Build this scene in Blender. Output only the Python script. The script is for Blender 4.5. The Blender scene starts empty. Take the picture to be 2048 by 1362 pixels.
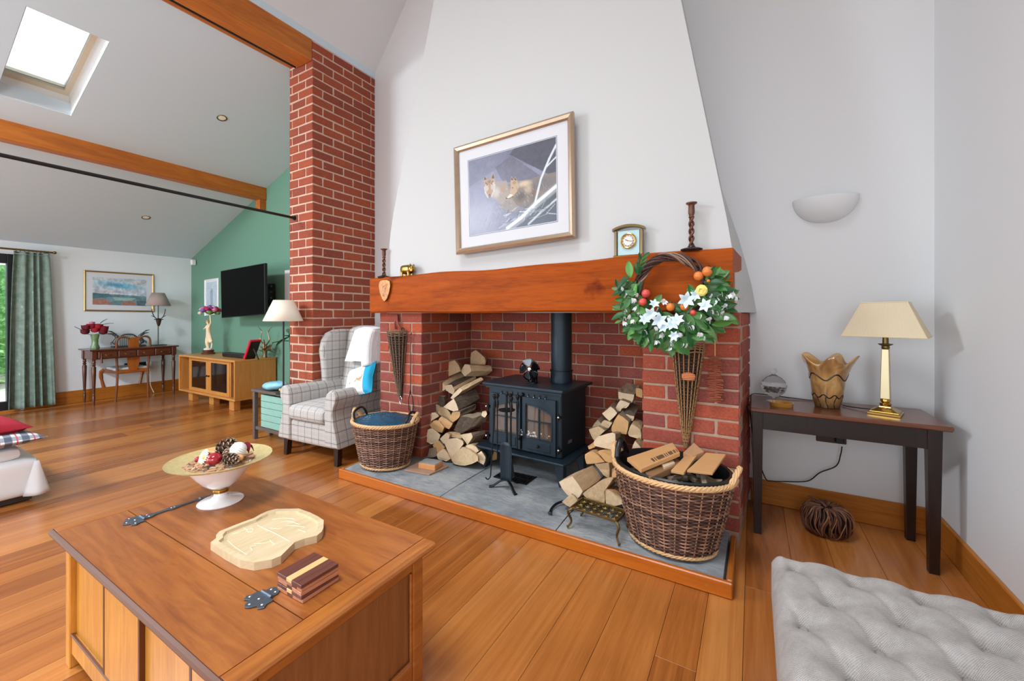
import bpy, math, random
import numpy as np
from mathutils import Vector, Matrix, noise
random.seed(7)
S = bpy.context.scene
PI = math.pi
# ------------------------------------------------------------ camera, world, lights, exposure
F_PX, VPX, CX, HY, EYE = 820.0, 1505.0, 1024.0, 629.0, 1.25      # focal length, vanishing point, centre, horizon, eye height
YAW = math.atan((VPX - CX) / F_PX)
cam = bpy.data.cameras.new('camera'); cam.sensor_width = 36; cam.sensor_fit = 'HORIZONTAL'
cam.lens = F_PX / 2048 * 36; cam.shift_y = (HY - 681) / 2048; cam.clip_start = 0.02; cam.clip_end = 200
cam_o = bpy.data.objects.new('camera', cam); S.collection.objects.link(cam_o)
cam_o.location = (0, 0, EYE); cam_o.rotation_euler = (PI / 2, 0, YAW); S.camera = cam_o
S.view_settings.view_transform = 'Standard'; S.view_settings.look = 'None'
S.view_settings.gamma = 1; S.view_settings.use_curve_mapping = False
S.view_settings.exposure = 0.46
S.cycles.use_denoising = True
S.cycles.max_bounces = 10; S.cycles.diffuse_bounces = 6; S.cycles.glossy_bounces = 4
S.cycles.transmission_bounces = 8; S.cycles.transparent_max_bounces = 12
S.cycles.sample_clamp_indirect = 4; S.cycles.caustics_reflective = False; S.cycles.caustics_refractive = False
w = bpy.data.worlds.new('daylight'); S.world = w; w.use_nodes = True
w.node_tree.nodes['Background'].inputs[0].default_value = (0.86, 0.93, 1.0, 1)
w.node_tree.nodes['Background'].inputs[1].default_value = 1.45
def area(name, loc, target, size, sizey, power, col=(1, 1, 1)):
    l = bpy.data.lights.new(name, 'AREA'); l.shape = 'RECTANGLE'; l.size = size; l.size_y = sizey; l.energy = power; l.color = col
    o = bpy.data.objects.new(name, l); S.collection.objects.link(o); o.location = loc
    o.rotation_euler = (Vector(target) - Vector(loc)).to_track_quat('-Z', 'Y').to_euler(); return o
area('rear_window_light', (-2.4, -2.95, 1.35), (-2.4, 3, 1.25), 5.0, 1.9, 21, (0.86, 0.94, 1.0))
area('roof_fill_light', (-.9, -.9, 5.9), (-.8, .4, 0), 2.4, 2.0, 84, (0.88, 0.95, 1.0)).data.spread = math.radians(85)  # added overhead fill for floor, chest and footstool; no roof window is built
area('rear_fill_light_left', (-6.4, -2.95, 1.3), (-6.2, 3, 1.35), 2.6, 1.9, 62, (0.82, 0.92, 1.0))  # added fill from behind, lifts the left ceiling and far room
area('slope_fill_light', (-5.3, -1.3, 3.15), (-4.6, 0.4, 0.0), 1.0, 0.6, 150, (0.84, 0.93, 1.0))  # added fill lamp hung under the slope to brighten the left room
area('patio_fill_light', (-9.7, -0.2, 3.3), (-5.6, 0.1, 0.2), 2.8, 1.6, 900, (0.86, 0.95, 1.0))  # added fill outdoors above the door, boosts daylight in the far room
area('right_fill_light', (.82, -1.9, 1.7), (-4, 1.2, 1.6), 1.8, 1.8, 75, (0.88, 0.95, 1.0))  # added fill from the right to brighten the pillar's right face

# ------------------------------------------------------------ from a picture point to a place in the room
_s, _c = math.sin(YAW), math.cos(YAW)
def _ray(px, py):
    u = (px - CX) / F_PX; v = -(py - HY) / F_PX
    return (u * _c - _s, u * _s + _c, v)
def atz(px, py, z):
    d = _ray(px, py); t = (z - EYE) / d[2]; return Vector((d[0] * t, d[1] * t, z))
def aty(px, py, y):
    d = _ray(px, py); t = y / d[1]; return Vector((d[0] * t, y, EYE + d[2] * t))
def atx(px, py, x):
    d = _ray(px, py); t = x / d[0]; return Vector((x, d[1] * t, EYE + d[2] * t))

# ------------------------------------------------------------ colours and materials
def lin(h):
    if isinstance(h, str):
        h = h.lstrip('#'); c = [int(h[i:i + 2], 16) / 255 for i in (0, 2, 4)]
    else: c = h
    return tuple((x / 12.92 if x <= 0.04045 else ((x + 0.055) / 1.055) ** 2.4) for x in c) + (1,)
class NT:
    def __init__(s, name):
        s.m = bpy.data.materials.new(name); s.m.use_nodes = True
        s.t = s.m.node_tree; s.b = s.t.nodes['Principled BSDF']
    def n(s, typ, **kw):
        x = s.t.nodes.new(typ)
        for k, v in kw.items():
            if k in x.inputs.keys() if isinstance(k, str) else False: x.inputs[k].default_value = v
            else: setattr(x, k, v)
        return x
    def l(s, a, b): s.t.links.new(a, b)
    def coord(s, kind='Object', scale=(1, 1, 1), rot=(0, 0, 0)):
        tc = s.n('ShaderNodeTexCoord'); mp = s.n('ShaderNodeMapping')
        mp.inputs['Scale'].default_value = scale; mp.inputs['Rotation'].default_value = rot
        s.l(tc.outputs[kind], mp.inputs[0]); return mp.outputs[0]
    def noise(s, vec, scale, detail=4, rough=0.55, dist=0.0):
        x = s.n('ShaderNodeTexNoise'); x.inputs['Scale'].default_value = scale; x.inputs['Detail'].default_value = detail
        x.inputs['Roughness'].default_value = rough; x.inputs['Distortion'].default_value = dist
        if vec is not None: s.l(vec, x.inputs['Vector'])
        return x.outputs['Fac']
    def ramp(s, fac, stops):
        r = s.n('ShaderNodeValToRGB'); e = r.color_ramp.elements
        e[0].position = stops[0][0]; e[0].color = lin(stops[0][1]); e[1].position = stops[-1][0]; e[1].color = lin(stops[-1][1])
        for p, c in stops[1:-1]:
            k = e.new(p); k.color = lin(c)
        s.l(fac, r.inputs[0]); return r.outputs[0]
    def mix(s, fac, a, b, mode='MIX'):
        x = s.n('ShaderNodeMix', data_type='RGBA', blend_type=mode)
        for i, v in ((0, fac), (6, a), (7, b)):
            if hasattr(v, 'is_linked'): s.l(v, x.inputs[i])
            else: x.inputs[i].default_value = v
        return x.outputs[2]
    def math(s, op, a, b=None, c=None):
        x = s.n('ShaderNodeMath', operation=op)
        for i, v in enumerate((a, b, c)):
            if v is None: continue
            if hasattr(v, 'is_linked'): s.l(v, x.inputs[i])
            else: x.inputs[i].default_value = v
        return x.outputs[0]
    def bump(s, h, strength=0.3, dist=0.01):
        x = s.n('ShaderNodeBump'); x.inputs['Strength'].default_value = strength; x.inputs['Distance'].default_value = dist
        s.l(h, x.inputs['Height']); s.l(x.outputs[0], s.b.inputs['Normal'])
    def set(s, **kw):
        for k, v in kw.items():
            s.b.inputs[k.replace('_', ' ')].default_value = v
        return s
def plain(name, col, rough=0.6, metal=0.0, var=0.0, vscale=20, bump=0.0, coat=0.0, bscale=None, **kw):
    t = NT(name); c = lin(col)
    t.set(Roughness=rough, Metallic=metal); t.b.inputs['Coat Weight'].default_value = coat
    t.b.inputs['Base Color'].default_value = c
    if var or bump:
        v = t.coord(); f = t.noise(v, vscale)
        if var:
            dark = tuple(x * (1 - var) for x in c[:3]) + (1,); lite = tuple(min(1, x * (1 + var)) for x in c[:3]) + (1,)
            t.l(t.mix(f, dark, lite), t.b.inputs['Base Color'])
        if bump: t.bump(t.noise(v, bscale or vscale * 3), bump, 0.004)
    for k, v in kw.items(): t.b.inputs[k.replace('_', ' ')].default_value = v
    return t.m
def wood(name, stops, axis='X', scale=1.0, rough=0.35, coat=0.0, rnd=0.0, bump=0.12, ringy=0.0, stretch=14.0, coord='Object'):
    t = NT(name); sc = [stretch * scale] * 3; sc['XYZ'.index(axis)] = scale
    tc = t.n('ShaderNodeTexCoord'); mp = t.n('ShaderNodeMapping'); mp.inputs['Scale'].default_value = sc
    if rnd:
        oi = t.n('ShaderNodeObjectInfo'); va = t.n('ShaderNodeVectorMath', operation='MULTIPLY_ADD')
        cb = t.n('ShaderNodeCombineXYZ')
        for k in range(3): t.l(oi.outputs['Random'], cb.inputs[k])
        t.l(cb.outputs[0], va.inputs[0]); va.inputs[1].default_value = (37, 53, 71); t.l(tc.outputs[coord], va.inputs[2])
        t.l(va.outputs[0], mp.inputs[0])
    else: t.l(tc.outputs[coord], mp.inputs[0])
    v = mp.outputs[0]
    f1 = t.noise(v, 1.6, 5, 0.6, 1.2); f2 = t.noise(v, 6.5, 5, 0.7, 0.4)
    f = t.math('ADD', t.math('MULTIPLY', f1, 0.65), t.math('MULTIPLY', f2, 0.35))
    if rnd: f = t.math('ADD', f, t.math('MULTIPLY', t.math('SUBTRACT', oi.outputs['Random'], 0.5), rnd))
    col = t.ramp(f, stops)
    t.l(col, t.b.inputs['Base Color']); t.set(Roughness=rough); t.b.inputs['Coat Weight'].default_value = coat; t.b.inputs['Coat Roughness'].default_value = 0.15
    if bump: t.bump(f2, bump, 0.003)
    return t.m

M = {}
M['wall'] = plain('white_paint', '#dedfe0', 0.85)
M['wall_far'] = plain('white_paint_lightened', '#e8eef1', 0.85)  # same white paint, lightened to make up for weaker light there
M['breast'] = plain('white_breast_paint', '#c3c3c2', 0.85)  # same white paint, darkened to offset the strong light on the breast
M['ceil_high'] = plain('high_ceiling_paint', '#d9dadb', 0.9)
M['green'] = plain('sage_green_paint', '#66907a', 0.8)
M['ceil'] = plain('ceiling_paint', '#cddde6', 0.9)
M['white'] = plain('white_gloss', '#f2f2f0', 0.35)
M['oak_skirt'] = wood('skirting_oak', [(0.25, '#93520f'), (0.5, '#b06a20'), (0.8, '#c98436')], 'X', 1.5, 0.4)
M['oak_skirt_y'] = wood('skirting_oak_y', [(0.25, '#93520f'), (0.5, '#b06a20'), (0.8, '#c98436')], 'Y', 1.5, 0.4)
M['beam'] = wood('beam_oak', [(0.2, '#8a4513'), (0.5, '#b5651d'), (0.75, '#cf7e2e')], 'Y', 0.9, 0.45, stretch=9)
M['trimwood'] = wood('hearth_trim_oak', [(0.2, '#9a4c0e'), (0.5, '#b86218'), (0.8, '#cc7a2c')], 'X', 1.2, 0.35)
M['black'] = plain('black_paint', '#101113', 0.45)
M['iron'] = plain('black_iron', '#15181b', 0.5, 0.4, 0.2, 60, 0.15)
M['brass'] = plain('polished_brass', '#c29a52', 0.18, 1.0)
M['brass_dull'] = plain('old_brass', '#7d6a3e', 0.38, 1.0, 0.35, 40, 0.2)
M['chrome'] = plain('bright_metal', '#e8e8e8', 0.1, 1.0)
M['darkwood'] = wood('espresso_wood', [(0.3, '#140a07'), (0.7, '#2a1710')], 'Z', 2, 0.35)

def brick_mat(name, stops):
    t = NT(name); oi = t.n('ShaderNodeObjectInfo'); base = t.ramp(oi.outputs['Random'], stops)
    tc = t.n('ShaderNodeTexCoord'); va = t.n('ShaderNodeVectorMath', operation='MULTIPLY_ADD'); cb = t.n('ShaderNodeCombineXYZ')
    for k in range(3): t.l(oi.outputs['Random'], cb.inputs[k])
    t.l(cb.outputs[0], va.inputs[0]); va.inputs[1].default_value = (91, 47, 63); t.l(tc.outputs['Object'], va.inputs[2])
    n1 = t.noise(va.outputs[0], 14, 5, 0.65); n2 = t.noise(va.outputs[0], 90, 4, 0.6); n3 = t.noise(va.outputs[0], 30, 3, 0.5)
    c = t.mix(t.math('MULTIPLY', n1, 0.55), base, lin('#7d4a41'), 'MIX')
    c = t.mix(0.5, c, t.ramp(n2, [(0.3, '#8a8a8a'), (0.7, '#ffffff')]), 'MULTIPLY')
    chalk = t.ramp(n3, [(0.68, '#000000'), (0.76, '#8c8c8c')])
    c = t.mix(chalk, c, lin('#c9a795'))
    t.l(c, t.b.inputs['Base Color']); t.set(Roughness=0.85); t.b.inputs['Specular IOR Level'].default_value = 0.25
    t.bump(t.math('ADD', n1, n2), 0.5, 0.006); return t.m
M['brick'] = brick_mat('red_brick', [(0.0, '#8d4f48'), (0.2, '#a5574c'), (0.45, '#bf5c42'), (0.6, '#a0524a'), (0.8, '#b85640'), (1.0, '#d0643c')])
M['brick_tall'] = brick_mat('pillar_brick', [(0.0, '#9c4f3c'), (0.4, '#b1563a'), (0.75, '#be5e3c'), (1.0, '#a4503e')])
M['mortar'] = plain('mortar', '#a98c78', 0.95, 0, 0.25, 30, 0.5)
M['mortar_pale'] = plain('pale_mortar', '#c9ab97', 0.95, 0, 0.2, 30, 0.5)
def stone_mat():
    t = NT('hearth_slate'); v = t.coord('Object', (1, 1, 1)); n1 = t.noise(v, 3.5, 6, 0.6, 0.6); n2 = t.noise(t.coord('Object', (4, 14, 4)), 3, 5, 0.7, 1)
    c = t.ramp(n1, [(0.3, '#7c8185'), (0.5, '#989da1'), (0.72, '#b4b5b2')])
    c = t.mix(0.45, c, t.ramp(n2, [(0.3, '#787878'), (0.65, '#ffffff')]), 'MULTIPLY')
    t.l(c, t.b.inputs['Base Color']); t.set(Roughness=0.6); t.bump(t.math('ADD', n1, n2), 0.6, 0.01); return t.m
M['stone'] = stone_mat()
def floor_mat():
    t = NT('oak_floor'); oi = t.n('ShaderNodeObjectInfo'); r = oi.outputs['Random']
    tc = t.n('ShaderNodeTexCoord'); va = t.n('ShaderNodeVectorMath', operation='MULTIPLY_ADD'); cb = t.n('ShaderNodeCombineXYZ')
    for k in range(3): t.l(r, cb.inputs[k])
    t.l(cb.outputs[0], va.inputs[0]); va.inputs[1].default_value = (37, 53, 71); t.l(tc.outputs['Object'], va.inputs[2])
    mp = t.n('ShaderNodeMapping'); mp.inputs['Scale'].default_value = (11, 1.0, 1); t.l(va.outputs[0], mp.inputs[0])
    f1 = t.noise(mp.outputs[0], 1.3, 6, 0.6, 1.6); f2 = t.noise(mp.outputs[0], 9, 4, 0.7, 0.3)
    f = t.math('ADD', t.math('MULTIPLY', f1, 0.55), t.math('MULTIPLY', f2, 0.25))
    f = t.math('ADD', f, t.math('MULTIPLY', r, 0.36))
    c = t.ramp(f, [(0.30, '#7a4018'), (0.48, '#9c5a26'), (0.66, '#b26e34'), (0.9, '#c68748')])
    vo = t.n('ShaderNodeTexVoronoi'); vo.inputs['Scale'].default_value = 1.6; mp2 = t.n('ShaderNodeMapping'); mp2.inputs['Scale'].default_value = (1.5, 0.9, 1)
    t.l(va.outputs[0], mp2.inputs[0]); t.l(mp2.outputs[0], vo.inputs['Vector'])
    knot = t.ramp(vo.outputs['Distance'], [(0.015, '#2a1203'), (0.05, '#ffffff')])
    c = t.mix(0.75, c, knot, 'MULTIPLY')
    t.l(c, t.b.inputs['Base Color']); t.set(Roughness=0.25); t.b.inputs['Specular IOR Level'].default_value = 0.5; t.b.inputs['Coat Weight'].default_value = .3; t.b.inputs['Coat Roughness'].default_value = .22; t.bump(f2, 0.05, 0.002); return t.m
M['floor'] = floor_mat()

# ------------------------------------------------------------ mesh building
class MB:
    def __init__(s): s.v = []; s.f = []; s.m = []; s.cur = 0
    def add(s, vs, fs):
        b = len(s.v); s.v += [tuple(p) for p in vs]; s.f += [tuple(b + i for i in f) for f in fs]; s.m += [s.cur] * len(fs)
        return s
    def box(s, lo, hi, c=0.0):
        (x0, y0, z0), (x1, y1, z1) = lo, hi
        if c <= 0:
            vs = [(x, y, z) for z in (z0, z1) for y in (y0, y1) for x in (x0, x1)]
            return s.add(vs, [(0, 2, 3, 1), (4, 5, 7, 6), (0, 1, 5, 4), (2, 6, 7, 3), (0, 4, 6, 2), (1, 3, 7, 5)])
        c = min(c, (x1 - x0) * .49, (y1 - y0) * .49, (z1 - z0) * .49)
        return s.hull(_cham((x0, y0, z0), (x1, y1, z1), c))
    def hull(s, vf): return s.add(*vf)
    def obox(s, cen, size, R=None, c=0.0):
        a, b, d = size[0] / 2, size[1] / 2, size[2] / 2; t = MB(); t.box((-a, -b, -d), (a, b, d), c)
        R = R or Matrix.Identity(3); cen = Vector(cen)
        return s.add([cen + R @ Vector(p) for p in t.v], t.f)
    def tube(s, pts, r, n=8, cap=True, closed=False, sq=1.0):
        pts = [Vector(p) for p in pts]; N = len(pts); rr = r if isinstance(r, (list, tuple)) else [r] * N
        vs = []; up = None
        for i, p in enumerate(pts):
            if closed: d = pts[(i + 1) % N] - pts[i - 1]
            else: d = pts[min(i + 1, N - 1)] - pts[max(i - 1, 0)]
            d = d.normalized() if d.length > 1e-9 else Vector((0, 0, 1))
            if up is None:
                up = Vector((0, 0, 1)) if abs(d.z) < 0.9 else Vector((1, 0, 0))
            a = d.cross(up);
            if a.length < 1e-6: a = d.cross(Vector((0, 1, 0)))
            a.normalize(); b = a.cross(d).normalized(); up = b
            for k in range(n):
                t = 2 * PI * k / n; vs.append(p + a * (rr[i] * math.cos(t)) + b * (rr[i] * sq * math.sin(t)))
        fs = []
        for i in range(N if closed else N - 1):
            j = (i + 1) % N
            for k in range(n):
                k2 = (k + 1) % n; fs.append((i * n + k, j * n + k, j * n + k2, i * n + k2))
        if cap and not closed:
            fs.append(tuple(range(n))); fs.append(tuple((N - 1) * n + k for k in reversed(range(n))))
        return s.add(vs, fs)
    def cyl(s, a, b, r, n=16, r2=None): return s.tube([a, b], [r, r if r2 is None else r2], n)
    def lathe(s, prof, cen=(0, 0, 0), n=32, sx=1, sy=1, mod=None, cap=True):
        vs = []; fs = []; c = Vector(cen)
        for i, (r, z) in enumerate(prof):
            for k in range(n):
                t = 2 * PI * k / n; q = r * (mod(t, i, z) if mod else 1)
                vs.append((c.x + q * math.cos(t) * sx, c.y + q * math.sin(t) * sy, c.z + z))
        for i in range(len(prof) - 1):
            for k in range(n):
                k2 = (k + 1) % n; fs.append((i * n + k, i * n + k2, (i + 1) * n + k2, (i + 1) * n + k))
        if cap:
            if prof[0][0] > 1e-6: fs.append(tuple(reversed(range(n))))
            if prof[-1][0] > 1e-6: fs.append(tuple((len(prof) - 1) * n + k for k in range(n)))
        return s.add(vs, fs)
    def prism(s, poly, vec):                       # poly: 3-D points of one face, pushed along vec
        poly = [Vector(p) for p in poly]; vec = Vector(vec); n = len(poly)
        vs = poly + [p + vec for p in poly]
        fs = [tuple(range(n)), tuple(reversed(range(n, 2 * n)))] + [(i, i + n, (i + 1) % n + n, (i + 1) % n) for i in range(n)]
        return s.add(vs, fs)
    def ball(s, c, r, nu=16, nv=10, rot=None):
        r = (r, r, r) if not isinstance(r, (tuple, list)) else r; c = Vector(c); vs = []; fs = []
        for j in range(1, nv):
            ph = PI * j / nv
            for i in range(nu):
                t = 2 * PI * i / nu; p = Vector((r[0] * math.sin(ph) * math.cos(t), r[1] * math.sin(ph) * math.sin(t), r[2] * math.cos(ph)))
                vs.append(c + (rot @ p if rot else p))
        top = len(vs); p = Vector((0, 0, r[2])); vs.append(c + (rot @ p if rot else p)); vs.append(c - (rot @ p if rot else p))
        for j in range(nv - 2):
            for i in range(nu):
                i2 = (i + 1) % nu; fs.append((j * nu + i, (j + 1) * nu + i, (j + 1) * nu + i2, j * nu + i2))
        for i in range(nu):
            i2 = (i + 1) % nu; fs.append((top, i, i2)); fs.append((top + 1, (nv - 2) * nu + i2, (nv - 2) * nu + i))
        return s.add(vs, fs)
    def grid(s, fn, nu, nv, thick=None):
        vs = [fn(i / nu, j / nv) for j in range(nv + 1) for i in range(nu + 1)]; W = nu + 1
        fs = [(j * W + i, j * W + i + 1, (j + 1) * W + i + 1, (j + 1) * W + i) for j in range(nv) for i in range(nu)]
        return s.add(vs, fs)
    def rbox(s, cen, size, r, n=8, fn=None, R=None):     # soft rounded box; fn bends each point
        hx, hy, hz = [q / 2 for q in size]; vs = {}; out = []; fs = []; cen = Vector(cen)
        def pt(p):
            key = tuple(round(q, 5) for q in p)
            if key in vs: return vs[key]
            q = Vector((p[0] * hx, p[1] * hy, p[2] * hz)); c = Vector((max(-hx + r, min(hx - r, q.x)), max(-hy + r, min(hy - r, q.y)), max(-hz + r, min(hz - r, q.z))))
            d = q - c
            if d.length > 1e-9: q = c + d.normalized() * min(r, d.length * 1.0 if d.length < r else r)
            if fn: q = Vector(fn(q))
            if R: q = R @ q
            vs[key] = len(out); out.append(cen + q); return vs[key]
        def e(t):                                   # more rings near the edges
            return math.copysign(1 - (1 - abs(t)) ** 1.35, t)
        st = [e(-1 + 2 * i / n) for i in range(n + 1)]
        for ax in range(3):
            for sg in (-1, 1):
                for i in range(n):
                    for j in range(n):
                        q = []
                        for (a, b) in ((i, j), (i + 1, j), (i + 1, j + 1), (i, j + 1)):
                            p = [0, 0, 0]; p[ax] = sg; p[(ax + 1) % 3] = st[a]; p[(ax + 2) % 3] = st[b]; q.append(pt(p))
                        if len(set(q)) > 2: fs.append(tuple(q if sg > 0 else q[::-1]))
        return s.add(out, fs)
    def mesh(s, name, mats, smooth=False, flatang=None):
        me = bpy.data.meshes.new(name); me.from_pydata([tuple(p) for p in s.v], [], s.f)
        for m in (mats if isinstance(mats, (list, tuple)) else [mats]): me.materials.append(m)
        if any(s.m): me.polygons.foreach_set('material_index', s.m)
        if smooth:
            me.polygons.foreach_set('use_smooth', [True] * len(me.polygons))
            if flatang: me.set_sharp_from_angle(angle=math.radians(flatang))
        me.update(); return me
    def build(s, name, mats, parent=None, label=None, smooth=False, kind=None, bevel=0, world=False, ang=40, sub=0, solid=0):
        if world and parent is not None:
            inv = parent.matrix_basis.inverted() if parent.parent is None else (parent.parent.matrix_basis @ parent.matrix_basis).inverted()
            s.v = [tuple(inv @ Vector(p)) for p in s.v]
        o = bpy.data.objects.new(name, s.mesh(name, mats, smooth, ang if smooth else None)); S.collection.objects.link(o)
        if parent is not None: o.parent = parent
        if label: o['label'] = label
        if kind: o['kind'] = kind
        if solid:
            md = o.modifiers.new('s', 'SOLIDIFY'); md.thickness = solid; md.offset = 0
        if bevel:
            md = o.modifiers.new('b', 'BEVEL'); md.width = bevel; md.segments = 2; md.limit_method = 'ANGLE'; md.angle_limit = math.radians(35); md.harden_normals = False
        if sub:
            md = o.modifiers.new('u', 'SUBSURF'); md.levels = sub; md.render_levels = sub
        return o
def _cham(lo, hi, c):
    t = bpy_cham_cache.get('v')
    (x0, y0, z0), (x1, y1, z1) = lo, hi; vs = []; idx = {}
    for sx in (0, 1):
        for sy in (0, 1):
            for sz in (0, 1):
                X, Y, Z = (x1 if sx else x0), (y1 if sy else y0), (z1 if sz else z0)
                dx, dy, dz = (-c if sx else c), (-c if sy else c), (-c if sz else c)
                idx[sx, sy, sz] = len(vs); vs += [(X, Y + dy, Z + dz), (X + dx, Y, Z + dz), (X + dx, Y + dy, Z)]
    f = []
    g = lambda a, b, d, k: idx[a, b, d] + k
    for a in (0, 1):
        q = [g(a, 0, 0, 0), g(a, 1, 0, 0), g(a, 1, 1, 0), g(a, 0, 1, 0)]; f.append(tuple(q if a else q[::-1]))
        q = [g(0, a, 0, 1), g(0, a, 1, 1), g(1, a, 1, 1), g(1, a, 0, 1)]; f.append(tuple(q if a else q[::-1]))
        q = [g(0, 0, a, 2), g(1, 0, a, 2), g(1, 1, a, 2), g(0, 1, a, 2)]; f.append(tuple(q if a else q[::-1]))
    for a in (0, 1):
        for b in (0, 1):
            q = [g(a, b, 0, 0), g(a, b, 0, 1), g(a, b, 1, 1), g(a, b, 1, 0)]; f.append(tuple(q if a != b else q[::-1]))
            q = [g(a, 0, b, 0), g(a, 0, b, 2), g(a, 1, b, 2), g(a, 1, b, 0)]; f.append(tuple(q[::-1] if a != b else q))
            q = [g(0, a, b, 1), g(0, a, b, 2), g(1, a, b, 2), g(1, a, b, 1)]; f.append(tuple(q if a != b else q[::-1]))
    for k, i in idx.items():
        q = (i, i + 1, i + 2); f.append(q if (sum(k) % 2) else q[::-1])
    return vs, f
bpy_cham_cache = {}
def thing(name, label, cat, loc=(0, 0, 0), rz=0.0, group=None):
    o = bpy.data.objects.new(name, None); S.collection.objects.link(o); o.empty_display_size = 0.05
    o.location = loc; o.rotation_euler = (0, 0, rz); o['label'] = label; o['category'] = cat
    if group: o['group'] = group
    o.matrix_basis = Matrix.Translation(Vector(loc)) @ Matrix.Rotation(rz, 4, 'Z'); return o
def holder(name, kind='structure', loc=(0, 0, 0)):
    o = bpy.data.objects.new(name, None); S.collection.objects.link(o); o.location = loc; o['kind'] = kind; return o
def tag(o, label, cat, group=None):
    o['label'] = label; o['category'] = cat
    if group: o['group'] = group
    return o
def solo(name, mb, mats, label, cat, group=None, loc=None, **kw):
    loc = Vector(loc) if loc is not None else Vector((sum(p[0] for p in mb.v) / len(mb.v), sum(p[1] for p in mb.v) / len(mb.v), min(p[2] for p in mb.v)))
    mb.v = [tuple(Vector(p) - loc) for p in mb.v]
    o = mb.build(name, mats, None, **kw); o.location = loc; return tag(o, label, cat, group)
def ps(name, me, parent, loc=(0, 0, 0), rot=None, sc=None, label=None):    # a part sharing mesh data
    o = bpy.data.objects.new(name, me); S.collection.objects.link(o); o.parent = parent; o.location = loc
    if rot is not None:
        if isinstance(rot, Matrix): o.rotation_mode = 'QUATERNION'; o.rotation_quaternion = rot.to_quaternion()
        else: o.rotation_euler = rot
    if sc is not None: o.scale = sc
    if label: o['label'] = label
    return o
def rz(a): return Matrix.Rotation(a, 3, 'Z')
def smooth_path(pts, k=6):
    P = [Vector(p) for p in pts]; out = []
    for i in range(len(P) - 1):
        a, b, c, d = P[max(i - 1, 0)], P[i], P[i + 1], P[min(i + 2, len(P) - 1)]
        for j in range(k):
            t = j / k; out.append(0.5 * ((2 * b) + (c - a) * t + (2 * a - 5 * b + 4 * c - d) * t * t + (3 * b - a - 3 * c + d) * t ** 3))
    out.append(P[-1]); return out
# ------------------------------------------------------------ the room
XL, XR, YB, YG = -8.27, 0.885, 3.2, 3.27
ROOF0, KR = 2.2, 0.37                      # eaves height over the far wall, slope
def roof(x): return ROOF0 + KR * (x - XL)
fl = MB().box((XL, -3.0, -0.06), (XR, YG, -0.012)).build('floor', plain('subfloor', '#2a1204', 0.8), kind='structure')
random.seed(11)
wds = []; x = XL
while x < XR:
    wdt = random.choice((0.14, 0.16, 0.18, 0.2, 0.22)); wds.append((x, min(x + wdt, XR))); x += wdt
lib = {}
for (a, b) in wds:
    y = -3.0 + random.random() * -0.0; first = True
    while y < YG:
        ln = random.uniform(1.8, 3.0) if not first else random.uniform(1.2, 4.0); first = False
        y2 = min(y + ln, YG)
        if YG - y2 < 0.35: y2 = YG
        g = 0.0008
        wq = round(b - a, 3); lq = y2 - y
        if wq not in lib:
            lib[wq] = MB().box((g, -0.5, -0.014), (wq - g, 0.5, 0), 0.0004).mesh('plank', M['floor'])
        # the board's texture is stretched with its length, so boards are scaled from a unit length
        ps('plank', lib[wq], fl, (a, (y + y2) / 2, 0), None, (1, lq, 1)); y = y2
# walls
MB().box((-3.9, YB, 0), (XR + .1, YB + .12, 7.2)).build('wall_back', M['wall'], kind='structure')
g = MB(); g.prism([(XL, YG, 0), (-3.8, YG, 0), (-3.8, YG, roof(-3.8) + .1), (XL, YG, ROOF0 + .1)], (0, .1, 0)); g.build('wall_green', M['green'], kind='structure')
MB().box((XR, -3, 0), (XR + .1, YB + .1, 7.2)).build('wall_right', M['wall'], kind='structure')
DY0, DY1, DZ = -1.3, 1.36, 2.03
wl = MB(); wl.box((XL - .12, DY1, 0), (XL, YG + .1, ROOF0 + .1)); wl.box((XL - .12, -3, 0), (XL, DY0, ROOF0 + .1)); wl.box((XL - .12, DY0, DZ), (XL, DY1, ROOF0 + .1))
wl.build('wall_left', M['wall_far'], kind='structure')
# sloped ceiling with a skylight opening
SK = (-5.665, -4.65, 0.80, 1.26)
c = MB()
def slab(x0, x1, y0, y1, th=.12):
    c.prism([(x0, y0, roof(x0)), (x1, y0, roof(x1)), (x1, y1, roof(x1)), (x0, y1, roof(x0))], (0, 0, th))
slab(XL - .1, SK[0], -3, YG + .1); slab(SK[1], -3.66, -3, YG + .1); slab(SK[0], SK[1], -3, SK[2]); slab(SK[0], SK[1], SK[3], YG + .1)
c.build('ceiling', M['ceil'], kind='structure')
c = MB(); z0 = 3.97
c.prism([(-3.7, -3, z0 - .05), (-1.4, -3, z0 - .05 + 2.3 * 1.3), (-1.4, YB + .1, z0 - .05 + 2.3 * 1.3), (-3.7, YB + .1, z0 - .05)], (0, 0, .12))
c.prism([(-1.4, -3, z0 - .05 + 2.3 * 1.3), (XR + .1, -3, z0 - .05), (XR + .1, YB + .1, z0 - .05), (-1.4, YB + .1, z0 - .05 + 2.3 * 1.3)], (0, 0, .12))
c.build('ceiling_high', M['ceil_high'], kind='structure')
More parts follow.
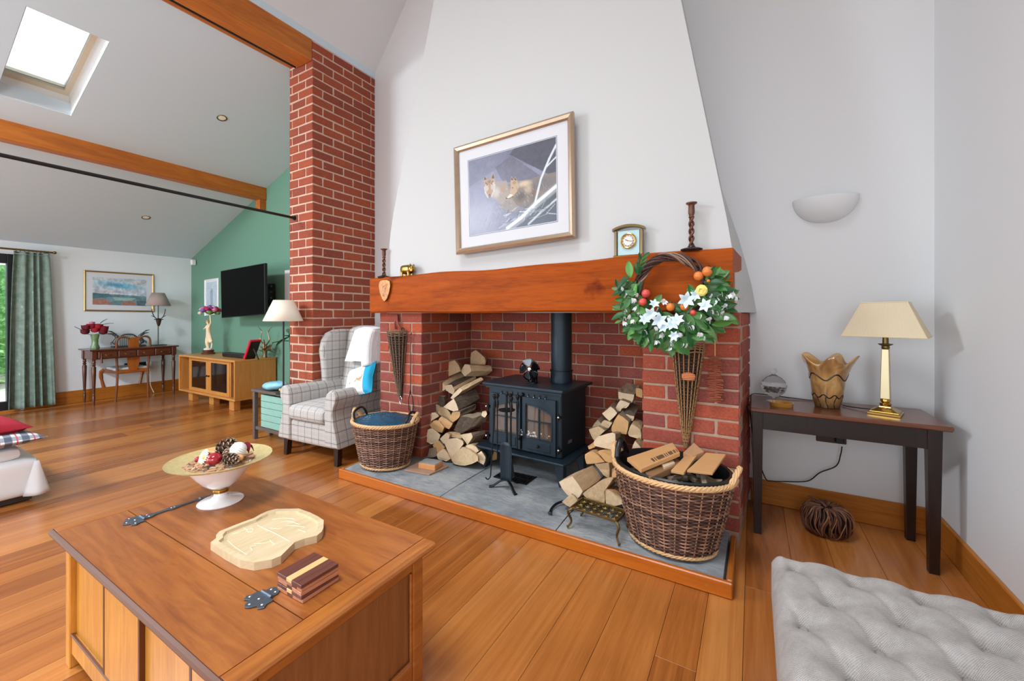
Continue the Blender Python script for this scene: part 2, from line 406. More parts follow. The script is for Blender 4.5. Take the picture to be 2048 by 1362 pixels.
# skylight
sk = holder('window_1')
u = Vector((1, 0, KR)).normalized(); nrm = Vector((-KR, 0, 1)).normalized()
def skp(a, b, d):            # a along slope 0..1, b along y 0..1, d depth outward
    x = SK[0] + (SK[1] - SK[0]) * a; return Vector((x, SK[2] + (SK[3] - SK[2]) * b, roof(x))) + nrm * d
D = 0.24
m = MB()
for (p, q) in (((.003, .006), (.997, .006)), ((.997, .006), (.997, .994)), ((.997, .994), (.003, .994)), ((.003, .994), (.003, .006))):
    m.add([skp(*p, 0), skp(*q, 0), skp(*q, D + .1), skp(*p, D + .1)], [(0, 1, 2, 3)])
m.build('reveal', M['white'], sk)
m = MB(); fr = 0.035
def bar(a0, a1, b0, b1, d0, d1):
    vs = [skp(a, b, d) for d in (d0, d1) for b in (b0, b1) for a in (a0, a1)]
    m.add(vs, [(0, 2, 3, 1), (4, 5, 7, 6), (0, 1, 5, 4), (2, 6, 7, 3), (0, 4, 6, 2), (1, 3, 7, 5)])
bar(0, 1, 0, .09, D - .02, D + .05); bar(0, 1, .91, 1, D - .02, D + .05); bar(0, .06, .09, .91, D - .02, D + .05); bar(.94, 1, .09, .91, D - .02, D + .05)
m.build('window_frame', plain('cream_frame', '#d8cfb8', 0.4), sk)
glass = NT('clear_glass'); glass.set(Roughness=0.0); glass.b.inputs['Transmission Weight'].default_value = 1.0; glass.b.inputs['IOR'].default_value = 1.02
M['pane'] = glass.m
m = MB(); bar(.06, .94, .09, .91, D + .01, D + .016); m.build('pane', M['pane'], sk)
# downlights in the slope
for (px, py, lb) in ((444, 236, 'brass ceiling downlight high on the slope, beside the brick pillar'), (292, 435, 'brass ceiling downlight low on the slope, above the desk picture')):
    d = _ray(px, py); t = (ROOF0 - KR * XL - EYE) / (d[2] - KR * d[0]); p = Vector((d[0] * t, d[1] * t, EYE + d[2] * t))
    th = thing('ceiling_downlight', lb, 'ceiling light', p)
    R = nrm.to_track_quat('Z', 'Y').to_matrix()
    a = MB(); a.lathe([(0.032, 0.002), (0.048, -0.004), (0.05, -0.001), (0.048, 0.004), (0.03, 0.004)], n=24, cap=False); a.v = [tuple(R @ Vector(q)) for q in a.v]; a.build('bezel', M['brass_dull'], th, smooth=True)
    a = MB(); a.lathe([(0.0, 0.0), (0.015, -0.003), (0.032, 0.0)], n=20); a.v = [tuple(R @ Vector(q)) for q in a.v]; a.build('bulb', plain('bulb_face', '#fff6dc', 0.3), th, smooth=True)
# beams
m = MB(); m.box((-3.90, -3, 3.70), (-3.668, 2.44, 4.0), .006); m.build('beam_ridge', M['beam'], kind='structure')
MB().box((-4.05, -3, 3.745), (-3.965, 2.44, 4.0), .004).build('beam_ridge_plate', M['beam'], kind='structure')
pr = MB().box((-6.11, -3, 2.875), (-5.97, YG, 3.06), .006).build('beam_purlin', M['beam'], kind='structure')
MB().box((-6.09, YG - .09, 2.73), (-5.985, YG, 2.876), .004).build('corbel', M['beam'], pr)
t = thing('tie_rod', 'black round steel tie rod spanning from the brick pillar below the beams', 'rod', (-3.95, -3, 2.235))
MB().cyl((.025, 0, 1.478), (.025, 5.43, 1.478), 0.012, 10).build('upper_rod', M['black'], t, smooth=True)
MB().cyl((0, 0, 0), (0, 5.445, -0.02), 0.013, 12).build('rod', M['black'], t, smooth=True)
MB().cyl((0, 5.425, -0.02), (0, 5.443, -0.02), 0.024, 12).build('end_nut', M['black'], t, smooth=True)
MB().box((.25, -3.1, 0), (XR + .1, -3, 7.2)).build('wall_rear', M['wall'], kind='structure')  # rear wall out of view, put in to cut light from behind
MB().box((XL, -3.1, 2.35), (.25, -3, 7.2)).build('wall_rear_head', M['wall'], kind='structure')  # upper rear wall, also unseen, added to narrow the daylight opening
# skirting boards
MB().box((-0.01, YB - .018, 0), (XR, YB, .155), .004).build('baseboard_back', M['oak_skirt'], kind='structure')
MB().box((XR - .018, -3, 0), (XR, YB - .018, .155), .004).build('baseboard_right', M['oak_skirt_y'], kind='structure')
MB().box((XL, DY1 + .04, 0), (XL + .018, YG, .175), .004).build('baseboard_left', M['oak_skirt_y'], kind='structure')
MB().box((XL + .02, YG - .018, 0), (-4.1, YG, .175), .004).build('baseboard_green', M['oak_skirt'], kind='structure')

# ------------------------------------------------------------ bricks
def brick_mesh(seed, L, D, H, mat):
    random.seed(seed); m = MB(); m.box((-.5, -.5, -.5), (.5, .5, .5), 0.0)
    vs, fs = _cham((-L / 2, -D / 2, -H / 2), (L / 2, D / 2, H / 2), 0.005)
    vs = [(x + random.uniform(-.0028, .0028), y + random.uniform(-.0012, .0012), z + random.uniform(-.0022, .0022)) for x, y, z in vs]
    m = MB(); m.add(vs, fs); return m.mesh('brick', mat)
GA, MJ, BH = 0.0866, 0.012, 0.0746
FULL, HALF = 0.225, 0.107
class Bricks:
    def __init__(s, parent, mat, cap=290):
        s.p = parent; s.k = 0; s.lib = {}; s.mat = mat; s.cap = cap
    def put(s, cen, L, D, ang):
        key = (round(L, 3), round(D, 3), random.randrange(3))
        if key not in s.lib: st = random.getstate(); s.lib[key] = brick_mesh(hash(key) & 255, L, D, BH, s.mat); random.setstate(st)
        s.k += 1
        ps('brick', s.lib[key], s.p, (cen[0], cen[1], cen[2]), (0, 0, ang + random.uniform(-.006, .006)))
    def face(s, p0, p1, z, odd, depth=.05, start=None, proud=.0, nc=True):
        # bricks from p0 to p1 in plan, their outer face on the line; outward normal to the right of p0->p1
        p0 = Vector(p0); p1 = Vector(p1); d = (p1 - p0); Ln = d.length; d.normalize(); n = Vector((d.y, -d.x))
        ang = math.atan2(d.y, d.x); x = 0.0; first = start if start is not None else (HALF if odd else FULL)
        while x < Ln - 0.03:
            L = first if x == 0 else FULL
            L = min(L, Ln - x)
            if Ln - x - L < 0.05: L = Ln - x
            c = p0 + d * (x + L / 2) - n * (depth / 2 - random.uniform(-.0015, .0035) - proud)
            s.put((c.x, c.y, z), max(L, .02), depth, ang); x += L + MJ
# tall pillar
random.seed(3)
PX0, PX1, PY0 = -4.044, -3.666, 2.441
pil = MB().box((PX0 + .0035, PY0 + .0035, 0), (PX1 - .0035, YB + .05, roof(PX0) + .02)).add([], [])
pil.box((PX0 + .25, PY0 + .0035, roof(PX0) + .02), (PX1 - .0035, YB + .05, 3.96))
pillar = pil.build('pillar', M['mortar_pale'], kind='structure')
B = Bricks(pillar, M['brick_tall'])
i = 0; z = 0.045
while z < 3.97:
    odd = i % 2
    # corner brick shows on both faces: stretcher one way, header the other
    if odd:
        B.put((PX1 - FULL / 2, PY0 + HALF / 2, z), FULL, HALF, 0)
        B.face((PX1, PY0 + HALF + MJ), (PX1, YB), z, 0, .1, FULL); B.face((PX0, PY0), (PX1 - FULL - MJ, PY0), z, 0, .1, FULL)
    else:
        B.put((PX1 - HALF / 2, PY0 + FULL / 2, z), HALF, FULL, 0)
        B.face((PX1, PY0 + FULL + MJ), (PX1, YB), z, 0, .1, FULL); B.face((PX0, PY0), (PX1 - HALF - MJ, PY0), z, 0, .1, .035)
    z += GA; i += 1
# fireplace brickwork
FYF, FL0, FL1, FR0, FR1, HZ, MZ = 2.5, -2.80, -2.318, -0.565, -0.06, 0.08, 1.262
core = MB(); core.box((FL0 + .004, FYF + .004, 0), (FL1 - .004, YB, MZ)); core.prism([(FR0 + .004, FYF + .004, 0), (FR1 - .004, FYF + .004, 0), (-.02 - .004, YB, 0), (FR0 + .008, YB, 0)], (0, 0, MZ))
core.box((FL1 - .01, YB - .012, 0), (FR0 + .01, YB, MZ))
fp = core.build('fireplace_surround', M['mortar']); tag(fp, 'red brick fireplace recess with two side piers under the oak mantel beam', 'fireplace')
B = Bricks(fp, M['brick']); random.seed(5)
for i in range(14):
    z = HZ + BH / 2 + .002 + i * .0849; odd = i % 2
    if z + BH / 2 > MZ: break
    if odd:
        B.put((FR1 - FULL / 2, FYF + HALF / 2, z), FULL, HALF, 0); B.face((FR0, FYF), (FR1 - FULL - MJ, FYF), z, 0, .1, FULL)
        B.face((FR1 + .006, FYF + HALF + MJ), (-.015, YB), z, 0, .06, FULL)
        B.put((FL1 - FULL / 2, FYF + HALF / 2, z), FULL, HALF, 0); B.face((FL0, FYF), (FL1 - FULL - MJ, FYF), z, 0, .1, FULL)
        B.face((FL1, FYF + HALF + MJ), (FL1, YB - .02), z, 0, .1, FULL)
    else:
        B.put((FR1 - HALF / 2, FYF + FULL / 2, z), HALF, FULL, 0); B.face((FR0, FYF), (FR1 - HALF - MJ, FYF), z, 0, .1, HALF + .02)
        B.face((FR1 + .012, FYF + FULL + MJ), (-.015, YB), z, 0, .06, FULL)
        B.put((FL1 - HALF / 2, FYF + FULL / 2, z), HALF, FULL, 0); B.face((FL0, FYF), (FL1 - HALF - MJ, FYF), z, 0, .1, HALF)
        B.face((FL1, FYF + FULL + MJ), (FL1, YB - .02), z, 0, .1, FULL)
    B.face((FL1, YB - .018), (FR0, YB - .018), z, odd, .03)
# chimney breast
zs = [1.262, 1.45, 1.60, 1.77, 1.95, 2.12, 3.04, 6.6]
lf = [-2.715, -2.713, -2.708, -2.695, -2.670, -2.635, -2.378, -1.42]
rf = [-.072, -.08, -.094, -.12, -.153, -.184, -.351, -.99]
lb = [-2.80, -2.79, -2.76, -2.73, -2.69, -2.65, -2.378, -1.42]
rb = [.024, -.006, -.04, -.082, -.135, -.184, -.351, -.99]
m = MB(); n = len(zs)
for i in range(n): m.v += [(lf[i], FYF, zs[i]), (rf[i], FYF, zs[i]), (rb[i], YB, zs[i]), (lb[i], YB, zs[i])]
for i in range(n - 1):
    a, b = i * 4, i * 4 + 4
    for k in range(4): m.f.append((a + k, a + (k + 1) % 4, b + (k + 1) % 4, b + k)); m.m.append(0)
m.f.append((3, 2, 1, 0)); m.m.append(0)
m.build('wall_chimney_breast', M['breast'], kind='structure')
# hearth
def hearth_slab(x0, x1, y0, y1, seed):
    random.seed(seed); m = MB(); N = max(4, int((x1 - x0) / .05)); K = 6
    top = []; 
    for j in range(K + 1):
        for i in range(N + 1):
            x = x0 + (x1 - x0) * i / N; y = y0 + (y1 - y0) * j / K; e = 0
            z = HZ + .0025 * noise.noise((x * 4, y * 4, seed))
            if j == 0: y += .007 * noise.noise((x * 12, 3, seed)) + .004; z -= .008 + .004 * noise.noise((x * 20, 1, 2))
            if x1 > -.2 and i == N: z -= .006; x -= .006 * (1 + noise.noise((y * 9, 5, 2)))
            m.v.append((x, y, z))
    W = N + 1
    for j in range(K):
        for i in range(N): m.f.append((j * W + i, j * W + i + 1, (j + 1) * W + i + 1, (j + 1) * W + i)); m.m.append(0)
    b = len(m.v)
    for i in range(N + 1): m.v.append((m.v[i][0], m.v[i][1] - .004, .03))
    for i in range(N): m.f.append((b + i, b + i + 1, i + 1, i)); m.m.append(0)
    b = len(m.v); m.v += [(x0, y0, .03), (x0, y1, .03), (x1, y0, .03), (x1, y1, .03)]
    m.f += [(b, 0, K * W, b + 1), (N, b + 2, b + 3, K * W + N), (b, b + 1, b + 3, b + 2)]; m.m += [0] * 3
    return m
h = thing('hearth', 'grey riven slate hearth edged with an oak strip in front of the fireplace', 'hearth', (-1.4, 2.04, 0))
MB().box((-2.69, 2.06, 0.001), (-.1, YB, .032)).build('hearth_base', M['mortar'], h, world=True)
for k, (a, b) in enumerate(((-2.695, -1.745), (-1.739, -0.93), (-.924, -.105))):
    hearth_slab(a, b, 2.052, YB - .03, k + 1).build('stone_slab', M['stone'], h, world=True, smooth=True, ang=30)
MB().box((-2.725, 2.028, .001), (-.075, 2.052, .073), .005).build('trim_board', M['trimwood'], h, world=True)
MB().box((-.1, 2.054, .001), (-.075, YB - .72, .073), .005).build('trim_board', wood('trim_oak_y', [(0.2, '#8c470d'), (0.5, '#a85f1e'), (0.8, '#c2782f')], 'Y', 1.2, .35), h, world=True)
MB().box((-2.725, 2.054, .001), (-2.70, 2.48, .073), .005).build('trim_board', M['oak_skirt_y'], h, world=True)
for px in (860, 1412):
    q = aty(px, 1000, 2.028); MB().cyl((q.x, 2.0275, .036), (q.x, 2.0295, .036), .006, 10).build('plug', M['oak_skirt'], h, world=True)
# mantel beam
random.seed(2)
def mantel_mat():
    t = NT('mantel_oak'); v = t.coord('Object', (0.9, 9, 9)); f1 = t.noise(v, 1.4, 6, .6, 1.5); f2 = t.noise(v, 9, 5, .7, .5)
    f = t.math('ADD', t.math('MULTIPLY', f1, .6), t.math('MULTIPLY', f2, .4))
    c = t.ramp(f, [(.28, '#6f2e07'), (.45, '#94410a'), (.62, '#a84e0e'), (.8, '#b86220')])
    vo = t.n('ShaderNodeTexVoronoi'); vo.inputs['Scale'].default_value = 1.7; mp = t.n('ShaderNodeMapping'); mp.inputs['Scale'].default_value = (.9, .9, 1.3)
    tc = t.n('ShaderNodeTexCoord'); nn = t.n('ShaderNodeTexNoise'); nn.inputs['Scale'].default_value = 14
    t.l(tc.outputs['Object'], nn.inputs['Vector']); va = t.n('ShaderNodeVectorMath', operation='MULTIPLY_ADD'); t.l(nn.outputs['Color'], va.inputs[0]); va.inputs[1].default_value = (.12, .12, .12); t.l(tc.outputs['Object'], va.inputs[2])
    t.l(va.outputs[0], mp.inputs[0]); t.l(mp.outputs[0], vo.inputs['Vector'])
    k = t.ramp(vo.outputs['Distance'], [(.03, '#55260b'), (.10, '#a0714f'), (.16, '#ffffff')])
    c = t.mix(.75, c, k, 'MULTIPLY'); t.l(c, t.b.inputs['Base Color']); t.set(Roughness=.5); t.b.inputs['Specular IOR Level'].default_value = .1; t.bump(f, .3, .006); return t.m
m = MB(); N = 40; x0, x1 = -2.835, -.088
ring = []
for i in range(N + 1):
    t = i / N; x = x0 + (x1 - x0) * t
    zt = 1.556 + (1.600 - 1.556) * t + .006 * math.sin(t * 9) + .004 * math.sin(t * 23 + 1); zb = 1.263 + .003 * math.sin(t * 13)
    yf = 2.42 + .004 * math.sin(t * 17); yb = 2.86
    sx = .0 if i < N else 0
    ch = .012
    cs = [(yf + ch, zb), (yf, zb + ch), (yf - .002, (zb + zt) / 2), (yf, zt - ch), (yf + ch, zt), (yb, zt), (yb, zb)]
    m.v += [(x + (.03 if i == N and y > 2.5 else 0), y, z) for (y, z) in cs]
K = 7
for i in range(N):
    for k in range(K): m.f.append((i * K + k, i * K + (k + 1) % K, (i + 1) * K + (k + 1) % K, (i + 1) * K + k)); m.m.append(0)
m.f += [tuple(reversed(range(K))), tuple(N * K + k for k in range(K))]; m.m += [0, 0]
m.f = [f[::-1] for f in m.f]
solo('mantel_beam', m, mantel_mat(), 'thick knotty orange oak mantel beam across the top of the fireplace', 'mantel', smooth=True, ang=25)
# ------------------------------------------------------------ wood burning stove
M['stove'] = plain('stove_black', '#22303b', 0.42, 0.35, 0.15, 80, 0.25, bscale=300)
M['stoveglass'] = plain('stove_glass', '#5b4a3e', 0.08, 0.0, 0.5, 12)
M['ash'] = plain('ash_white', '#b9b3ad', 0.9, 0, 0.3, 60)
st = thing('wood_burning_stove', 'black cast iron wood burning stove with two arched glass doors standing in the fireplace', 'stove', (-1.445, 2.62, HZ), math.radians(-4))
# local: x right, y back, z up, front face at y=0
MB().box((-.315, 0, .175), (.315, .40, .625), .008).build('body', M['stove'], st)
m = MB(); m.prism([(-.345, -.045, .632), (.345, -.045, .632), (.355, .02, .632), (.355, .44, .632), (-.355, .44, .632), (-.355, .02, .632)], (0, 0, .022)); m.build('top_plate', M['stove'], st, bevel=.006, smooth=True)
m = MB(); m.prism([(-.325, -.02, .612), (.325, -.02, .612), (.325, .41, .612), (-.325, .41, .612)], (0, 0, .02)); m.build('cornice', M['stove'], st)
m = MB(); m.prism([(-.375, -.09, .158), (.375, -.09, .158), (.39, -.02, .158), (.36, .42, .158), (-.36, .42, .158), (-.39, -.02, .158)], (0, 0, .018)); m.build('base_plate', M['stove'], st, bevel=.006, smooth=True)
for sx in (-1, 1):
    for y0 in (.0, .33):
        m = MB(); x = sx * .30
        m.prism([(x - .04, y0 - .02, .16), (x + .04, y0 - .02, .16), (x + sx * .035 + .018, y0 - .045, 0), (x + sx * .035 - .018, y0 - .045, 0)], (0, .05, 0)); m.build('leg', M['stove'], st, bevel=.005, smooth=True)
for k in range(9):
    if k == 4: continue
    x = -.19 + k * .0475; MB().box((x - .005, -.006, .592 - .012), (x + .005, .002, .592 + .004)).build('air_slot', M['black'], st)
    MB().ball((x, -.007, .577), .0045, 8, 6).build('rivet', M['chrome'], st, smooth=True)
MB().lathe([(0, .012), (.012, .012), (.016, .006), (.016, 0)], n=16).v
m = MB(); m.lathe([(0, .02), (.010, .018), (.014, .008), (.007, 0)], n=14); m.v = [(a, -.0 - c, .588 + b) for a, b, c in m.v]; m.build('air_knob', M['iron'], st, smooth=True)
def stove_door(cx, flip):
    W2, z0, z1 = .135, .19, .575
    d = MB(); d.box((cx - W2, -.022, z0), (cx + W2, 0, z0 + .095)); d.box((cx - W2, -.022, z0 + .095), (cx - W2 + .028, 0, z1)); d.box((cx + W2 - .028, -.022, z0 + .095), (cx + W2, 0, z1))
    # arched head
    N = 10; rise = .055; xi0, xi1 = cx - W2 + .028, cx + W2 - .028
    def arch(x):
        t = (x - cx) / (W2 - .028); u = t * flip                      # the pair share one arch: high at the meeting edge
        return z1 - .045 - rise * ((u * .5 + .5) ** 2)
    pts = [(xi0 + (xi1 - xi0) * i / N) for i in range(N + 1)]
    for i in range(N):
        a, b = pts[i], pts[i + 1]; d.prism([(a, -.022, arch(a)), (b, -.022, arch(b)), (b, -.022, z1), (a, -.022, z1)], (0, .022, 0))
    o = d.build('door', M['stove'], st)
    d = MB(); d.tube([(xi0, -.024, z0 + .105)] + [(x, -.024, arch(x) - .006) for x in pts] + [(xi1, -.024, z0 + .105)], .004, 6, closed=True); d.build('bead', M['stove'], o, smooth=True)
    MB().box((xi0, -.012, z0 + .09), (xi1, -.009, z1 - .03)).build('pane', M['stoveglass'], o)
    for f in (0.5,):
        MB().box((cx - .005, -.02, z0 + .095), (cx + .005, -.012, arch(cx))).build('glazing_bar', M['stove'], o)
    MB().box((xi0, -.02, z0 + .215), (xi1, -.012, z0 + .224)).build('glazing_bar', M['stove'], o)
    m = MB(); m.box((xi0 + .01, -.027, z0 + .018), (xi1 - .01, -.02, z0 + .08), .003); m.build('lower_panel', M['stove'], o)
    if flip > 0:
        m = MB(); m.lathe([(0, .016), (.010, .014), (.012, .006), (.006, 0)], n=12); m.v = [(cx + a, -.027 - c, z0 + .05 + b) for a, b, c in m.v]; m.build('vent_knob', M['iron'], o, smooth=True)
    for zz in (z0 + .05, z1 - .11):
        x = cx + flip * (W2 + .012)
        m = MB(); m.box((min(x, x + flip * .03), -.03, zz - .008), (max(x, x + flip * .03), -.0, zz + .008), .003); m.cyl((x + flip * .01, -.024, zz - .022), (x + flip * .01, -.024, zz + .022), .009, 10)
        m.build('hinge', M['iron'], o, smooth=True); m = MB(); m.ball((x + flip * .018, -.036, zz + .004), .009, 10, 8); m.build('hinge_pin', M['chrome'], o, smooth=True)
stove_door(-.145, -1); stove_door(.145, 1)
m = MB(); m.cyl((0, -.01, .285), (0, -.045, .285), .008, 10); m.ball((0, -.05, .285), (.013, .013, .02), 12, 8); m.build('door_handle', M['iron'], st, smooth=True)
MB().box((.3155, .10, .255), (.3165, .16, .278)).build('badge', plain('badge', '#aab2b8', 0.3, 0.8), st)
random.seed(4); m = MB()
for k in range(26): m.ball((random.uniform(-.02, .24), random.uniform(-.0115, -.0098), random.uniform(.285, .33)), (random.uniform(.006, .016), .0025, random.uniform(.004, .012)), 8, 5)
m.build('ash', M['ash'], st, kind='stuff')
f = thing('flue_pipe', 'black round flue pipe rising from the back of the stove', 'flue', (-1.262, 2.90, HZ + .655))
MB().lathe([(.0, .0), (.083, .0), (.083, .085), (.079, .088), (.079, .62)], n=28).build('pipe', M['stove'], f, smooth=True)
MB().lathe([(.079, .085), (.088, .085), (.088, .093), (.079, .093)], n=28, cap=False).build('collar', M['iron'], f, smooth=True)
fn = thing('stove_fan', 'small black stove top fan with curved metal blades', 'fan', (-1.435, 2.74, HZ + .655))
m = MB(); m.box((-.04, -.03, 0), (.04, .03, .008), .002)
for k in range(5): m.box((-.035 + k * .0165, .0, .008), (-.031 + k * .0165, .028, .11), 0)
m.build('heat_sink', M['iron'], fn)
m = MB(); m.box((-.012, -.022, .008), (.012, 0, .10), .004); m.build('stem', M['black'], fn)
m = MB(); m.lathe([(0, .01), (.013, .008), (.015, 0)], n=14); m.v = [(a, -.03 - c, .105 + b) for a, b, c in m.v]; m.build('hub', M['chrome'], fn, smooth=True)
for k in range(5):
    a0 = k * 2 * PI / 5 + .55
    def bl(u, v, a0=a0):
        r = .014 + .068 * v; a = a0 + (u - .5) * (.35 + .85 * math.sin(min(1, v * 1.15) * PI * .72)); return (r * math.cos(a), -.036 - .012 * (u - .5) * 2 * v, .105 + r * math.sin(a))
    MB().grid(bl, 6, 6).build('blade', plain('lit_blade', '#80868c', .35, .6) if k == 1 else plain('dark_gloss', '#15171b', 0.15, 0.7), fn, smooth=True, solid=.0015, label='blade coloured bright, as if catching the light' if k == 1 else None)  # one blade gets a lighter material, a highlight put into its colour
# floor vent
v = thing('hearth_vent', 'small black slotted iron vent let into the slate in front of the stove', 'vent', (-1.47, 2.55, HZ + .003))
m = MB()
for k in range(3): m.box((-.13, -.075 + k * .07, 0), (.13, -.066 + k * .07, .004))
for k in range(2): m.box((-.135 + k * .262, -.08, 0), (-.127 + k * .262, .08, .004))
for k in range(11): m.box((-.12 + k * .0235, -.07, 0), (-.112 + k * .0235, .075, .0035))
m.build('grille', M['black'], v)
MB().box((-.13, -.078, -.0025), (.13, .078, -.001)).build('recess', M['black'], v)
# companion set
cs = thing('fire_tool_set', 'black iron fire tool set with knobbed handles hanging on a stand before the stove', 'fire tools', (-1.425, 2.36, HZ))
m = MB(); m.cyl((0, 0, .05), (0, 0, .62), .007, 8); m.ball((0, 0, .635), (.012, .012, .016), 12, 8); m.build('stem', M['iron'], cs, smooth=True)
for a in (200, 330, 80):
    r = math.radians(a); m = MB(); m.tube(smooth_path([(0, 0, .06), (.04 * math.cos(r), .04 * math.sin(r), .05), (.095 * math.cos(r), .095 * math.sin(r), .012), (.12 * math.cos(r), .12 * math.sin(r), .006)], 4), [.012] * 12 + [.014], 8, sq=.6); m.build('foot', M['iron'], cs, smooth=True)
m = MB(); m.lathe([(0, .0), (.055, .0), (.058, .006), (0, .008)], (0, 0, .525), 16); m.build('hanger', M['iron'], cs, smooth=True)
hands = ((-.085, -.02), (-.05, -.04), (.055, -.035), (.085, 0.0), (.0, .05))
for k, (hx, hy) in enumerate(hands):
    m = MB(); zt = .615 + (.01 if k % 2 else 0)
    m.lathe([(.004, -.11), (.007, -.10), (.005, -.09), (.011, -.06), (.009, -.035), (.005, -.02), (.009, -.012), (.014, 0), (.012, .012), (0, .017)], (hx, hy, zt), 12); m.build('handle', M['iron'], cs, smooth=True)
    lo = {0: .10, 1: .20, 2: .30, 3: .28, 4: .12}[k]; bx = {0: -.115, 1: -.05, 2: .055, 3: .08, 4: 0.0}[k]
    m = MB(); m.tube([(hx, hy, zt - .10), (bx, hy, lo)], .0042, 6); m.build('shaft', M['iron'], cs, smooth=True)
m = MB()          # shovel blade
def shv(u, v): 
    wdt = .046 * (1 - .12 * v) * (1 if v > .12 else .65 + v * 2.9); x = (u - .5) * 2 * wdt; return (.035 + x, -.055 + .016 * (abs(u - .5) * 2) ** 3 * -1, .33 - v * .25)
m.grid(shv, 10, 10).build('shovel_blade', M['stove'], cs, smooth=True, solid=.002)
m = MB(); random.seed(9)
for k in range(46):
    a = 2 * PI * k / 46; m.tube([(.0 + .01 * math.cos(a), .05 + .01 * math.sin(a), .18), (.028 * math.cos(a), .05 + .028 * math.sin(a), .06)], .0016, 4)
m.build('brush_head', M['black'], cs, kind='stuff')
m = MB(); m.tube(smooth_path([(-.115, -.02, .10), (-.12, -.02, .06), (-.135, -.03, .045), (-.145, -.04, .06)], 4), .004, 6); m.build('poker_hook', M['iron'], cs, smooth=True)
# ash slab and firebrick on hearth
s_ = thing('stone_tile', 'thin broken brown tile lying on the slate beside the log pile', 'tile', (-2.12, 2.36, HZ))
MB().prism([(-.12, -.13, .001), (.10, -.10, .001), (.115, .10, .001), (-.05, .14, .001), (-.15, .05, .001)], (0, 0, .012)).build('tile', plain('terracotta', '#a07f6b', 0.8, 0, .2, 14), s_, bevel=.003)
b_ = thing('loose_brick', 'short orange brick offcut resting on the thin brown tile', 'brick', (-2.10, 2.36, HZ + .013), math.radians(8))
MB().box((-.075, -.05, 0), (.075, .06, .042), .004).build('offcut', plain('brick_offcut', '#c98a54', 0.85, 0, .15, 30, .3), b_)
MB().box((-.073, -.045, .042), (.073, .055, .046), .002).build('ash_top', plain('grey_top', '#8f8f8c', .9, 0, .3, 40), b_)
# poker on hearth right front & trivet
pk = thing('fire_tongs', 'black iron hook handle lying on the slate at the front of the right log pile', 'fire tool', (-.93, 2.16, HZ))
pts = [atz(1100, 1026, HZ + .010), atz(1104, 1016, HZ + .012), atz(1116, 1006, HZ + .02), atz(1140, 1000, HZ + .022), atz(1190, 992, HZ + .012)]
MB().tube(smooth_path(pts, 4), .0085, 8, sq=.7).build('bar', M['iron'], pk, world=True, smooth=True)
m = MB(); m.ball(pts[0], (.014, .010, .008), 10, 8); m.build('tip', M['stove'], pk, world=True, smooth=True)
tv = thing('brass_trivet', 'old brass footed trivet with pierced scroll top in front of the log pile', 'trivet', (-.72, 2.16, HZ), math.radians(-6))
m = MB(); m.box((-.135, -.075, .108), (.135, -.067, .118)); m.box((-.135, .067, .108), (.135, .075, .118)); m.box((-.135, -.075, .108), (-.127, .075, .118)); m.box((.127, -.075, .108), (.135, .075, .118)); m.build('frame', M['brass_dull'], tv, bevel=.002)
for i in range(6):
    for j in range(3):
        cx, cy = -.105 + i * .042, -.043 + j * .043; pts = []
        for k in range(18):
            t = k / 17 * 3.4 * PI; r = .003 + .019 * k / 17; pts.append((cx + r * math.cos(t + i * 2 + j), cy + r * math.sin(t + i * 2 + j), .113))
        MB().tube(pts, .0028, 5).build('scroll', M['brass_dull'], tv, smooth=True)
for sx in (-1, 1):
    for sy in (-1, 1):
        m = MB(); m.tube(smooth_path([(sx * .12, sy * .065, .112), (sx * .145, sy * .08, .09), (sx * .13, sy * .07, .04), (sx * .142, sy * .078, .012), (sx * .15, sy * .083, .005)], 4), [.007] * 8 + [.0055] * 6 + [.008, .009, .008], 8); m.build('leg', M['brass_dull'], tv, smooth=True)

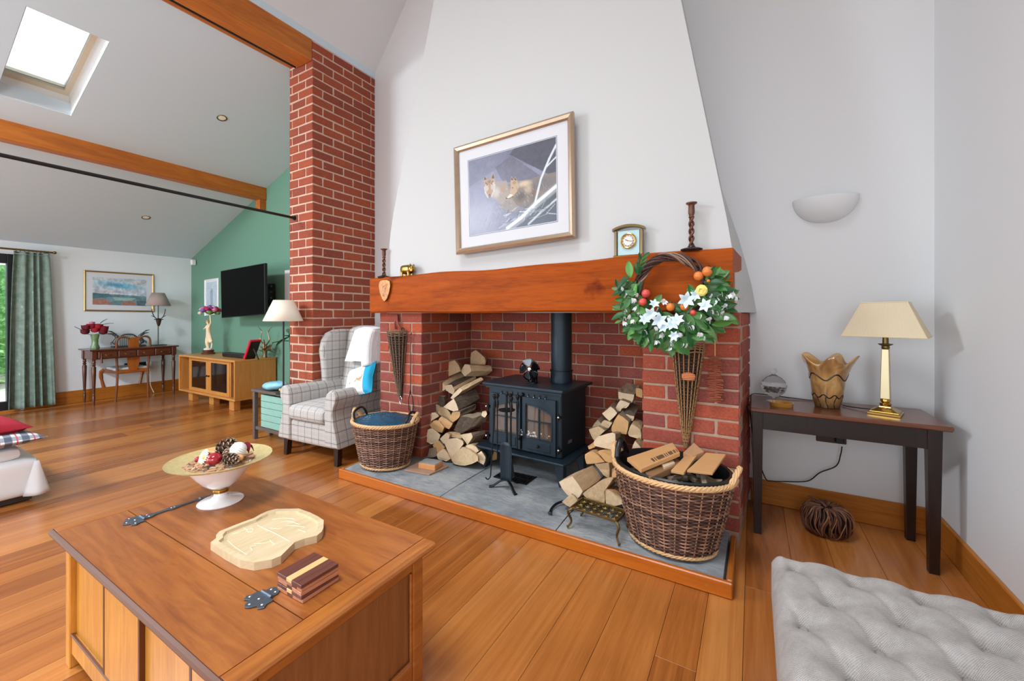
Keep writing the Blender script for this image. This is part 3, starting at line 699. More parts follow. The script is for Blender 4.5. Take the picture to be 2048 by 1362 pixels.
# ------------------------------------------------------------ split logs
M['log_end'] = plain('log_end_grain', '#d8c0a0', 0.85, 0, 0.16, 35, 0.4, bscale=90)
M['log_split'] = wood('log_split_face', [(.25, '#a58866'), (.5, '#bfa27d'), (.8, '#d6bd98')], 'Y', 3, .85, stretch=10, rnd=.25, bump=.5)
M['log_grey'] = wood('log_weathered', [(.25, '#70604f'), (.5, '#95826b'), (.8, '#b09b80')], 'Y', 3, .9, stretch=10, rnd=.25, bump=.5)
M['log_bark'] = wood('log_bark', [(.25, '#322820'), (.5, '#54463a'), (.8, '#7c6b5a')], 'Y', 5, .95, stretch=4, rnd=.2, bump=.9)
M['log_tan'] = plain('log_warm', '#c59a68', 0.85, 0, 0.2, 30, 0.4)
def log(ox, oy, sc, pts, y0, ex, ey, y1, label, end='log_end', side='log_split', bark=None, group='split logs in the left pile'):
    P = [aty(ox + x / sc, oy + y / sc, y0) for x, y in pts]
    # make the outline a little lumpy
    c = sum(P, Vector()) / len(P)
    E = aty(ox + ex / sc, oy + ey / sc, y1) - c
    if E.y < 0.12: E = E + Vector((0, .12 - E.y, 0))
    area2 = sum((P[i].x - c.x) * (P[(i + 1) % len(P)].z - c.z) - (P[(i + 1) % len(P)].x - c.x) * (P[i].z - c.z) for i in range(len(P)))
    if area2 < 0: P = P[::-1]
    Q = []
    for i, p in enumerate(P):
        q = P[(i + 1) % len(P)]; Q.append(p); mid = (p + q) / 2; dv = (mid - c) * 0.06; Q.append(mid + dv + Vector((0, random.uniform(-.004, .006), random.uniform(-.003, .003))))
    n = len(Q); m = MB(); secs = 4
    for k in range(secs + 1):
        t = k / secs; s = 1 - .10 * t + .04 * math.sin(t * 5 + ox + len(pts))
        for q in Q:
            r = (q - c) * s; m.v.append(c + r + E * t + Vector((random.uniform(-.003, .003), 0, random.uniform(-.003, .003))) * (1 if 0 < k else 0))
    m.f = [tuple(range(n)), tuple(reversed(range(secs * n, secs * n + n)))]; m.m = [0, 0]
    # the topmost or lowest run of side faces may carry bark
    for i in range(n):
        j = (i + 1) % n; mid = (Q[i] + Q[j]) / 2
        b = 1
        if bark == 'top' and mid.z > c.z + .25 * (max(p.z for p in P) - c.z): b = 2
        if bark == 'all': b = 2
        for k in range(secs): m.f.append((k * n + i, (k + 1) * n + i, (k + 1) * n + j, k * n + j)); m.m.append(b)
    loc = c + E / 2; loc.z = min(v[2] for v in m.v)
    return solo('log', m, [M[end], M[side], M['log_bark']], label, 'log', group, loc, smooth=False)
random.seed(21)
A = (680, 620, 4.006)
L = [
 ([(738, 480), (750, 456), (915, 405), (962, 490), (800, 555), (745, 575)], 2.84, 870, 470, 3.05, 'long pale split log lying lengthways, upper left of the left pile', 'log_split', 'log_split', None),
 ([(968, 490), (1000, 435), (1040, 445), (1052, 490), (1000, 532)], 2.88, 1185, 480, 3.06, 'stubby pale log with a hexagonal end just under the topmost log of the left pile', 'log_end', 'log_split', None),
 ([(1045, 430), (1050, 345), (1088, 322), (1160, 382), (1160, 438)], 3.0, 1125, 375, 3.16, 'small flaking log perched at the very top of the left pile', 'log_split', 'log_split', None),
 ([(725, 600), (745, 575), (800, 572), (842, 605), (838, 640), (790, 652), (738, 628)], 2.76, 950, 520, 3.0, 'blunt pale log below the long pale split log, left pile', 'log_end', 'log_split', None),
 ([(842, 605), (895, 600), (918, 640), (905, 678), (848, 642)], 2.74, 1060, 540, 3.0, 'pale ended log with dark bark back in the middle top of the left pile', 'log_end', 'log_split', 'top'),
 ([(885, 702), (958, 622), (978, 648), (902, 716)], 2.70, 1105, 580, 2.86, 'thin slab log with a bright white narrow end pointing at the stove top', 'log_end', 'log_split', None),
 ([(690, 690), (728, 630), (772, 652), (758, 705), (712, 746), (696, 732)], 2.68, 800, 680, 2.95, 'pale wedge log at the left edge of the left pile, third from the top', 'log_end', 'log_split', None),
 ([(740, 730), (776, 690), (832, 698), (838, 772), (790, 760)], 2.71, 850, 700, 2.98, 'dark ended log wedged beside the pale wedge at the left edge', 'log_bark', 'log_grey', None),
 ([(825, 778), (912, 708), (950, 800), (930, 822)], 2.66, 1080, 690, 2.86, 'big black barked log with a triangular pale end beside the stove', 'log_end', 'log_split', 'all'),
 ([(725, 782), (745, 745), (802, 772), (792, 835), (735, 810)], 2.68, 820, 780, 2.95, 'grey ended log under the dark ended log, left pile', 'log_grey', 'log_grey', None),
 ([(785, 782), (855, 790), (892, 850), (852, 878), (788, 832)], 2.66, 880, 790, 2.92, 'rough pale log in the centre left of the left pile', 'log_split', 'log_split', None),
 ([(685, 852), (702, 826), (762, 820), (792, 852), (702, 908)], 2.62, 790, 830, 2.9, 'pale triangular log at the left edge halfway down the left pile', 'log_end', 'log_grey', None),
 ([(868, 880), (900, 820), (962, 815), (952, 862), (900, 902)], 2.64, 1050, 790, 2.8, 'orange brown knotty log in the heart of the left pile', 'log_tan', 'log_grey', 'top'),
 ([(788, 880), (812, 852), (902, 910), (872, 955), (822, 932)], 2.60, 880, 870, 2.85, 'reddish brown slab log below the rough pale log', 'log_tan', 'log_grey', None),
 ([(912, 962), (968, 852), (1062, 868), (1046, 940), (970, 988)], 2.60, 1120, 880, 2.74, 'large dark barked log lying against the stove side', 'log_bark', 'log_grey', None),
 ([(1132, 845), (1142, 812), (1168, 808), (1178, 835), (1160, 862)], 2.62, 1180, 820, 2.8, 'little pale branch end poking out behind the stove front edge', 'log_end', 'log_bark', None),
 ([(720, 922), (752, 888), (792, 890), (832, 940), (815, 982), (740, 952)], 2.58, 840, 900, 2.85, 'warm pale log with rounded top above the white half round', 'log_tan', 'log_split', None),
 ([(685, 1050), (705, 962), (745, 952), (802, 1002), (782, 1052), (730, 1074)], 2.56, 800, 990, 2.82, 'white half round log low on the left edge of the left pile', 'log_end', 'log_bark', None),
 ([(800, 1032), (850, 985), (880, 1000), (866, 1040), (830, 1072)], 2.56, 930, 1000, 2.8, 'small pale notched log left of the fan shaped log', 'log_end', 'log_split', None),
 ([(850, 1000), (880, 975), (960, 985), (975, 1030), (900, 1020)], 2.60, 950, 985, 2.85, 'narrow striped log lying above the fan shaped log', 'log_split', 'log_grey', None),
 ([(828, 1045), (900, 1030), (968, 1045), (985, 1075), (888, 1188), (865, 1130)], 2.54, 960, 1060, 2.8, 'large fan shaped log with a dark speck in its pale end', 'log_end', 'log_split', None),
 ([(960, 1000), (1050, 985), (1062, 1020), (1020, 1082), (1000, 1050)], 2.58, 1130, 1000, 2.76, 'pale wedge log low beside the stove base plate', 'log_end', 'log_grey', None),
 ([(1008, 1085), (1062, 1078), (1112, 1130), (1060, 1162), (1015, 1146)], 2.54, 1130, 1090, 2.75, 'white half round log under the wedge beside the stove base', 'log_end', 'log_split', None),
 ([(740, 1082), (790, 1045), (842, 1100), (782, 1152)], 2.53, 850, 1080, 2.8, 'brown diamond shaped log end above the bottom white half round', 'log_tan', 'log_grey', None),
 ([(775, 1152), (832, 1112), (886, 1190), (850, 1212), (790, 1198)], 2.52, 900, 1150, 2.8, 'white half round log on the slate at the front of the left pile', 'log_end', 'log_split', None),
 ([(700, 1178), (715, 1112), (762, 1100), (782, 1165), (742, 1182)], 2.52, 800, 1130, 2.8, 'grey shadowed log end at the bottom left corner by the pier', 'log_grey', 'log_grey', None),
 ([(890, 1182), (982, 1100), (1082, 1152), (1102, 1208), (1000, 1245), (920, 1232)], 2.50, 1080, 1150, 2.76, 'widest half round log resting on the slate in the left pile', 'log_split', 'log_split', None),
 ([(1075, 1182), (1132, 1130), (1165, 1180), (1150, 1240), (1100, 1212)], 2.54, 1180, 1170, 2.8, 'log half hidden behind the left front leg of the stove', 'log_end', 'log_grey', None),
 ([(1180, 1160), (1215, 1130), (1262, 1150), (1252, 1200), (1190, 1212)], 2.66, 1260, 1160, 2.9, 'dim log lying far under the stove', 'log_tan', 'log_grey', None),
]
for p, y0, ex, ey, y1, lb, e, sd, bk in L: log(*A, p, y0, ex, ey, y1, lb, e, sd, bk)
A = (1100, 740, 4.54); GR = 'split logs in the right pile'
R_ = [
 ([(618, 195), (690, 212), (766, 225), (745, 300), (622, 262)], 2.92, 755, 150, 3.1, 'pale roof shaped log at the very top of the right pile', 'log_end', 'log_grey', None),
 ([(780, 165), (838, 175), (840, 255), (780, 235)], 2.92, 810, 190, 3.1, 'orange log end at the top against the right pier', 'log_tan', 'log_grey', None),
 ([(600, 340), (640, 275), (722, 305), (690, 345), (650, 350), (640, 376), (610, 370)], 2.84, 700, 290, 3.05, 'pale hooked log just below the topmost log of the right pile', 'log_end', 'log_grey', None),
 ([(470, 395), (550, 330), (612, 392), (540, 466)], 2.78, 600, 330, 3.05, 'pale diamond shaped log end upper left in the right pile', 'log_end', 'log_grey', None),
 ([(655, 408), (700, 402), (766, 420), (752, 466), (660, 440)], 2.80, 760, 320, 3.0, 'dark topped log against the right pier, upper part of the right pile', 'log_end', 'log_bark', 'top'),
 ([(460, 490), (490, 455), (566, 480), (532, 530), (470, 520)], 2.76, 560, 450, 3.0, 'small shadowed log below the diamond shaped end', 'log_split', 'log_grey', None),
 ([(555, 520), (620, 400), (716, 470), (695, 588), (560, 560)], 2.72, 700, 440, 2.98, 'large brown cracked log in the middle of the right pile', 'log_tan', 'log_grey', None),
 ([(705, 570), (742, 490), (822, 540), (828, 635), (720, 602)], 2.70, 800, 500, 2.95, 'pale blocky log against the right pier, mid height', 'log_split', 'log_split', None),
 ([(380, 520), (432, 450), (466, 490), (455, 516)], 2.78, 480, 450, 3.0, 'thin dim log sliver beside the stove, right pile', 'log_grey', 'log_grey', None),
 ([(350, 540), (440, 510), (502, 550), (402, 642), (375, 602)], 2.70, 500, 520, 2.95, 'greyish wedge log touching the side of the stove', 'log_split', 'log_grey', None),
 ([(398, 652), (440, 602), (530, 575), (592, 580), (588, 730), (410, 690)], 2.58, 600, 600, 2.85, 'broad white half round log above the wicker basket handle', 'log_end', 'log_grey', None),
 ([(340, 692), (400, 652), (412, 700), (352, 722)], 2.62, 430, 660, 2.85, 'small tan chip end beside the broad white half round', 'log_tan', 'log_grey', None),
 ([(315, 765), (388, 735), (502, 835), (345, 857), (325, 840)], 2.50, 480, 760, 2.78, 'tan triangular log below the broad white half round', 'log_tan', 'log_tan', None),
 ([(430, 745), (470, 725), (562, 740), (582, 845), (505, 832)], 2.48, 580, 760, 2.75, 'tan wedge log tucked behind the basket rim', 'log_tan', 'log_tan', None),
 ([(402, 852), (535, 840), (540, 985), (482, 952)], 2.42, 620, 890, 2.68, 'pale quarter log in the middle of the lower right pile', 'log_split', 'log_tan', None),
 ([(78, 1015), (202, 960), (300, 1102), (240, 1180), (150, 1130)], 2.28, 380, 960, 2.52, 'big square log with a white end jutting out at the front of the right pile', 'log_end', 'log_split', None),
 ([(302, 1122), (400, 1050), (470, 1000), (572, 985), (492, 1100), (490, 1228), (350, 1172)], 2.28, 540, 1040, 2.5, 'curved pale log between the big square log and the trivet', 'log_split', 'log_split', None),
 ([(500, 1090), (560, 1100), (642, 1150), (668, 1218), (510, 1242)], 2.24, 640, 1110, 2.45, 'quarter log standing behind the brass trivet', 'log_split', 'log_tan', None),
 ([(105, 1197), (190, 1122), (252, 1182), (190, 1252)], 2.26, 300, 1130, 2.48, 'short log on the slate below the big square log', 'log_split', 'log_grey', None),
 ([(735, 742), (772, 640), (852, 745), (830, 790), (760, 795)], 2.56, 850, 690, 2.8, 'pale log end seen through the black basket handle', 'log_end', 'log_split', None),
 ([(560, 900), (620, 870), (650, 980), (600, 1020), (560, 990)], 2.40, 640, 920, 2.62, 'shadowed brown log close behind the right basket', 'log_tan', 'log_bark', None),
]
for p, y0, ex, ey, y1, lb, e, sd, bk in R_: log(*A, p, y0, ex, ey, y1, lb, e, sd, bk, GR)

# ------------------------------------------------------------ wicker baskets
M['wick'] = plain('brown_willow', '#74503f', 0.5, 0, 0.5, 60, 0.2)
M['wick_dark'] = plain('dark_willow', '#4a2f26', 0.55, 0, 0.5, 60, 0.2)
M['wick_light'] = plain('light_willow', '#946f5c', 0.5, 0, 0.4, 60, 0.2)
M['wick_pale'] = plain('buff_willow', '#d6ad7c', 0.55, 0, 0.2, 50, 0.2)
M['stake'] = plain('stake_willow', '#b98e6c', 0.6, 0, 0.2, 50)
def basket(name, label, loc, rzv, r0, r1, hgt, ex, ey, rows, nst, handles):
    b = thing(name, label, 'basket', loc, rzv)
    def rad(z): return r0 + (r1 - r0) * (z / hgt) ** .85
    def P(a, z, off=0): r = rad(z) + off; return Vector((r * ex * math.cos(a), r * ey * math.sin(a), z))
    m = MB(); m.lathe([(rad(z) - .008, z) for z in (0.01, hgt * .25, hgt * .5, hgt * .75, hgt)], n=40, sx=ex, sy=ey, cap=False)
    m.v += [(0, 0, .012)]; k0 = len(m.v) - 1
    for k in range(40): m.f.append((k0, (k + 1) % 40, k)); m.m.append(0)
    m.build('inner_wall', M['wick'], b, smooth=True)
    seg = nst * 4; wv = MB(); random.seed(int(r0 * 1000))
    z0, z1 = .035, hgt - .022
    for q in range(rows):
        z = z0 + (z1 - z0) * q / (rows - 1); ph = q % 2
        pts = [P(2 * PI * k / seg, z + .0012 * math.sin(k * 1.7 + q), .0065 * math.cos(2 * PI * k / 8 + PI * ph)) for k in range(seg)]
        wv.cur = random.choice((0, 0, 1, 2)); wv.tube(pts, (z1 - z0) / rows * .47, 5, closed=True)
    wv.build('weave', [M['wick'], M['wick_dark'], M['wick_light']], b, kind='stuff', smooth=True)
    for k in range(nst):
        a = 2 * PI * (k + .0) / nst
        MB().tube([P(a, z, .0035) for z in (.02, hgt * .35, hgt * .7, hgt - .012)], .0034, 6).build('stake', M['stake'], b, smooth=True)
    for (zc, off, rr, nn, amp) in ((.018, .003, .007, 3, .006), (hgt, .004, .010, 4, .009)):
        for q in range(nn):
            pts = []
            for k in range(120):
                t = k / 120; ph = t * 2 * PI * nst / 1.5 + q * 2 * PI / nn
                pts.append(P(2 * PI * t, zc + amp * math.sin(ph), off + amp * .8 * math.cos(ph)))
            MB().tube(pts, rr * .72, 6, closed=True).build('rim_braid', M['wick_pale'], b, smooth=True)
    for a in handles:
        for q in range(4):
            pts = []
            for k in range(25):
                t = k / 24; ang = a + (t - .5) * .52; lift = .075 * math.sin(PI * t); ph = t * 12 + q * PI / 2
                v = P(ang, hgt - .005, .004 + .018 * math.sin(PI * t)); pts.append(v + Vector((.008 * math.cos(ph) * math.cos(a), .008 * math.cos(ph) * math.sin(a), lift + .008 * math.sin(ph))))
            MB().tube(pts, .0062, 6).build('handle_strand', M['wick_pale'], b, smooth=True)
    return b, P
bL, PL = basket('wicker_basket', 'smaller brown wicker basket holding a dark blue tub, left end of the hearth', (-2.475, 2.262, HZ), math.radians(10), .178, .250, .345, 1.03, .86, 34, 26, (math.radians(5), math.radians(185)))
bR, PR = basket('wicker_basket', 'large brown wicker log basket at the right front of the hearth', (-.362, 2.245, HZ), math.radians(-8), .192, .276, .375, 1.05, .86, 38, 30, (math.radians(0), math.radians(180)))
# black liner in the right basket, plastic tub in the left one
M['liner'] = plain('black_rubber', '#0f1012', 0.35, 0, .2, 30)
M['tub'] = plain('navy_scaled_plastic', '#1b4a63', 0.18, 0, 0.35, 30)
ln = thing('rubber_bucket', 'black rubber liner bucket with loop handle inside the large wicker basket', 'bucket', bR.location + Vector((0, 0, .03)), math.radians(-8))
m = MB(); m.lathe([(.0, .03), (.175, .03), (.185, .06), (.258, .35), (.272, .352), (.275, .362), (.268, .37), (.256, .366), (.250, .34), (.17, .07), (0, .05)], n=40, sx=1.05, sy=.85); m.build('shell', M['liner'], ln, smooth=True)
for a in (math.radians(180),):
    pts = [(.262 * 1.05 * math.cos(a + t * .21), .262 * .85 * math.sin(a + t * .21) * 1.3, .355 + .085 * math.cos(t * PI / 2) ** .7) for t in [-1 + 2 * k / 14 for k in range(15)]]
    MB().tube(pts, .016, 10).build('handle', M['liner'], ln, smooth=True)
tb = thing('plastic_tub', 'shallow dark blue scaly plastic trug resting in the smaller wicker basket', 'trug', bL.location + Vector((0, 0, .30)), math.radians(10))
def domed(u, v):
    a = 2 * PI * u; r = v; z = .095 - .05 * r ** 2.2; sc = .004 * math.sin(a * 9 + r * 22) * math.sin(r * 34); return (r * .245 * math.cos(a), r * .20 * math.sin(a), z + sc)
m = MB(); m.grid(domed, 96, 30); m.build('scaled_lid', M['tub'], tb, smooth=True)
m = MB(); m.lathe([(.17, -.03), (.225, .03), (.245, .038), (.252, .046), (.245, .052), (.235, .046)], n=48, sx=1.0, sy=.82); m.build('rim', plain('navy_rim', '#0b1a24', .3), tb, smooth=True)
for sx in (-1, 1):
    pts = smooth_path([(sx * .235, -.075, .045), (sx * .25, -.06, .10), (sx * .24, 0, .128), (sx * .25, .06, .10), (sx * .235, .075, .045)], 4)
    MB().tube(pts, .009, 8).build('handle', M['liner'], tb, smooth=True)
# contents of the right basket
cb = plain('cardboard', '#c69460', 0.85, 0, .08, 15); cbd = plain('cardboard_dark_edge', '#8a6440', .9)
def quadslab(px, z, th, label, name='cardboard_strip', cat='cardboard', mat=cb, group='kindling in the large basket', band=False):
    P = [atz(x, y, zz) for (x, y, zz) in px]; m = MB(); m.prism([p - Vector((0, 0, th)) for p in P], (0, 0, th)); o = solo(name, m, mat, label, cat, group, bevel=.002)
    if band:
        a, b, c_, d = P; n0 = []
        e0 = a.lerp(b, .35).lerp(d.lerp(c_, .35), .62); e1 = a.lerp(b, .98).lerp(d.lerp(c_, .98), .62); f0 = a.lerp(b, .35).lerp(d.lerp(c_, .35), .9); f1 = a.lerp(b, .98).lerp(d.lerp(c_, .98), .9)
        mm = MB(); N = 26; random.seed(8)
        for k in range(N):
            if random.random() < .2: continue
            t0, t1 = k / N, (k + .62) / N
            up = Vector((0, 0, .0006)); mm.add([f0.lerp(f1, t0) + up, f0.lerp(f1, t1) + up, e0.lerp(e1, t1) + up, e0.lerp(e1, t0) + up], [(0, 1, 2, 3)])
        loc = o.location; mm.v = [tuple(Vector(v) - loc) for v in mm.v]; mm.build('print', plain('black_ink', '#2b211b', .8), o)
    return o
quadslab([(1254, 915, .50), (1345, 885, .545), (1360, 905, .545), (1282, 938, .50)], .5, .02, 'printed cardboard strip with a line of dark lettering, left in the basket', band=True)
quadslab([(1288, 942, .478), (1352, 915, .50), (1365, 925, .50), (1300, 955, .478)], .48, .03, 'lower cardboard strip under the printed one', mat=cbd)
quadslab([(1374, 940, .50), (1412, 905, .525), (1452, 908, .525), (1425, 946, .50)], .5, .012, 'wide plain cardboard flap at the right side of the basket')
quadslab([(1342, 940, .49), (1376, 905, .52), (1394, 910, .52), (1368, 945, .49)], .5, .014, 'narrow cardboard strip in the middle of the basket')
quadslab([(1366, 905, .53), (1388, 885, .55), (1408, 903, .53), (1385, 912, .52)], .5, .03, 'folded cardboard corner standing at the back of the basket', mat=plain('cardboard_pale', '#b98b66', .85))
quadslab([(1322, 925, .50), (1345, 918, .505), (1350, 925, .505), (1328, 934, .50)], .5, .02, 'pale wood chip among the cardboard strips', 'wood_chip', 'wood', M['log_end'])
random.seed(6); m = MB()
for k in range(46):
    a = random.uniform(0, 2 * PI); r = .2 * math.sqrt(random.random()); c = Vector((bR.location.x + r * math.cos(a), bR.location.y + .8 * r * math.sin(a), .43 + random.uniform(-.02, .02)))
    d = Vector((random.uniform(-1, 1), random.uniform(-1, 1), random.uniform(-.2, .2))).normalized(); m.obox(c, (.10, .022, .012), d.to_track_quat('X', 'Z').to_matrix())
o = solo('kindling', m, M['log_grey'], 'loose grey kindling chips filling the large wicker basket', 'kindling'); o['kind'] = 'stuff'
# ------------------------------------------------------------ checked wing armchair
def check_mat():
    t = NT('grey_check_wool'); tc = t.n('ShaderNodeTexCoord'); sp = t.n('ShaderNodeSeparateXYZ'); t.l(tc.outputs['Object'], sp.inputs[0])
    sn = t.n('ShaderNodeSeparateXYZ'); t.l(tc.outputs['Normal'], sn.inputs[0])
    def line(ax, per, off, w):
        f = t.math('FRACT', t.math('ADD', t.math('DIVIDE', sp.outputs[ax], per), off)); d = t.math('ABSOLUTE', t.math('SUBTRACT', f, 0.5))
        l = t.math('LESS_THAN', d, w); n = t.math('LESS_THAN', t.math('ABSOLUTE', sn.outputs[ax]), 0.75); return t.math('MULTIPLY', l, n)
    dk = None; lt = None
    for ax in range(3):
        a = line(ax, .088, .13 * ax, .028); b = line(ax, .044, .13 * ax + .25, .05)
        dk = a if dk is None else t.math('MAXIMUM', dk, a); lt = b if lt is None else t.math('MAXIMUM', lt, b)
    n = t.noise(tc.outputs['Object'], 260, 2, .6)
    base = t.ramp(n, [(.3, '#a9a49f'), (.7, '#bdb8b3')])
    c = t.mix(t.math('MULTIPLY', lt, .45), base, lin('#cfccc9')); c = t.mix(t.math('MULTIPLY', dk, .85), c, lin('#5b5653'))
    t.l(c, t.b.inputs['Base Color']); t.set(Roughness=.95); t.b.inputs['Sheen Weight'].default_value = .2; t.bump(n, .3, .003); return t.m
M['check'] = check_mat()
ac = thing('wing_armchair', 'grey checked wool wing armchair between the tall brick pillar and the fireplace', 'armchair', (-3.272, 2.12, 0), math.radians(3.5))
def pad(s, name, cen, size, r, label=None, fn=None, R=None, n=10): return MB().rbox(cen, size, r, n, fn, R).build(name, M['check'], s, smooth=True, ang=70, label=label)
pad(ac, 'seat_base', (0, .37, .235), (.66, .70, .20), .03)
def puff(hx, hy, amt): return lambda q: (q.x, q.y, q.z + (amt * math.cos(q.x / hx * PI / 2) ** .6 * math.cos(max(-1, min(1, q.y / hy)) * PI / 2) ** .6 if q.z > 0 else 0))
pad(ac, 'seat_cushion', (0, .28, .395), (.47, .60, .125), .05, fn=puff(.26, .32, .03))
for sx in (-1, 1):
    prof = [(.225, .15), (.225, .48), (.228, .55), (.245, .60), (.285, .628), (.33, .618), (.355, .58), (.35, .53), (.325, .485), (.315, .43), (.333, .34), (.36, .25), (.382, .15)]
    P = [(sx * x, 0.0, z) for x, z in prof]; P = P if sx < 0 else P[::-1]
    m = MB(); secs = (0, .02, .2, .4, .62); n = len(P)
    for y in secs:
        k = (0.94 if y == 0 else 1); cx, cz = sx * .29, .40
        for (x, _, z) in P: m.v.append(((cx + (x - cx) * k) * (1 - .09 * y / .62), y, (cz + (z - cz) * k if k < 1 else z) - (.02 * (y / .62) if z > .45 else 0)))
    m.f = [tuple(range(n))[::-1], tuple(range((len(secs) - 1) * n, len(secs) * n))]
    for j in range(len(secs) - 1):
        for i in range(n): m.f.append((j * n + i, j * n + (i + 1) % n, (j + 1) * n + (i + 1) % n, (j + 1) * n + i))
    m.m = [0] * len(m.f); m.build('arm', M['check'], ac, smooth=True, ang=50, bevel=.006)
tilt = Matrix.Rotation(math.radians(-9), 3, 'X')
pad(ac, 'backrest', (0, .66, .76), (.52, .13, .70), .06, R=tilt, fn=lambda q: (q.x * (1 - .05 * max(0, q.z)), q.y - (.03 * math.cos(q.x / .26 * PI / 2) if q.y < 0 else 0), q.z + (.03 * math.cos(q.x / .26 * PI / 2) if q.z > 0 else 0)))
for sx in (-1, 1):
    prof = [(.72, .50), (.50, .52), (.40, .60), (.395, .70), (.385, .80), (.37, .90), (.39, 1.0), (.44, 1.07), (.52, 1.10), (.62, 1.105), (.74, 1.10), (.80, 1.0)]
    m = MB(); m.prism([(sx * .255, y, z) for y, z in prof], (sx * .075, 0, 0)); m.build('wing', M['check'], ac, bevel=.022, smooth=True, ang=60)
MB().box((-.325, .55, .14), (.325, .74, .62), .02).build('back_panel', M['check'], ac, smooth=True)
for sx in (-1, 1):
    for y0, dy in ((.04, -.01), (.66, .04)):
        m = MB(); x = sx * (.32 if y0 < .1 else .29); m.prism([(x - .026, y0 - .005, .14), (x + .026, y0 - .005, .14), (x + .02 + sx * .004, y0 + dy, 0), (x - .02 + sx * .004, y0 + dy, 0)], (0, .045, 0)); m.build('leg', M['darkwood'], ac, bevel=.002)
thr = thing('knitted_throw', 'white knitted throw draped over the right of the armchair back', 'throw', (-3.272, 2.12, 0), math.radians(3.5))
def drape(u, v):
    x = -.13 + .49 * u; t = v
    if t < .62: s = t / .62; y, z = .47 + .105 * s + .0 * s, .80 + .335 * s; y -= .03 * math.sin(PI * s) * 0
    else: s = (t - .62) / .38; a = s * PI * .9; y, z = .66 - .085 * math.cos(a), 1.135 + .02 * math.sin(a) - .10 * max(0, s - .6)
    cx = max(0, x - .18) / .13
    y -= .20 * min(1, cx * 1.6) ** 1.3 * (1 - .5 * max(0, t - .62)); z += -.012 * (1 - u) ** 4 + .004 * math.sin(u * 40) * (1 - t) * .3
    if t < .62: z += .012 * math.sin(u * 7) * (1 - s)
    return (x + (.02 * math.sin(t * 5)), y - .012 - .004 * math.sin(u * 22 + t * 4), z)
knit = NT('white_knit'); vv = knit.coord('Object', (1, 1, 1)); wv = knit.n('ShaderNodeTexWave'); wv.inputs['Scale'].default_value = 45; wv.inputs['Distortion'].default_value = 3; knit.l(vv, wv.inputs['Vector'])
knit.b.inputs['Base Color'].default_value = lin('#eef0f3'); knit.set(Roughness=.95); knit.bump(wv.outputs['Fac'], .35, .006)
PATH = smooth_path([(-.095, .505, 0), (0, .50, 0), (.12, .485, 0), (.205, .47, 0), (.238, .43, 0), (.262, .365, 0), (.295, .345, 0), (.338, .365, 0), (.352, .45, 0), (.354, .60, 0), (.350, .76, 0)], 5)
def pathat(u):
    f = u * (len(PATH) - 1); i = min(int(f), len(PATH) - 2); return PATH[i].lerp(PATH[i + 1], f - i)
def hang(u, v):
    p = pathat(u); k = max(0, min(1, (.22 - p.x) / .1)) if p.y > .44 and u < .6 else 0
    z = .795 + .315 * v + .010 * math.sin(u * 9) * (1 - v); y = p.y + .10 * v * k + (.05 * v ** 4 if k < 1 else 0) + .004 * math.sin(u * 40)
    x = p.x + (-.02 * (1 - v) if u < .15 else 0); 
    if u < .12: z = .795 + .315 * v - .03 * (1 - u / .12) ** 2 * v
    return (x, y, z)
def over(u, v):
    a = Vector(hang(u, 1)); b = Vector((a.x, .80, 1.05)); q = a.lerp(b, v); q.z = a.z + .035 * math.sin(PI * min(1, v * 1.3)) - .06 * v; return q
tm = MB(); tm.grid(hang, 60, 16); tm.grid(over, 60, 12); tm.build('throw_cloth', knit.m, thr, smooth=True, solid=.012)
# cushion on the chair
def cushion(name, label, cen, size, R, mat, parts=None, cat='cushion', group=None, seam=None):
    t = thing(name, label, cat, cen, 0, group)
    hx, hy, hz = [q / 2 for q in size]
    def top(sg):
        def fn(u, v):
            x, y = u * 2 - 1, v * 2 - 1; e = (1 - abs(x) ** 2.6) * (1 - abs(y) ** 2.6); z = hz * max(0, e) ** .45
            pinch = 1 - .10 * (1 - abs(x)) ** 1.5 * abs(y) ** 4 - .0; pin2 = 1 - .10 * (1 - abs(y)) ** 1.5 * abs(x) ** 4
            return R @ Vector((x * hx * pin2, y * hy * pinch, sg * z))
        return fn
    m = MB(); m.grid(top(1), 22, 22); b = MB(); b.grid(top(-1), 22, 22); m.add(b.v, [f[::-1] for f in b.f])
    m.build('cover', mat, t, smooth=True)
    if seam:
        pts = [top(1)(a, b_) for a, b_ in [(i / 12, 0) for i in range(12)] + [(1, i / 12) for i in range(12)] + [(1 - i / 12, 1) for i in range(12)] + [(0, 1 - i / 12) for i in range(12)]]
        MB().tube(pts, .004, 6, closed=True).build('piping', seam, t, smooth=True)
    return t
def two_tone(name, a, b, axis, cut, spots=None):
    t = NT(name); tc = t.n('ShaderNodeTexCoord'); sp = t.n('ShaderNodeSeparateXYZ'); t.l(tc.outputs['Object'], sp.inputs[0])
    f = t.math('GREATER_THAN', sp.outputs[axis], cut); c = t.mix(f, lin(a), lin(b))
    if spots:
        n = t.noise(tc.outputs['Object'], spots[1], 3); k = t.ramp(n, [(spots[2], '#000000'), (spots[2] + .04, '#ffffff')])
        msk = t.math('MULTIPLY', k if False else t.n('ShaderNodeRGBToBW').outputs[0], 1.0)
        bw = t.n('ShaderNodeRGBToBW'); t.l(k, bw.inputs[0]); v = t.n('ShaderNodeVectorMath', operation='LENGTH'); t.l(tc.outputs['Object'], v.inputs[0])
        near = t.math('LESS_THAN', v.outputs['Value'], spots[3]); c = t.mix(t.math('MULTIPLY', bw.outputs[0], near), c, lin(spots[0]))
    t.l(c, t.b.inputs['Base Color']); t.set(Roughness=.85); return t.m
Rc = Matrix.Rotation(math.radians(-2), 3, 'Z') @ Matrix.Rotation(math.radians(58), 3, 'X') @ Matrix.Rotation(math.radians(24), 3, 'Z')
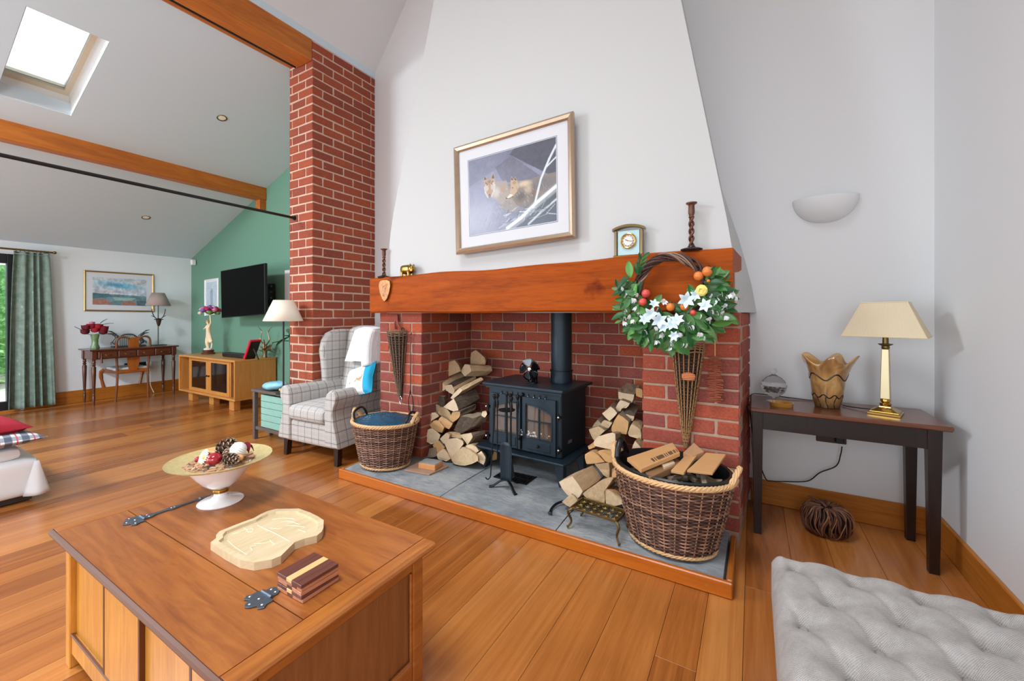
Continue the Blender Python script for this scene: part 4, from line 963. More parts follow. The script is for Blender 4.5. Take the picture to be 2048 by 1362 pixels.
cushion('scatter_cushion', 'white and turquoise cushion with a small brown animal print on the armchair', (-3.02, 2.47, .655), (.31, .31, .12), Rc, two_tone('cushion_print', '#eceff2', '#e8eef0', 0, 10, ('#b99468', 14, .56, .095)), seam=plain('turquoise_piping', '#1d9cc0', .7))
o = [x for x in S.objects if x.name == 'cover'][-1]
# turquoise back of the cushion shows along its right edge
tq = plain('turquoise_cloth', '#1aa3cc', .75); o.data.materials.append(tq)
for p in o.data.polygons:
    loc = Rc.inverted() @ p.center
    if p.index >= 484 or loc.x > .088 or loc.y > .14: p.material_index = 1
# ------------------------------------------------------------ side table left of the armchair
sd = thing('side_table', 'narrow dark grey side table with low stretcher, left of the armchair', 'side table', (-4.03, 2.33, 0), 0)
gw = plain('grey_brown_wood', '#5f534e', .5, 0, .15, 20)
MB().box((-.33, -.10, .475), (.33, .105, .5), .005).build('tabletop', gw, sd)
for sx in (-1, 1):
    for sy in (-1, 1): MB().box((sx * .29 - .018, sy * .075 - .018, 0), (sx * .29 + .018, sy * .075 + .018, .475), .002).build('leg', gw, sd)
MB().box((-.272, -.085, .10), (.272, -.065, .13), .002).build('stretcher', gw, sd); MB().box((-.272, .065, .10), (.272, .085, .13), .002).build('stretcher', gw, sd)
bx = thing('storage_basket', 'pale green wooden slatted bin standing under the side table', 'bin', (-4.02, 2.335, .131), 0)
gb = plain('duck_egg_paint', '#86b3a6', .7, 0, .12, 30)
MB().box((-.19, -.07, 0), (.19, .07, .012)).build('bin_base', gb, bx)
for k in range(5):
    z = .006 + k * .064
    for y in (-.08, .07): MB().box((-.20, y, z), (.20, y + .01, z + .06), .002).build('slat', gb, bx)
    for x in (-.20, .19): MB().box((x, -.07, z), (x + .01, .07, z + .06), .002).build('slat', gb, bx)
# glass-like blue dish on side table
gd = thing('art_glass_dish', 'pale blue leaf shaped glass dish on the dark side table', 'dish', (-4.09, 2.325, .5), math.radians(-4))
def leafd(u, v):
    x = u * 2 - 1; y = v * 2 - 1; w = (1 - abs(x) ** 2.2) * .8 + .2
    return (x * .19, y * .10 * w, .012 + .075 * (abs(x) ** 2) * .9 + .05 * abs(y) ** 2 + .02 * x)
def leafd(u, v):
    a = 2 * PI * u; ph = PI * v; r = math.sin(ph) ** .8; x = .17 * r * math.cos(a) * (1 + .25 * (math.cos(a) < 0) * abs(math.cos(a)) ** 3); return (x, .095 * r * math.sin(a), .045 - .045 * math.cos(ph) + .02 * x / .17 + .004 * math.sin(a * 5) * r)
MB().grid(leafd, 32, 14).build('dish_shell', plain('blue_art_glass', '#8cc6e6', .08, 0, .45, 14), gd, smooth=True)
# slim table lamp behind with cream shade
fl_ = thing('stick_lamp', 'slim black stick lamp with a cream cone shade in front of the brick pillar', 'lamp', (-3.845, 2.262, .5))
MB().lathe([(0, .0), (.065, 0), (.065, .012), (.012, .02), (0, .02)], n=24).build('base', M['black'], fl_, smooth=True)
MB().cyl((0, 0, .01), (0, 0, .78), .008, 10).build('stem', M['black'], fl_, smooth=True)
MB().lathe([(.170, .688), (.084, .885)], n=40, cap=False).build('lamp_shade', plain('cream_shade', '#efe3cf', .8), fl_, smooth=True, solid=.004)
MB().ball((-.05, 0, .03), .014, 10, 8).build('switch', plain('yellow_knob', '#e0bd45', .5), fl_, smooth=True)
pl = thing('leafy_plant', 'dark green broad leaved plant behind the stick lamp', 'plant', (-4.74, 2.86, .0))
random.seed(12); lg = plain('deep_green_leaf', '#1d5a24', .35, 0, .3, 20)
MB().lathe([(0, 0), (.09, 0), (.12, .22), (.11, .22), (.0, .2)], n=24).build('pot', plain('plant_pot', '#6b6660', .7), pl, smooth=True)
MB().tube(smooth_path([(0, 0, .2), (.02, 0, .6), (0, 0, 1.0)], 5), .008, 6).build('stem', lg, pl, smooth=True)
def leaf_mb(L, Wd, curl=.2):
    m = MB(); m.grid(lambda u, v: (L * v, (u - .5) * Wd * math.sin(PI * min(1, v * .96 + .02)) ** .75, -curl * L * v * v + .12 * Wd * abs(u - .5) * 2), 4, 8); return m
for k, (a, e, z, L) in enumerate(((200, -.35, .98, .20), (150, .5, 1.02, .17), (225, .1, .93, .18), (40, .3, 1.0, .14), (300, .35, .98, .14), (100, .6, 1.0, .12))):
    me = leaf_mb(L, .075).mesh('leaf', lg, True); ps('leaf', me, pl, (0, 0, z), Matrix.Rotation(math.radians(a), 3, 'Z') @ Matrix.Rotation(-e, 3, 'Y'))

# ------------------------------------------------------------ console table and what stands on it
ct = thing('console_table', 'narrow espresso brown console table with a reddish top against the back wall', 'table', (.39, 2.93, 0))
redtop = wood('mahogany_top', [(.25, '#4a2416'), (.5, '#63351f'), (.8, '#7c4a2e')], 'X', 1.5, .28, coat=.3)
MB().box((-.402, -.235, .697), (.425, .20, .722), .006).build('tabletop', redtop, ct)
MB().box((-.35, -.205, .60), (.35, -.187, .697)).build('apron', M['darkwood'], ct); MB().box((-.35, .15, .60), (.35, .168, .697)).build('apron', M['darkwood'], ct)
for sx in (-1, 1): MB().box((sx * .365 - .01, -.19, .60), (sx * .365 + .01, .16, .697)).build('apron', M['darkwood'], ct)
for sx in (-1, 1):
    for y0 in (-.185, .155):
        m = MB(); x = sx * .365; a, b = .027, .019
        m.v = [(x - b, y0 - b, 0), (x + b, y0 - b, 0), (x + b, y0 + b, 0), (x - b, y0 + b, 0), (x - a, y0 - a, .697), (x + a, y0 - a, .697), (x + a, y0 + a, .697), (x - a, y0 + a, .697)]
        m.f = [(3, 2, 1, 0), (4, 5, 6, 7), (0, 1, 5, 4), (1, 2, 6, 5), (2, 3, 7, 6), (3, 0, 4, 7)]; m.m = [0] * 6; m.build('leg', M['darkwood'], ct, bevel=.002)
TZ = .7225
# brass lamp
lp = thing('brass_table_lamp', 'polished brass column lamp with a square pleated cream shade on the console table', 'lamp', (.610, 2.885, TZ), math.radians(-19))
def sq(m, r0, z0, r1, z1):
    m.v0 = len(m.v); b = len(m.v); m.v += [(-r0, -r0, z0), (r0, -r0, z0), (r0, r0, z0), (-r0, r0, z0), (-r1, -r1, z1), (r1, -r1, z1), (r1, r1, z1), (-r1, r1, z1)]
    m.f += [tuple(b + i for i in q) for q in ((3, 2, 1, 0), (4, 5, 6, 7), (0, 1, 5, 4), (1, 2, 6, 5), (2, 3, 7, 6), (3, 0, 4, 7))]; m.m += [0] * 6
m = MB(); sq(m, .066, 0, .066, .010); sq(m, .060, .010, .058, .017); sq(m, .056, .017, .026, .036); sq(m, .026, .036, .022, .042); m.build('base', M['brass'], lp, bevel=.0015)
m = MB(); m.lathe([(.018, .04), (.024, .048), (.024, .056), (.016, .062), (.022, .068), (.022, .078), (.018, .084)], n=20); m.build('foot_ring', M['brass'], lp, smooth=True)
m = MB(); sq(m, .0205, .08, .0155, .345); m.build('column', plain('pale_brass', '#cbbd98', .3, .8), lp, bevel=.003)
m = MB(); m.lathe([(.015, .345), (.018, .35), (.016, .36), (.030, .368), (.031, .372), (.013, .374), (.012, .43), (0, .43)], n=20); m.build('collar', M['brass_dull'], lp, smooth=True)
pl_m = plain('pleated_silk', '#d3c2a4', .8)
b0, b1, z0, z1 = (.165, .125), (.092, .062), .413, .590
per = []
for (c0, c1) in (((-1, -1), (1, -1)), ((1, -1), (1, 1)), ((1, 1), (-1, 1)), ((-1, 1), (-1, -1))):
    N = 44 if c0[1] == c1[1] else 32
    for k in range(N): t = k / N; per.append((c0[0] + (c1[0] - c0[0]) * t, c0[1] + (c1[1] - c0[1]) * t, k))
m = MB(); n = len(per)
for (hx, hy), z in ((b0, z0), (((b0[0] + b1[0]) / 2, (b0[1] + b1[1]) / 2), (z0 + z1) / 2), (b1, z1)):
    for (x, y, k) in per:
        q = 1 + (.010 if k % 2 else 0); m.v.append((x * hx * q, y * hy * q, z))
for j in range(2):
    for i in range(n): m.f.append((j * n + i, j * n + (i + 1) % n, (j + 1) * n + (i + 1) % n, (j + 1) * n + i)); m.m.append(0)
m.build('lamp_shade', pl_m, lp)
for (hx, hy), z in ((b0, z0), (b1, z1)): 
    MB().tube([(-hx, -hy, z), (hx, -hy, z), (hx, hy, z), (-hx, hy, z)], .0035, 6, closed=True).build('shade_trim', plain('cream_braid', '#d9c6a0', .8), lp)
# art glass vase
vs_ = thing('art_glass_vase', 'amber and brown wavy rimmed art glass vase in the middle of the console table', 'vase', (.368, 2.93, TZ))
def vase_mat():
    t = NT('amber_art_glass'); n = t.noise(t.coord('Object', (1, 1, .6)), 16, 3, .5, 1.0); tc = t.n('ShaderNodeTexCoord'); sp = t.n('ShaderNodeSeparateXYZ'); t.l(tc.outputs['Object'], sp.inputs[0])
    base = t.ramp(n, [(.3, '#8a6238'), (.48, '#b58a54'), (.58, '#c2985e'), (.72, '#bb7c26')])
    dk = t.math('SUBTRACT', 1.0, t.math('MINIMUM', 1.0, t.math('MULTIPLY', sp.outputs[2], 9.0)))
    t.l(t.mix(t.math('MULTIPLY', dk, .85), base, lin('#3a2218')), t.b.inputs['Base Color']); t.set(Roughness=.08); t.b.inputs['Coat Weight'].default_value = 1; return t.m
def vmod(t, i, z): return 1 + (max(0, z - .13) / .17) ** 1.4 * (.16 * math.cos(5 * t + .6) + .05 * math.cos(3 * t))
pr_ = [(.054, .0), (.058, .006), (.064, .03), (.070, .07), (.075, .11), (.080, .15), (.088, .19), (.099, .225), (.112, .255), (.122, .275)]
m = MB(); n = 64
for i, (r, z) in enumerate(pr_):
    for k in range(n):
        t = 2 * PI * k / n; q = r * vmod(t, i, z); dz = (max(0, z - .15) / .14) ** 1.2 * .030 * math.cos(5 * t + .6 + PI * .15) ; m.v.append((q * math.cos(t), q * math.sin(t), z + dz))
for i in range(len(pr_) - 1):
    for k in range(n): m.f.append((i * n + k, i * n + (k + 1) % n, (i + 1) * n + (k + 1) % n, (i + 1) * n + k)); m.m.append(0)
m.f.append(tuple(range(n))[::-1]); m.m.append(0)
m.build('glass_body', vase_mat(), vs_, smooth=True, solid=.005, ang=80)
vdk = plain('dark_trail', '#2a110b', .35)
def vr(z): 
    for (ra, za), (rb, zb) in zip(pr_, pr_[1:]):
        if za <= z <= zb: return ra + (rb - ra) * (z - za) / (zb - za)
    return pr_[-1][0]
def vpt(a, z):
    r = vr(z) * vmod(a, 0, z) - .0015; dz = (max(0, z - .15) / .14) ** 1.2 * .030 * math.cos(5 * a + .6 + PI * .15); return (r * math.cos(a), r * math.sin(a), z + dz)
MB().tube([vpt(2 * PI * k / 90, .178 + .018 * math.sin(5 * 2 * PI * k / 90 + 1)) for k in range(90)], .0062, 6, closed=True, sq=1).build('glass_trail', vdk, vs_, smooth=True)
MB().tube([vpt(2 * PI * k / 90, .070 + .009 * math.sin(9 * 2 * PI * k / 90)) for k in range(90)], .0056, 6, closed=True).build('glass_trail', vdk, vs_, smooth=True)
for k in range(11): a = 2 * PI * k / 11; MB().tube([vpt(a + .10 * math.sin(z * 60 + k), z) for z in (.006, .02, .04, .06, .07)], .0050, 6).build('glass_trail', vdk, vs_, smooth=True)
for k in range(5): a = 2 * PI * (k + .3) / 5; MB().tube([vpt(a + .22 * math.sin((z - .07) * 26), z) for z in (.07, .09, .11, .13, .15, .165)], .0036, 6).build('glass_trail', vdk, vs_, smooth=True)
# lidded glass bowl
gl = NT('cut_glass'); gl.set(Roughness=.02); gl.b.inputs['Transmission Weight'].default_value = .92; gl.b.inputs['IOR'].default_value = 1.12; gl.b.inputs['Base Color'].default_value = (.93, .94, .95, 1); gl.bump(gl.noise(gl.coord(), 60, 2), .4, .004); M['cut'] = gl.m
gb_ = thing('glass_bonbon_jar', 'small lidded cut glass jar of orange petals on the console table', 'jar', (.112, 2.95, TZ))
m = MB(); m.lathe([(0, 0), (.045, 0), (.046, .004), (.012, .012), (.011, .024), (.03, .036), (.056, .058), (.066, .085), (.068, .098)], n=36); m.build('bowl', M['cut'], gb_, smooth=True)
m = MB(); m.lathe([(.069, .099), (.060, .122), (.040, .146), (.018, .158), (.010, .164), (.009, .172)], n=36); m.ball((0, 0, .186), (.016, .016, .018), 14, 10); m.build('lid', M['cut'], gb_, smooth=True)
random.seed(8); m = MB()
for k in range(60):
    a = random.uniform(0, 2 * PI); r = .045 * math.sqrt(random.random()); z = .058 + random.uniform(0, .03); m.obox((r * math.cos(a), r * math.sin(a), z), (.014, .010, .002), Matrix.Rotation(random.uniform(0, 6), 3, 'Z') @ Matrix.Rotation(random.uniform(-1, 1), 3, 'X'))
m.build('petals', plain('orange_petal', '#d9862a', .7, 0, .3, 80), gb_, kind='stuff')
di = thing('amber_glass_dish', 'shallow round amber glass dish at the front left of the console table', 'dish', (.145, 2.83, TZ))
MB().lathe([(0, .003), (.048, .003), (.056, .022), (.060, .022), (.055, .0), (0, 0)], n=36).build('glass', plain('amber_glass', '#c98e3a', .08, 0, .1, 8, **{'Transmission_Weight': .45}), di, smooth=True)
# sockets and cables
sk_ = thing('wall_socket', 'dark bronze double wall socket below the console table top', 'socket', (.42, YB - .001, .455), 0)
bz = plain('bronze_plate', '#4b3f38', .35, .7)
MB().box((-.075, -.010, 0), (.075, 0, .086), .003).build('face_plate', bz, sk_)
MB().box((-.055, -.014, .05), (-.03, -.0105, .065)).build('switch', M['black'], sk_); MB().box((.005, -.014, .05), (.03, -.0105, .065)).build('switch', M['black'], sk_)
pg = MB(); pg.box((.015, -.045, .012), (.058, -.012, .05), .006); pg.build('plug', M['black'], sk_)
pts = [aty(1684, 893, 3.13), aty(1681, 910, 3.13), aty(1672, 932, 3.13), aty(1640, 945, 3.13), aty(1615, 962, 3.13), aty(1570, 963, 3.12), aty(1545, 962, 3.10), aty(1530, 955, 3.08), aty(1512, 900, 3.0), aty(1503, 850, 2.95), aty(1500, 820, 2.94)]
solo('lamp_cable', MB().tube(smooth_path(pts, 5), .0035, 6), M['black'], 'black lamp cable looping from the bronze socket across the wall under the table', 'cable', smooth=True)
pts = [Vector((.555, 2.90, TZ + .014)), Vector((.47, 2.97, TZ + .006)), Vector((.40, 3.06, TZ + .005)), Vector((.25, 3.09, TZ + .005)), Vector((.05, 3.06, TZ + .02)), Vector((.0, 3.0, TZ + .025)), Vector((-.03, 2.94, TZ + .002))]
solo('table_cable', MB().tube(smooth_path(pts, 5), .003, 6), M['black'], 'thin dark cable lying along the top of the console table behind the vase', 'cable', smooth=True)
pts = [aty(1497, 812, 2.98), aty(1503, 840, 3.02), aty(1504, 880, 3.05), aty(1507, 920, 3.1), aty(1508, 985, 3.14)]
solo('white_cable', MB().tube(smooth_path(pts, 5), .006, 6), plain('grey_cable', '#8b8783', .6), 'grey cable hanging down the wall beside the brick pier', 'cable', smooth=True)
# twig pumpkin
pk_ = thing('twig_pumpkin', 'brown woven twig pumpkin on the floor under the console table', 'ornament', (.365, 2.93, 0))
tw = plain('brown_twig', '#5d3424', .7, 0, .4, 60, .3); tw2 = plain('tan_twig', '#8a6142', .7, 0, .3, 60)
random.seed(14)
for k in range(96):
    sk_t = random.uniform(-.35, .35)
    a = 2 * PI * k / 96 + random.uniform(-.04, .04); R0 = .118 + random.uniform(-.012, .008); pts = []
    for j in range(13):
        ph = -.42 * PI + j / 12 * .94 * PI; r = R0 * (.32 + .68 * max(0, math.cos(ph)) ** .8) if j < 11 else .03; pts.append((r * math.cos(a + .05 * math.sin(j) + sk_t * (j - 6) / 6), r * math.sin(a + .05 * math.sin(j) + sk_t * (j - 6) / 6), .083 + .082 * math.sin(ph) * (1 if j < 11 else .86)))
    MB().tube(pts, random.uniform(.0022, .0036), 5).build('twig', tw if k % 3 else tw2, pk_, smooth=True)
MB().ball((0, 0, .082), (.095, .095, .066), 20, 12).build('core', plain('dark_core', '#1d0f0a', .9), pk_, smooth=True)
MB().tube(smooth_path([(0, 0, .15), (-.02, .01, .165), (-.05, .0, .185), (-.085, -.01, .20)], 4), [.008] * 6 + [.005] * 7, 6).build('stalk', tw, pk_, smooth=True)
# wall light
wlp = thing('wall_light', 'white plaster quarter bowl wall light on the back wall above the console table', 'wall light', (.39, YB, 1.93))
def ql(u, v):
    a = PI * u; r = math.sin(v * PI / 2); return (-.165 * math.cos(a) * (r ** .8), -.115 * math.sin(a) * r, -.105 + .15 * (1 - math.cos(v * PI / 2)) ** .9 - .0)
MB().grid(ql, 32, 16).build('plaster_bowl', M['wall'], wlp, smooth=True, solid=.006)

# ------------------------------------------------------------ tufted bench stool (near right)
tb_ = thing('tufted_footstool', 'large grey linen buttoned footstool in the lower right corner', 'footstool', (.46, 1.14, 0))
def linen():
    t = NT('grey_linen'); tc = t.n('ShaderNodeTexCoord'); c0 = None
    sp = t.n('ShaderNodeSeparateXYZ'); t.l(tc.outputs['Object'], sp.inputs[0])
    a = t.math('SINE', t.math('MULTIPLY', sp.outputs[0], 1350)); b = t.math('SINE', t.math('MULTIPLY', sp.outputs[1], 1350))
    w = t.math('MULTIPLY', a, b); n = t.noise(tc.outputs['Object'], 22, 3); n2 = t.noise(tc.outputs['Object'], 480, 2)
    f = t.math('ADD', t.math('MULTIPLY', w, .18), t.math('ADD', t.math('MULTIPLY', n, .4), t.math('MULTIPLY', n2, .45)))
    t.l(t.ramp(f, [(.22, '#857d79'), (.42, '#a49e9a'), (.62, '#b5b0ac')]), t.b.inputs['Base Color']); t.set(Roughness=.95); t.bump(t.math('ADD', w, n2), .5, .002); return t.m
X0, X1, Y0_, Y1_ = -.405, .405, -.60, .50
btn = []
for j in range(8):
    for i in range(6):
        bx_ = -.345 + i * .15 + (.075 if j % 2 else 0); by = .43 - j * .135
        if bx_ < X1 - .03 and by > Y0_ + .04: btn.append((bx_, by))
def bench(u, v):
    x = X0 + (X1 - X0) * u; y = Y0_ + (Y1_ - Y0_) * v
    e = min(x - X0, X1 - x, y - Y0_, Y1_ - y); z = .468 - .055 * max(0, 1 - e / .045) ** 2.2
    d = 9; 
    for (a, b) in btn:
        r2 = (x - a) ** 2 + (y - b) ** 2; z -= .030 * math.exp(-r2 / .0016) + .010 * math.exp(-r2 / .00012)
    # diagonal pleats between buttons
    k1 = (x + .345) / .15 - (y - .43) / .27; k2 = (x + .345) / .15 + (y - .43) / .27
    for k in (k1, k2): f = abs(k - round(k)); z -= .005 * math.exp(-(f / .07) ** 2) * (1 if e > .03 else .4)
    return (x, y, z)
m = MB(); m.grid(bench, 150, 200); NU, NV = 150, 200; W = NU + 1
rim = [i for i in range(W)] + [j * W + NU for j in range(1, NV + 1)] + [NV * W + i for i in range(NU - 1, -1, -1)] + [j * W for j in range(NV - 1, 0, -1)]
b = len(m.v); n = len(rim)
for q in rim: m.v.append((m.v[q][0] * 1.0, m.v[q][1], .30))
for i in range(n): m.f.append((rim[(i + 1) % n], rim[i], b + i, b + (i + 1) % n)); m.m.append(0)
LIN = linen(); m.build('tufted_top', LIN, tb_, smooth=True, ang=60)
bm = MB().ball((0, 0, 0), (.010, .010, .005), 12, 6).mesh('button', LIN, True)
for (a, c) in btn: ps('button', bm, tb_, (a, c, .468 - .036))
MB().box((X0 + .01, Y0_ + .01, .14), (X1 - .01, Y1_ - .01, .30), .004).build('frame', LIN, tb_)
for sx in (-1, 1):
    for yy in (Y0_ + .06, Y1_ - .06): MB().lathe([(.014, 0), (.024, .14)], (sx * .36, yy, 0), 16).build('leg', M['darkwood'], tb_, smooth=True)

# ------------------------------------------------------------ blanket chest used as coffee table
CZ = .487
chx = (-2.145, -.925, .432, 1.058)
cst = thing('blanket_chest', 'low oak panelled chest with hinged lid used as a coffee table in the foreground', 'chest', (-1.535, .745, 0))
ok = wood('chest_oak_top', [(.25, '#6b3613'), (.43, '#8c4d20'), (.6, '#a26029'), (.82, '#ba7a42')], 'X', 1.3, .3, coat=.25, stretch=10)
oky = wood('chest_oak_end', [(.25, '#7a3f15'), (.45, '#99561f'), (.62, '#ae6a2c'), (.85, '#c08042')], 'Y', 1.3, .32, coat=.2, stretch=10)
okz = wood('chest_oak_sunlit', [(.25, '#a8661d'), (.5, '#c98a35'), (.75, '#dba24c')], 'Z', 1.5, .35, coat=.2, stretch=12)  # brighter oak for the front, with the sunlight put into its colour
okd = wood('chest_oak_side', [(.25, '#6b3a16'), (.5, '#84512b'), (.75, '#966238')], 'Z', 1.5, .35, stretch=12)
dk = plain('dark_bead', '#5a3018', .4)
LX, RX, FY_, BY_ = chx; HYL = .622
def W_(mb, name, mat, **kw): return mb.build(name, mat, cst, world=True, **kw)
th_ = .022
W_(MB().box((LX + .045, FY_ + .0, CZ - th_), (RX - .045, HYL - .0028, CZ), .0004), 'lid_front_board', ok)
W_(MB().box((LX, FY_, CZ - th_), (LX + .0445, BY_, CZ), .003), 'lid_end_board', oky); W_(MB().box((RX - .0445, FY_, CZ - th_), (RX, BY_, CZ), .003), 'lid_end_board', oky)
W_(MB().box((LX + .045, HYL + .0, CZ - th_), (RX - .045, BY_ - .0698, CZ), 0), 'lid_board', ok); W_(MB().box((LX + .045, BY_ - .0698, CZ - th_), (RX - .045, BY_, CZ - .0002), 0), 'lid_board', ok)
W_(MB().tube([(LX, FY_ - .002, CZ - .010), (RX, FY_ - .002, CZ - .010)], .011, 8), 'edge_moulding', dk, smooth=True)
W_(MB().tube([(RX, FY_, CZ - .013), (RX, BY_, CZ - .013)], .010, 8), 'edge_moulding', oky, smooth=True)
W_(MB().box((LX + .05, FY_ + .05, .05), (RX - .05, BY_ - .05, CZ - th_ - .002)), 'carcass', okd)
for (x, y) in ((LX + .025, FY_ + .025), (RX - .07, FY_ + .025), (LX + .025, BY_ - .07), (RX - .07, BY_ - .07)):
    W_(MB().box((x, y, 0), (x + .045, y + .045, CZ - th_), .003), 'corner_post', oky if x > -1.5 else okz)
fy = FY_ + .03
W_(MB().box((LX + .07, fy, CZ - .085), (RX - .07, fy + .02, CZ - th_), .003), 'rail', okz); W_(MB().box((LX + .07, fy, .05), (RX - .07, fy + .02, .115), .003), 'rail', okz)
for (xa, xb) in ((LX + .07, -1.755), (-1.485, -1.17)): W_(MB().box((xa + .004, fy + .012, .115), (xb - .004, fy + .02, CZ - .085)), 'panel', okz)
for (xa, xb) in ((-1.755, -1.485), (-1.17, RX - .07)):
    W_(MB().box((xa, fy, .115), (xb, fy + .019, CZ - .085), .002), 'muntin', okz)
    for q in (xa - .004, xb): W_(MB().box((q - .003, fy - .001, .117), (q + .008, fy + .015, CZ - .087)), 'bead', dk)
W_(MB().tube([(LX + .07, fy + .002, .118), (RX - .07, fy + .002, .118)], .005, 6), 'bead', dk)
xx = RX - .03
W_(MB().box((xx - .02, FY_ + .07, CZ - .075), (xx, BY_ - .07, CZ - th_), .003), 'rail', oky); W_(MB().box((xx - .02, FY_ + .07, .05), (xx, BY_ - .07, .115), .003), 'rail', oky)
W_(MB().box((xx - .02, FY_ + .07, .115), (xx - .010, BY_ - .07, CZ - .075)), 'panel', okd)
W_(MB().tube([(xx - .004, BY_ - .074, .12), (xx - .004, BY_ - .074, CZ - .08)], .005, 6), 'bead', oky); W_(MB().tube([(xx - .004, FY_ + .074, .12), (xx - .004, BY_ - .074, .12)], .005, 6), 'bead', oky)
ir = plain('blued_iron', '#59636e', .35, .6, .3, 60, .3)
def hinge(cx, full=True):
    hg = MB(); z = CZ + .001
    # butterfly plate in front of the joint
    P = [(-.036, -.002), (-.036, -.02), (-.044, -.03), (-.034, -.042), (-.02, -.036), (-.012, -.05), (0, -.056), (.012, -.05), (.02, -.036), (.034, -.042), (.044, -.03), (.036, -.02), (.036, -.002)]
    hg.prism([(cx + a, HYL + b, z) for a, b in P][::-1], (0, 0, .0035))
    o = W_(hg, 'strap_hinge', ir, bevel=.0008)
    hg = MB(); P = [(-.020, .004), (-.020, .02), (-.010, .030), (.010, .030), (.020, .02), (.020, .004)] if not full else [(-.020, .004), (-.020, .02), (-.010, .035), (-.008, .075), (-.014, .09), (-.012, .105), (-.006, .118), (-.005, .165), (-.013, .18), (-.010, .20), (0, .225), (.010, .20), (.013, .18), (.005, .165), (.006, .118), (.012, .105), (.014, .09), (.008, .075), (.010, .035), (.020, .02), (.020, .004)]
    hg.prism([(cx + a, HYL + b, z) for a, b in P][::-1], (0, 0, .0035)); W_(hg, 'strap', ir)
    W_(MB().cyl((cx - .022, HYL + .001, z + .004), (cx + .022, HYL + .001, z + .004), .005, 10), 'knuckle', ir, smooth=True)
    for a, b in ((-.03, -.028), (.03, -.028), (0, -.044), (0, -.02), (-.01, .018), (.01, .018), (0, .09), (0, .10), (-.004, .185), (.004, .185)):
        if not full and b > .03: continue
        W_(MB().ball((cx + a, HYL + b, z + .004), (.0035, .0035, .0022), 8, 5), 'nail', M['chrome'], smooth=True)
hinge(-1.965); hinge(-1.135, False)
# footed bowl
TB = CZ + .0005
cp = thing('footed_bowl', 'white footed bowl with a wide gilded rim on the chest', 'bowl', (-1.872, .842, TB))
MB().lathe([(0, .0), (.078, .0), (.080, .004), (.072, .009), (.035, .016), (.024, .028), (.022, .038)], n=48).build('foot', plain('white_porcelain', '#f4f4f4', .12, coat=.5), cp, smooth=True)
MB().lathe([(.022, .038), (.028, .041), (.029, .047), (.028, .053), (.022, .056)], n=32, cap=False).build('gilt_band', M['brass'], cp, smooth=True)
MB().lathe([(.022, .056), (.026, .06), (.046, .067), (.065, .084), (.088, .112), (.108, .140), (.122, .158), (.160, .166), (.160, .169), (.120, .162), (.104, .143), (.08, .11), (.05, .08), (0, .07)], n=56, cap=False).build('bowl_body', bpy.data.materials['white_porcelain'], cp, smooth=True)
MB().lathe([(.118, .1625), (.158, .1695), (.178, .177), (.182, .179), (.179, .175), (.157, .165), (.12, .157)], n=64, cap=False).build('gilt_rim', plain('gold_leaf', '#d9c48c', .35, .35, .3, 60), cp, smooth=True, label='wide gold leafed rim')
BO = Vector((-1.872, .842, TB))
def bt(x, y, z): return BO + Vector((x, y, z))
def cone(loc, R, sc, label):
    t = thing('pine_cone', label, 'pine cone', loc, 0, 'pine cones in the white bowl')
    cm = plain('cone_brown', '#5b4133', .8, 0, .3, 60) if 'cone_brown' not in bpy.data.materials else bpy.data.materials['cone_brown']; ct_ = bpy.data.materials.get('cone_tip') or plain('cone_tip', '#b49a80', .8)
    MB().ball((0, 0, 0), (.016 * sc, .016 * sc, .034 * sc), 12, 8, R).build('core', cm, t, smooth=True)
    sm = bpy.data.meshes.get('scale_shared')
    if sm is None:
        s0 = MB(); s0.add([(0, -.004, 0), (0, .004, 0), (.013, .007, .004), (.013, -.007, .004), (.017, 0, .007), (.008, 0, .006)], [(0, 3, 2, 1), (2, 3, 4), (0, 1, 5), (1, 2, 5), (3, 0, 5), (2, 4, 5), (4, 3, 5)]); s0.m = [0, 1, 0, 0, 0, 1, 1]
        sm = s0.mesh('scale_shared', [cm, ct_])
    for k in range(44):
        h = k / 43; ph = k * 2.39996; rr = .012 * sc * math.sin(PI * (.12 + .82 * h)) + .004 * sc
        Q = R @ Matrix.Rotation(ph, 3, 'Z') @ Matrix.Rotation(-.25 - .9 * h, 3, 'Y')
        p = R @ Vector((rr * math.cos(ph), rr * math.sin(ph), (-.030 + .060 * h) * sc)); ps('scale', sm, t, p, Q, (sc, sc, sc))
Ry = lambda a, b=0: Matrix.Rotation(b, 3, 'Z') @ Matrix.Rotation(a, 3, 'Y')
cone(bt(-.01, .02, .215), Ry(1.0, .3), 1.25, 'largest brown pine cone leaning at the back of the white bowl')
cone(bt(.045, .01, .195), Ry(1.2, 2.6), .95, 'smaller pine cone next to the red bauble in the white bowl')
cone(bt(.085, -.005, .188), Ry(1.45, .2), 1.0, 'pine cone lying at the right of the white bowl')
# red bauble, dried orange slices, star flower, ribbons
solo('red_bauble', MB().ball(bt(.028, -.035, .188), (.028, .028, .024), 20, 14), plain('crimson_gloss', '#9c0f22', .15, 0, .5, 50, coat=.6), 'shiny crimson bauble at the front of the white bowl', 'ornament', smooth=True)
stf = thing('dried_star_flower', 'cream dried flower with radiating thin petals at the front of the white bowl', 'dried flower', bt(-.025, -.045, .188))
pm = MB(); pm.grid(lambda u, v: (.006 + .026 * v, (u - .5) * .007 * (1 - .3 * v), .004 * math.sin(v * PI)), 2, 4); pme = pm.mesh('petal', plain('straw_cream', '#e9ddbd', .7), True)
for k in range(20): ps('petal', pme, stf, (0, 0, 0), Matrix.Rotation(math.radians(62), 3, 'X') @ Matrix.Rotation(2 * PI * k / 20, 3, 'Z') @ Matrix.Rotation(-.25, 3, 'Y'))
MB().ball((0, -.004, .002), .008, 12, 8).build('centre', plain('straw_yellow', '#d9c27c', .8), stf, smooth=True)
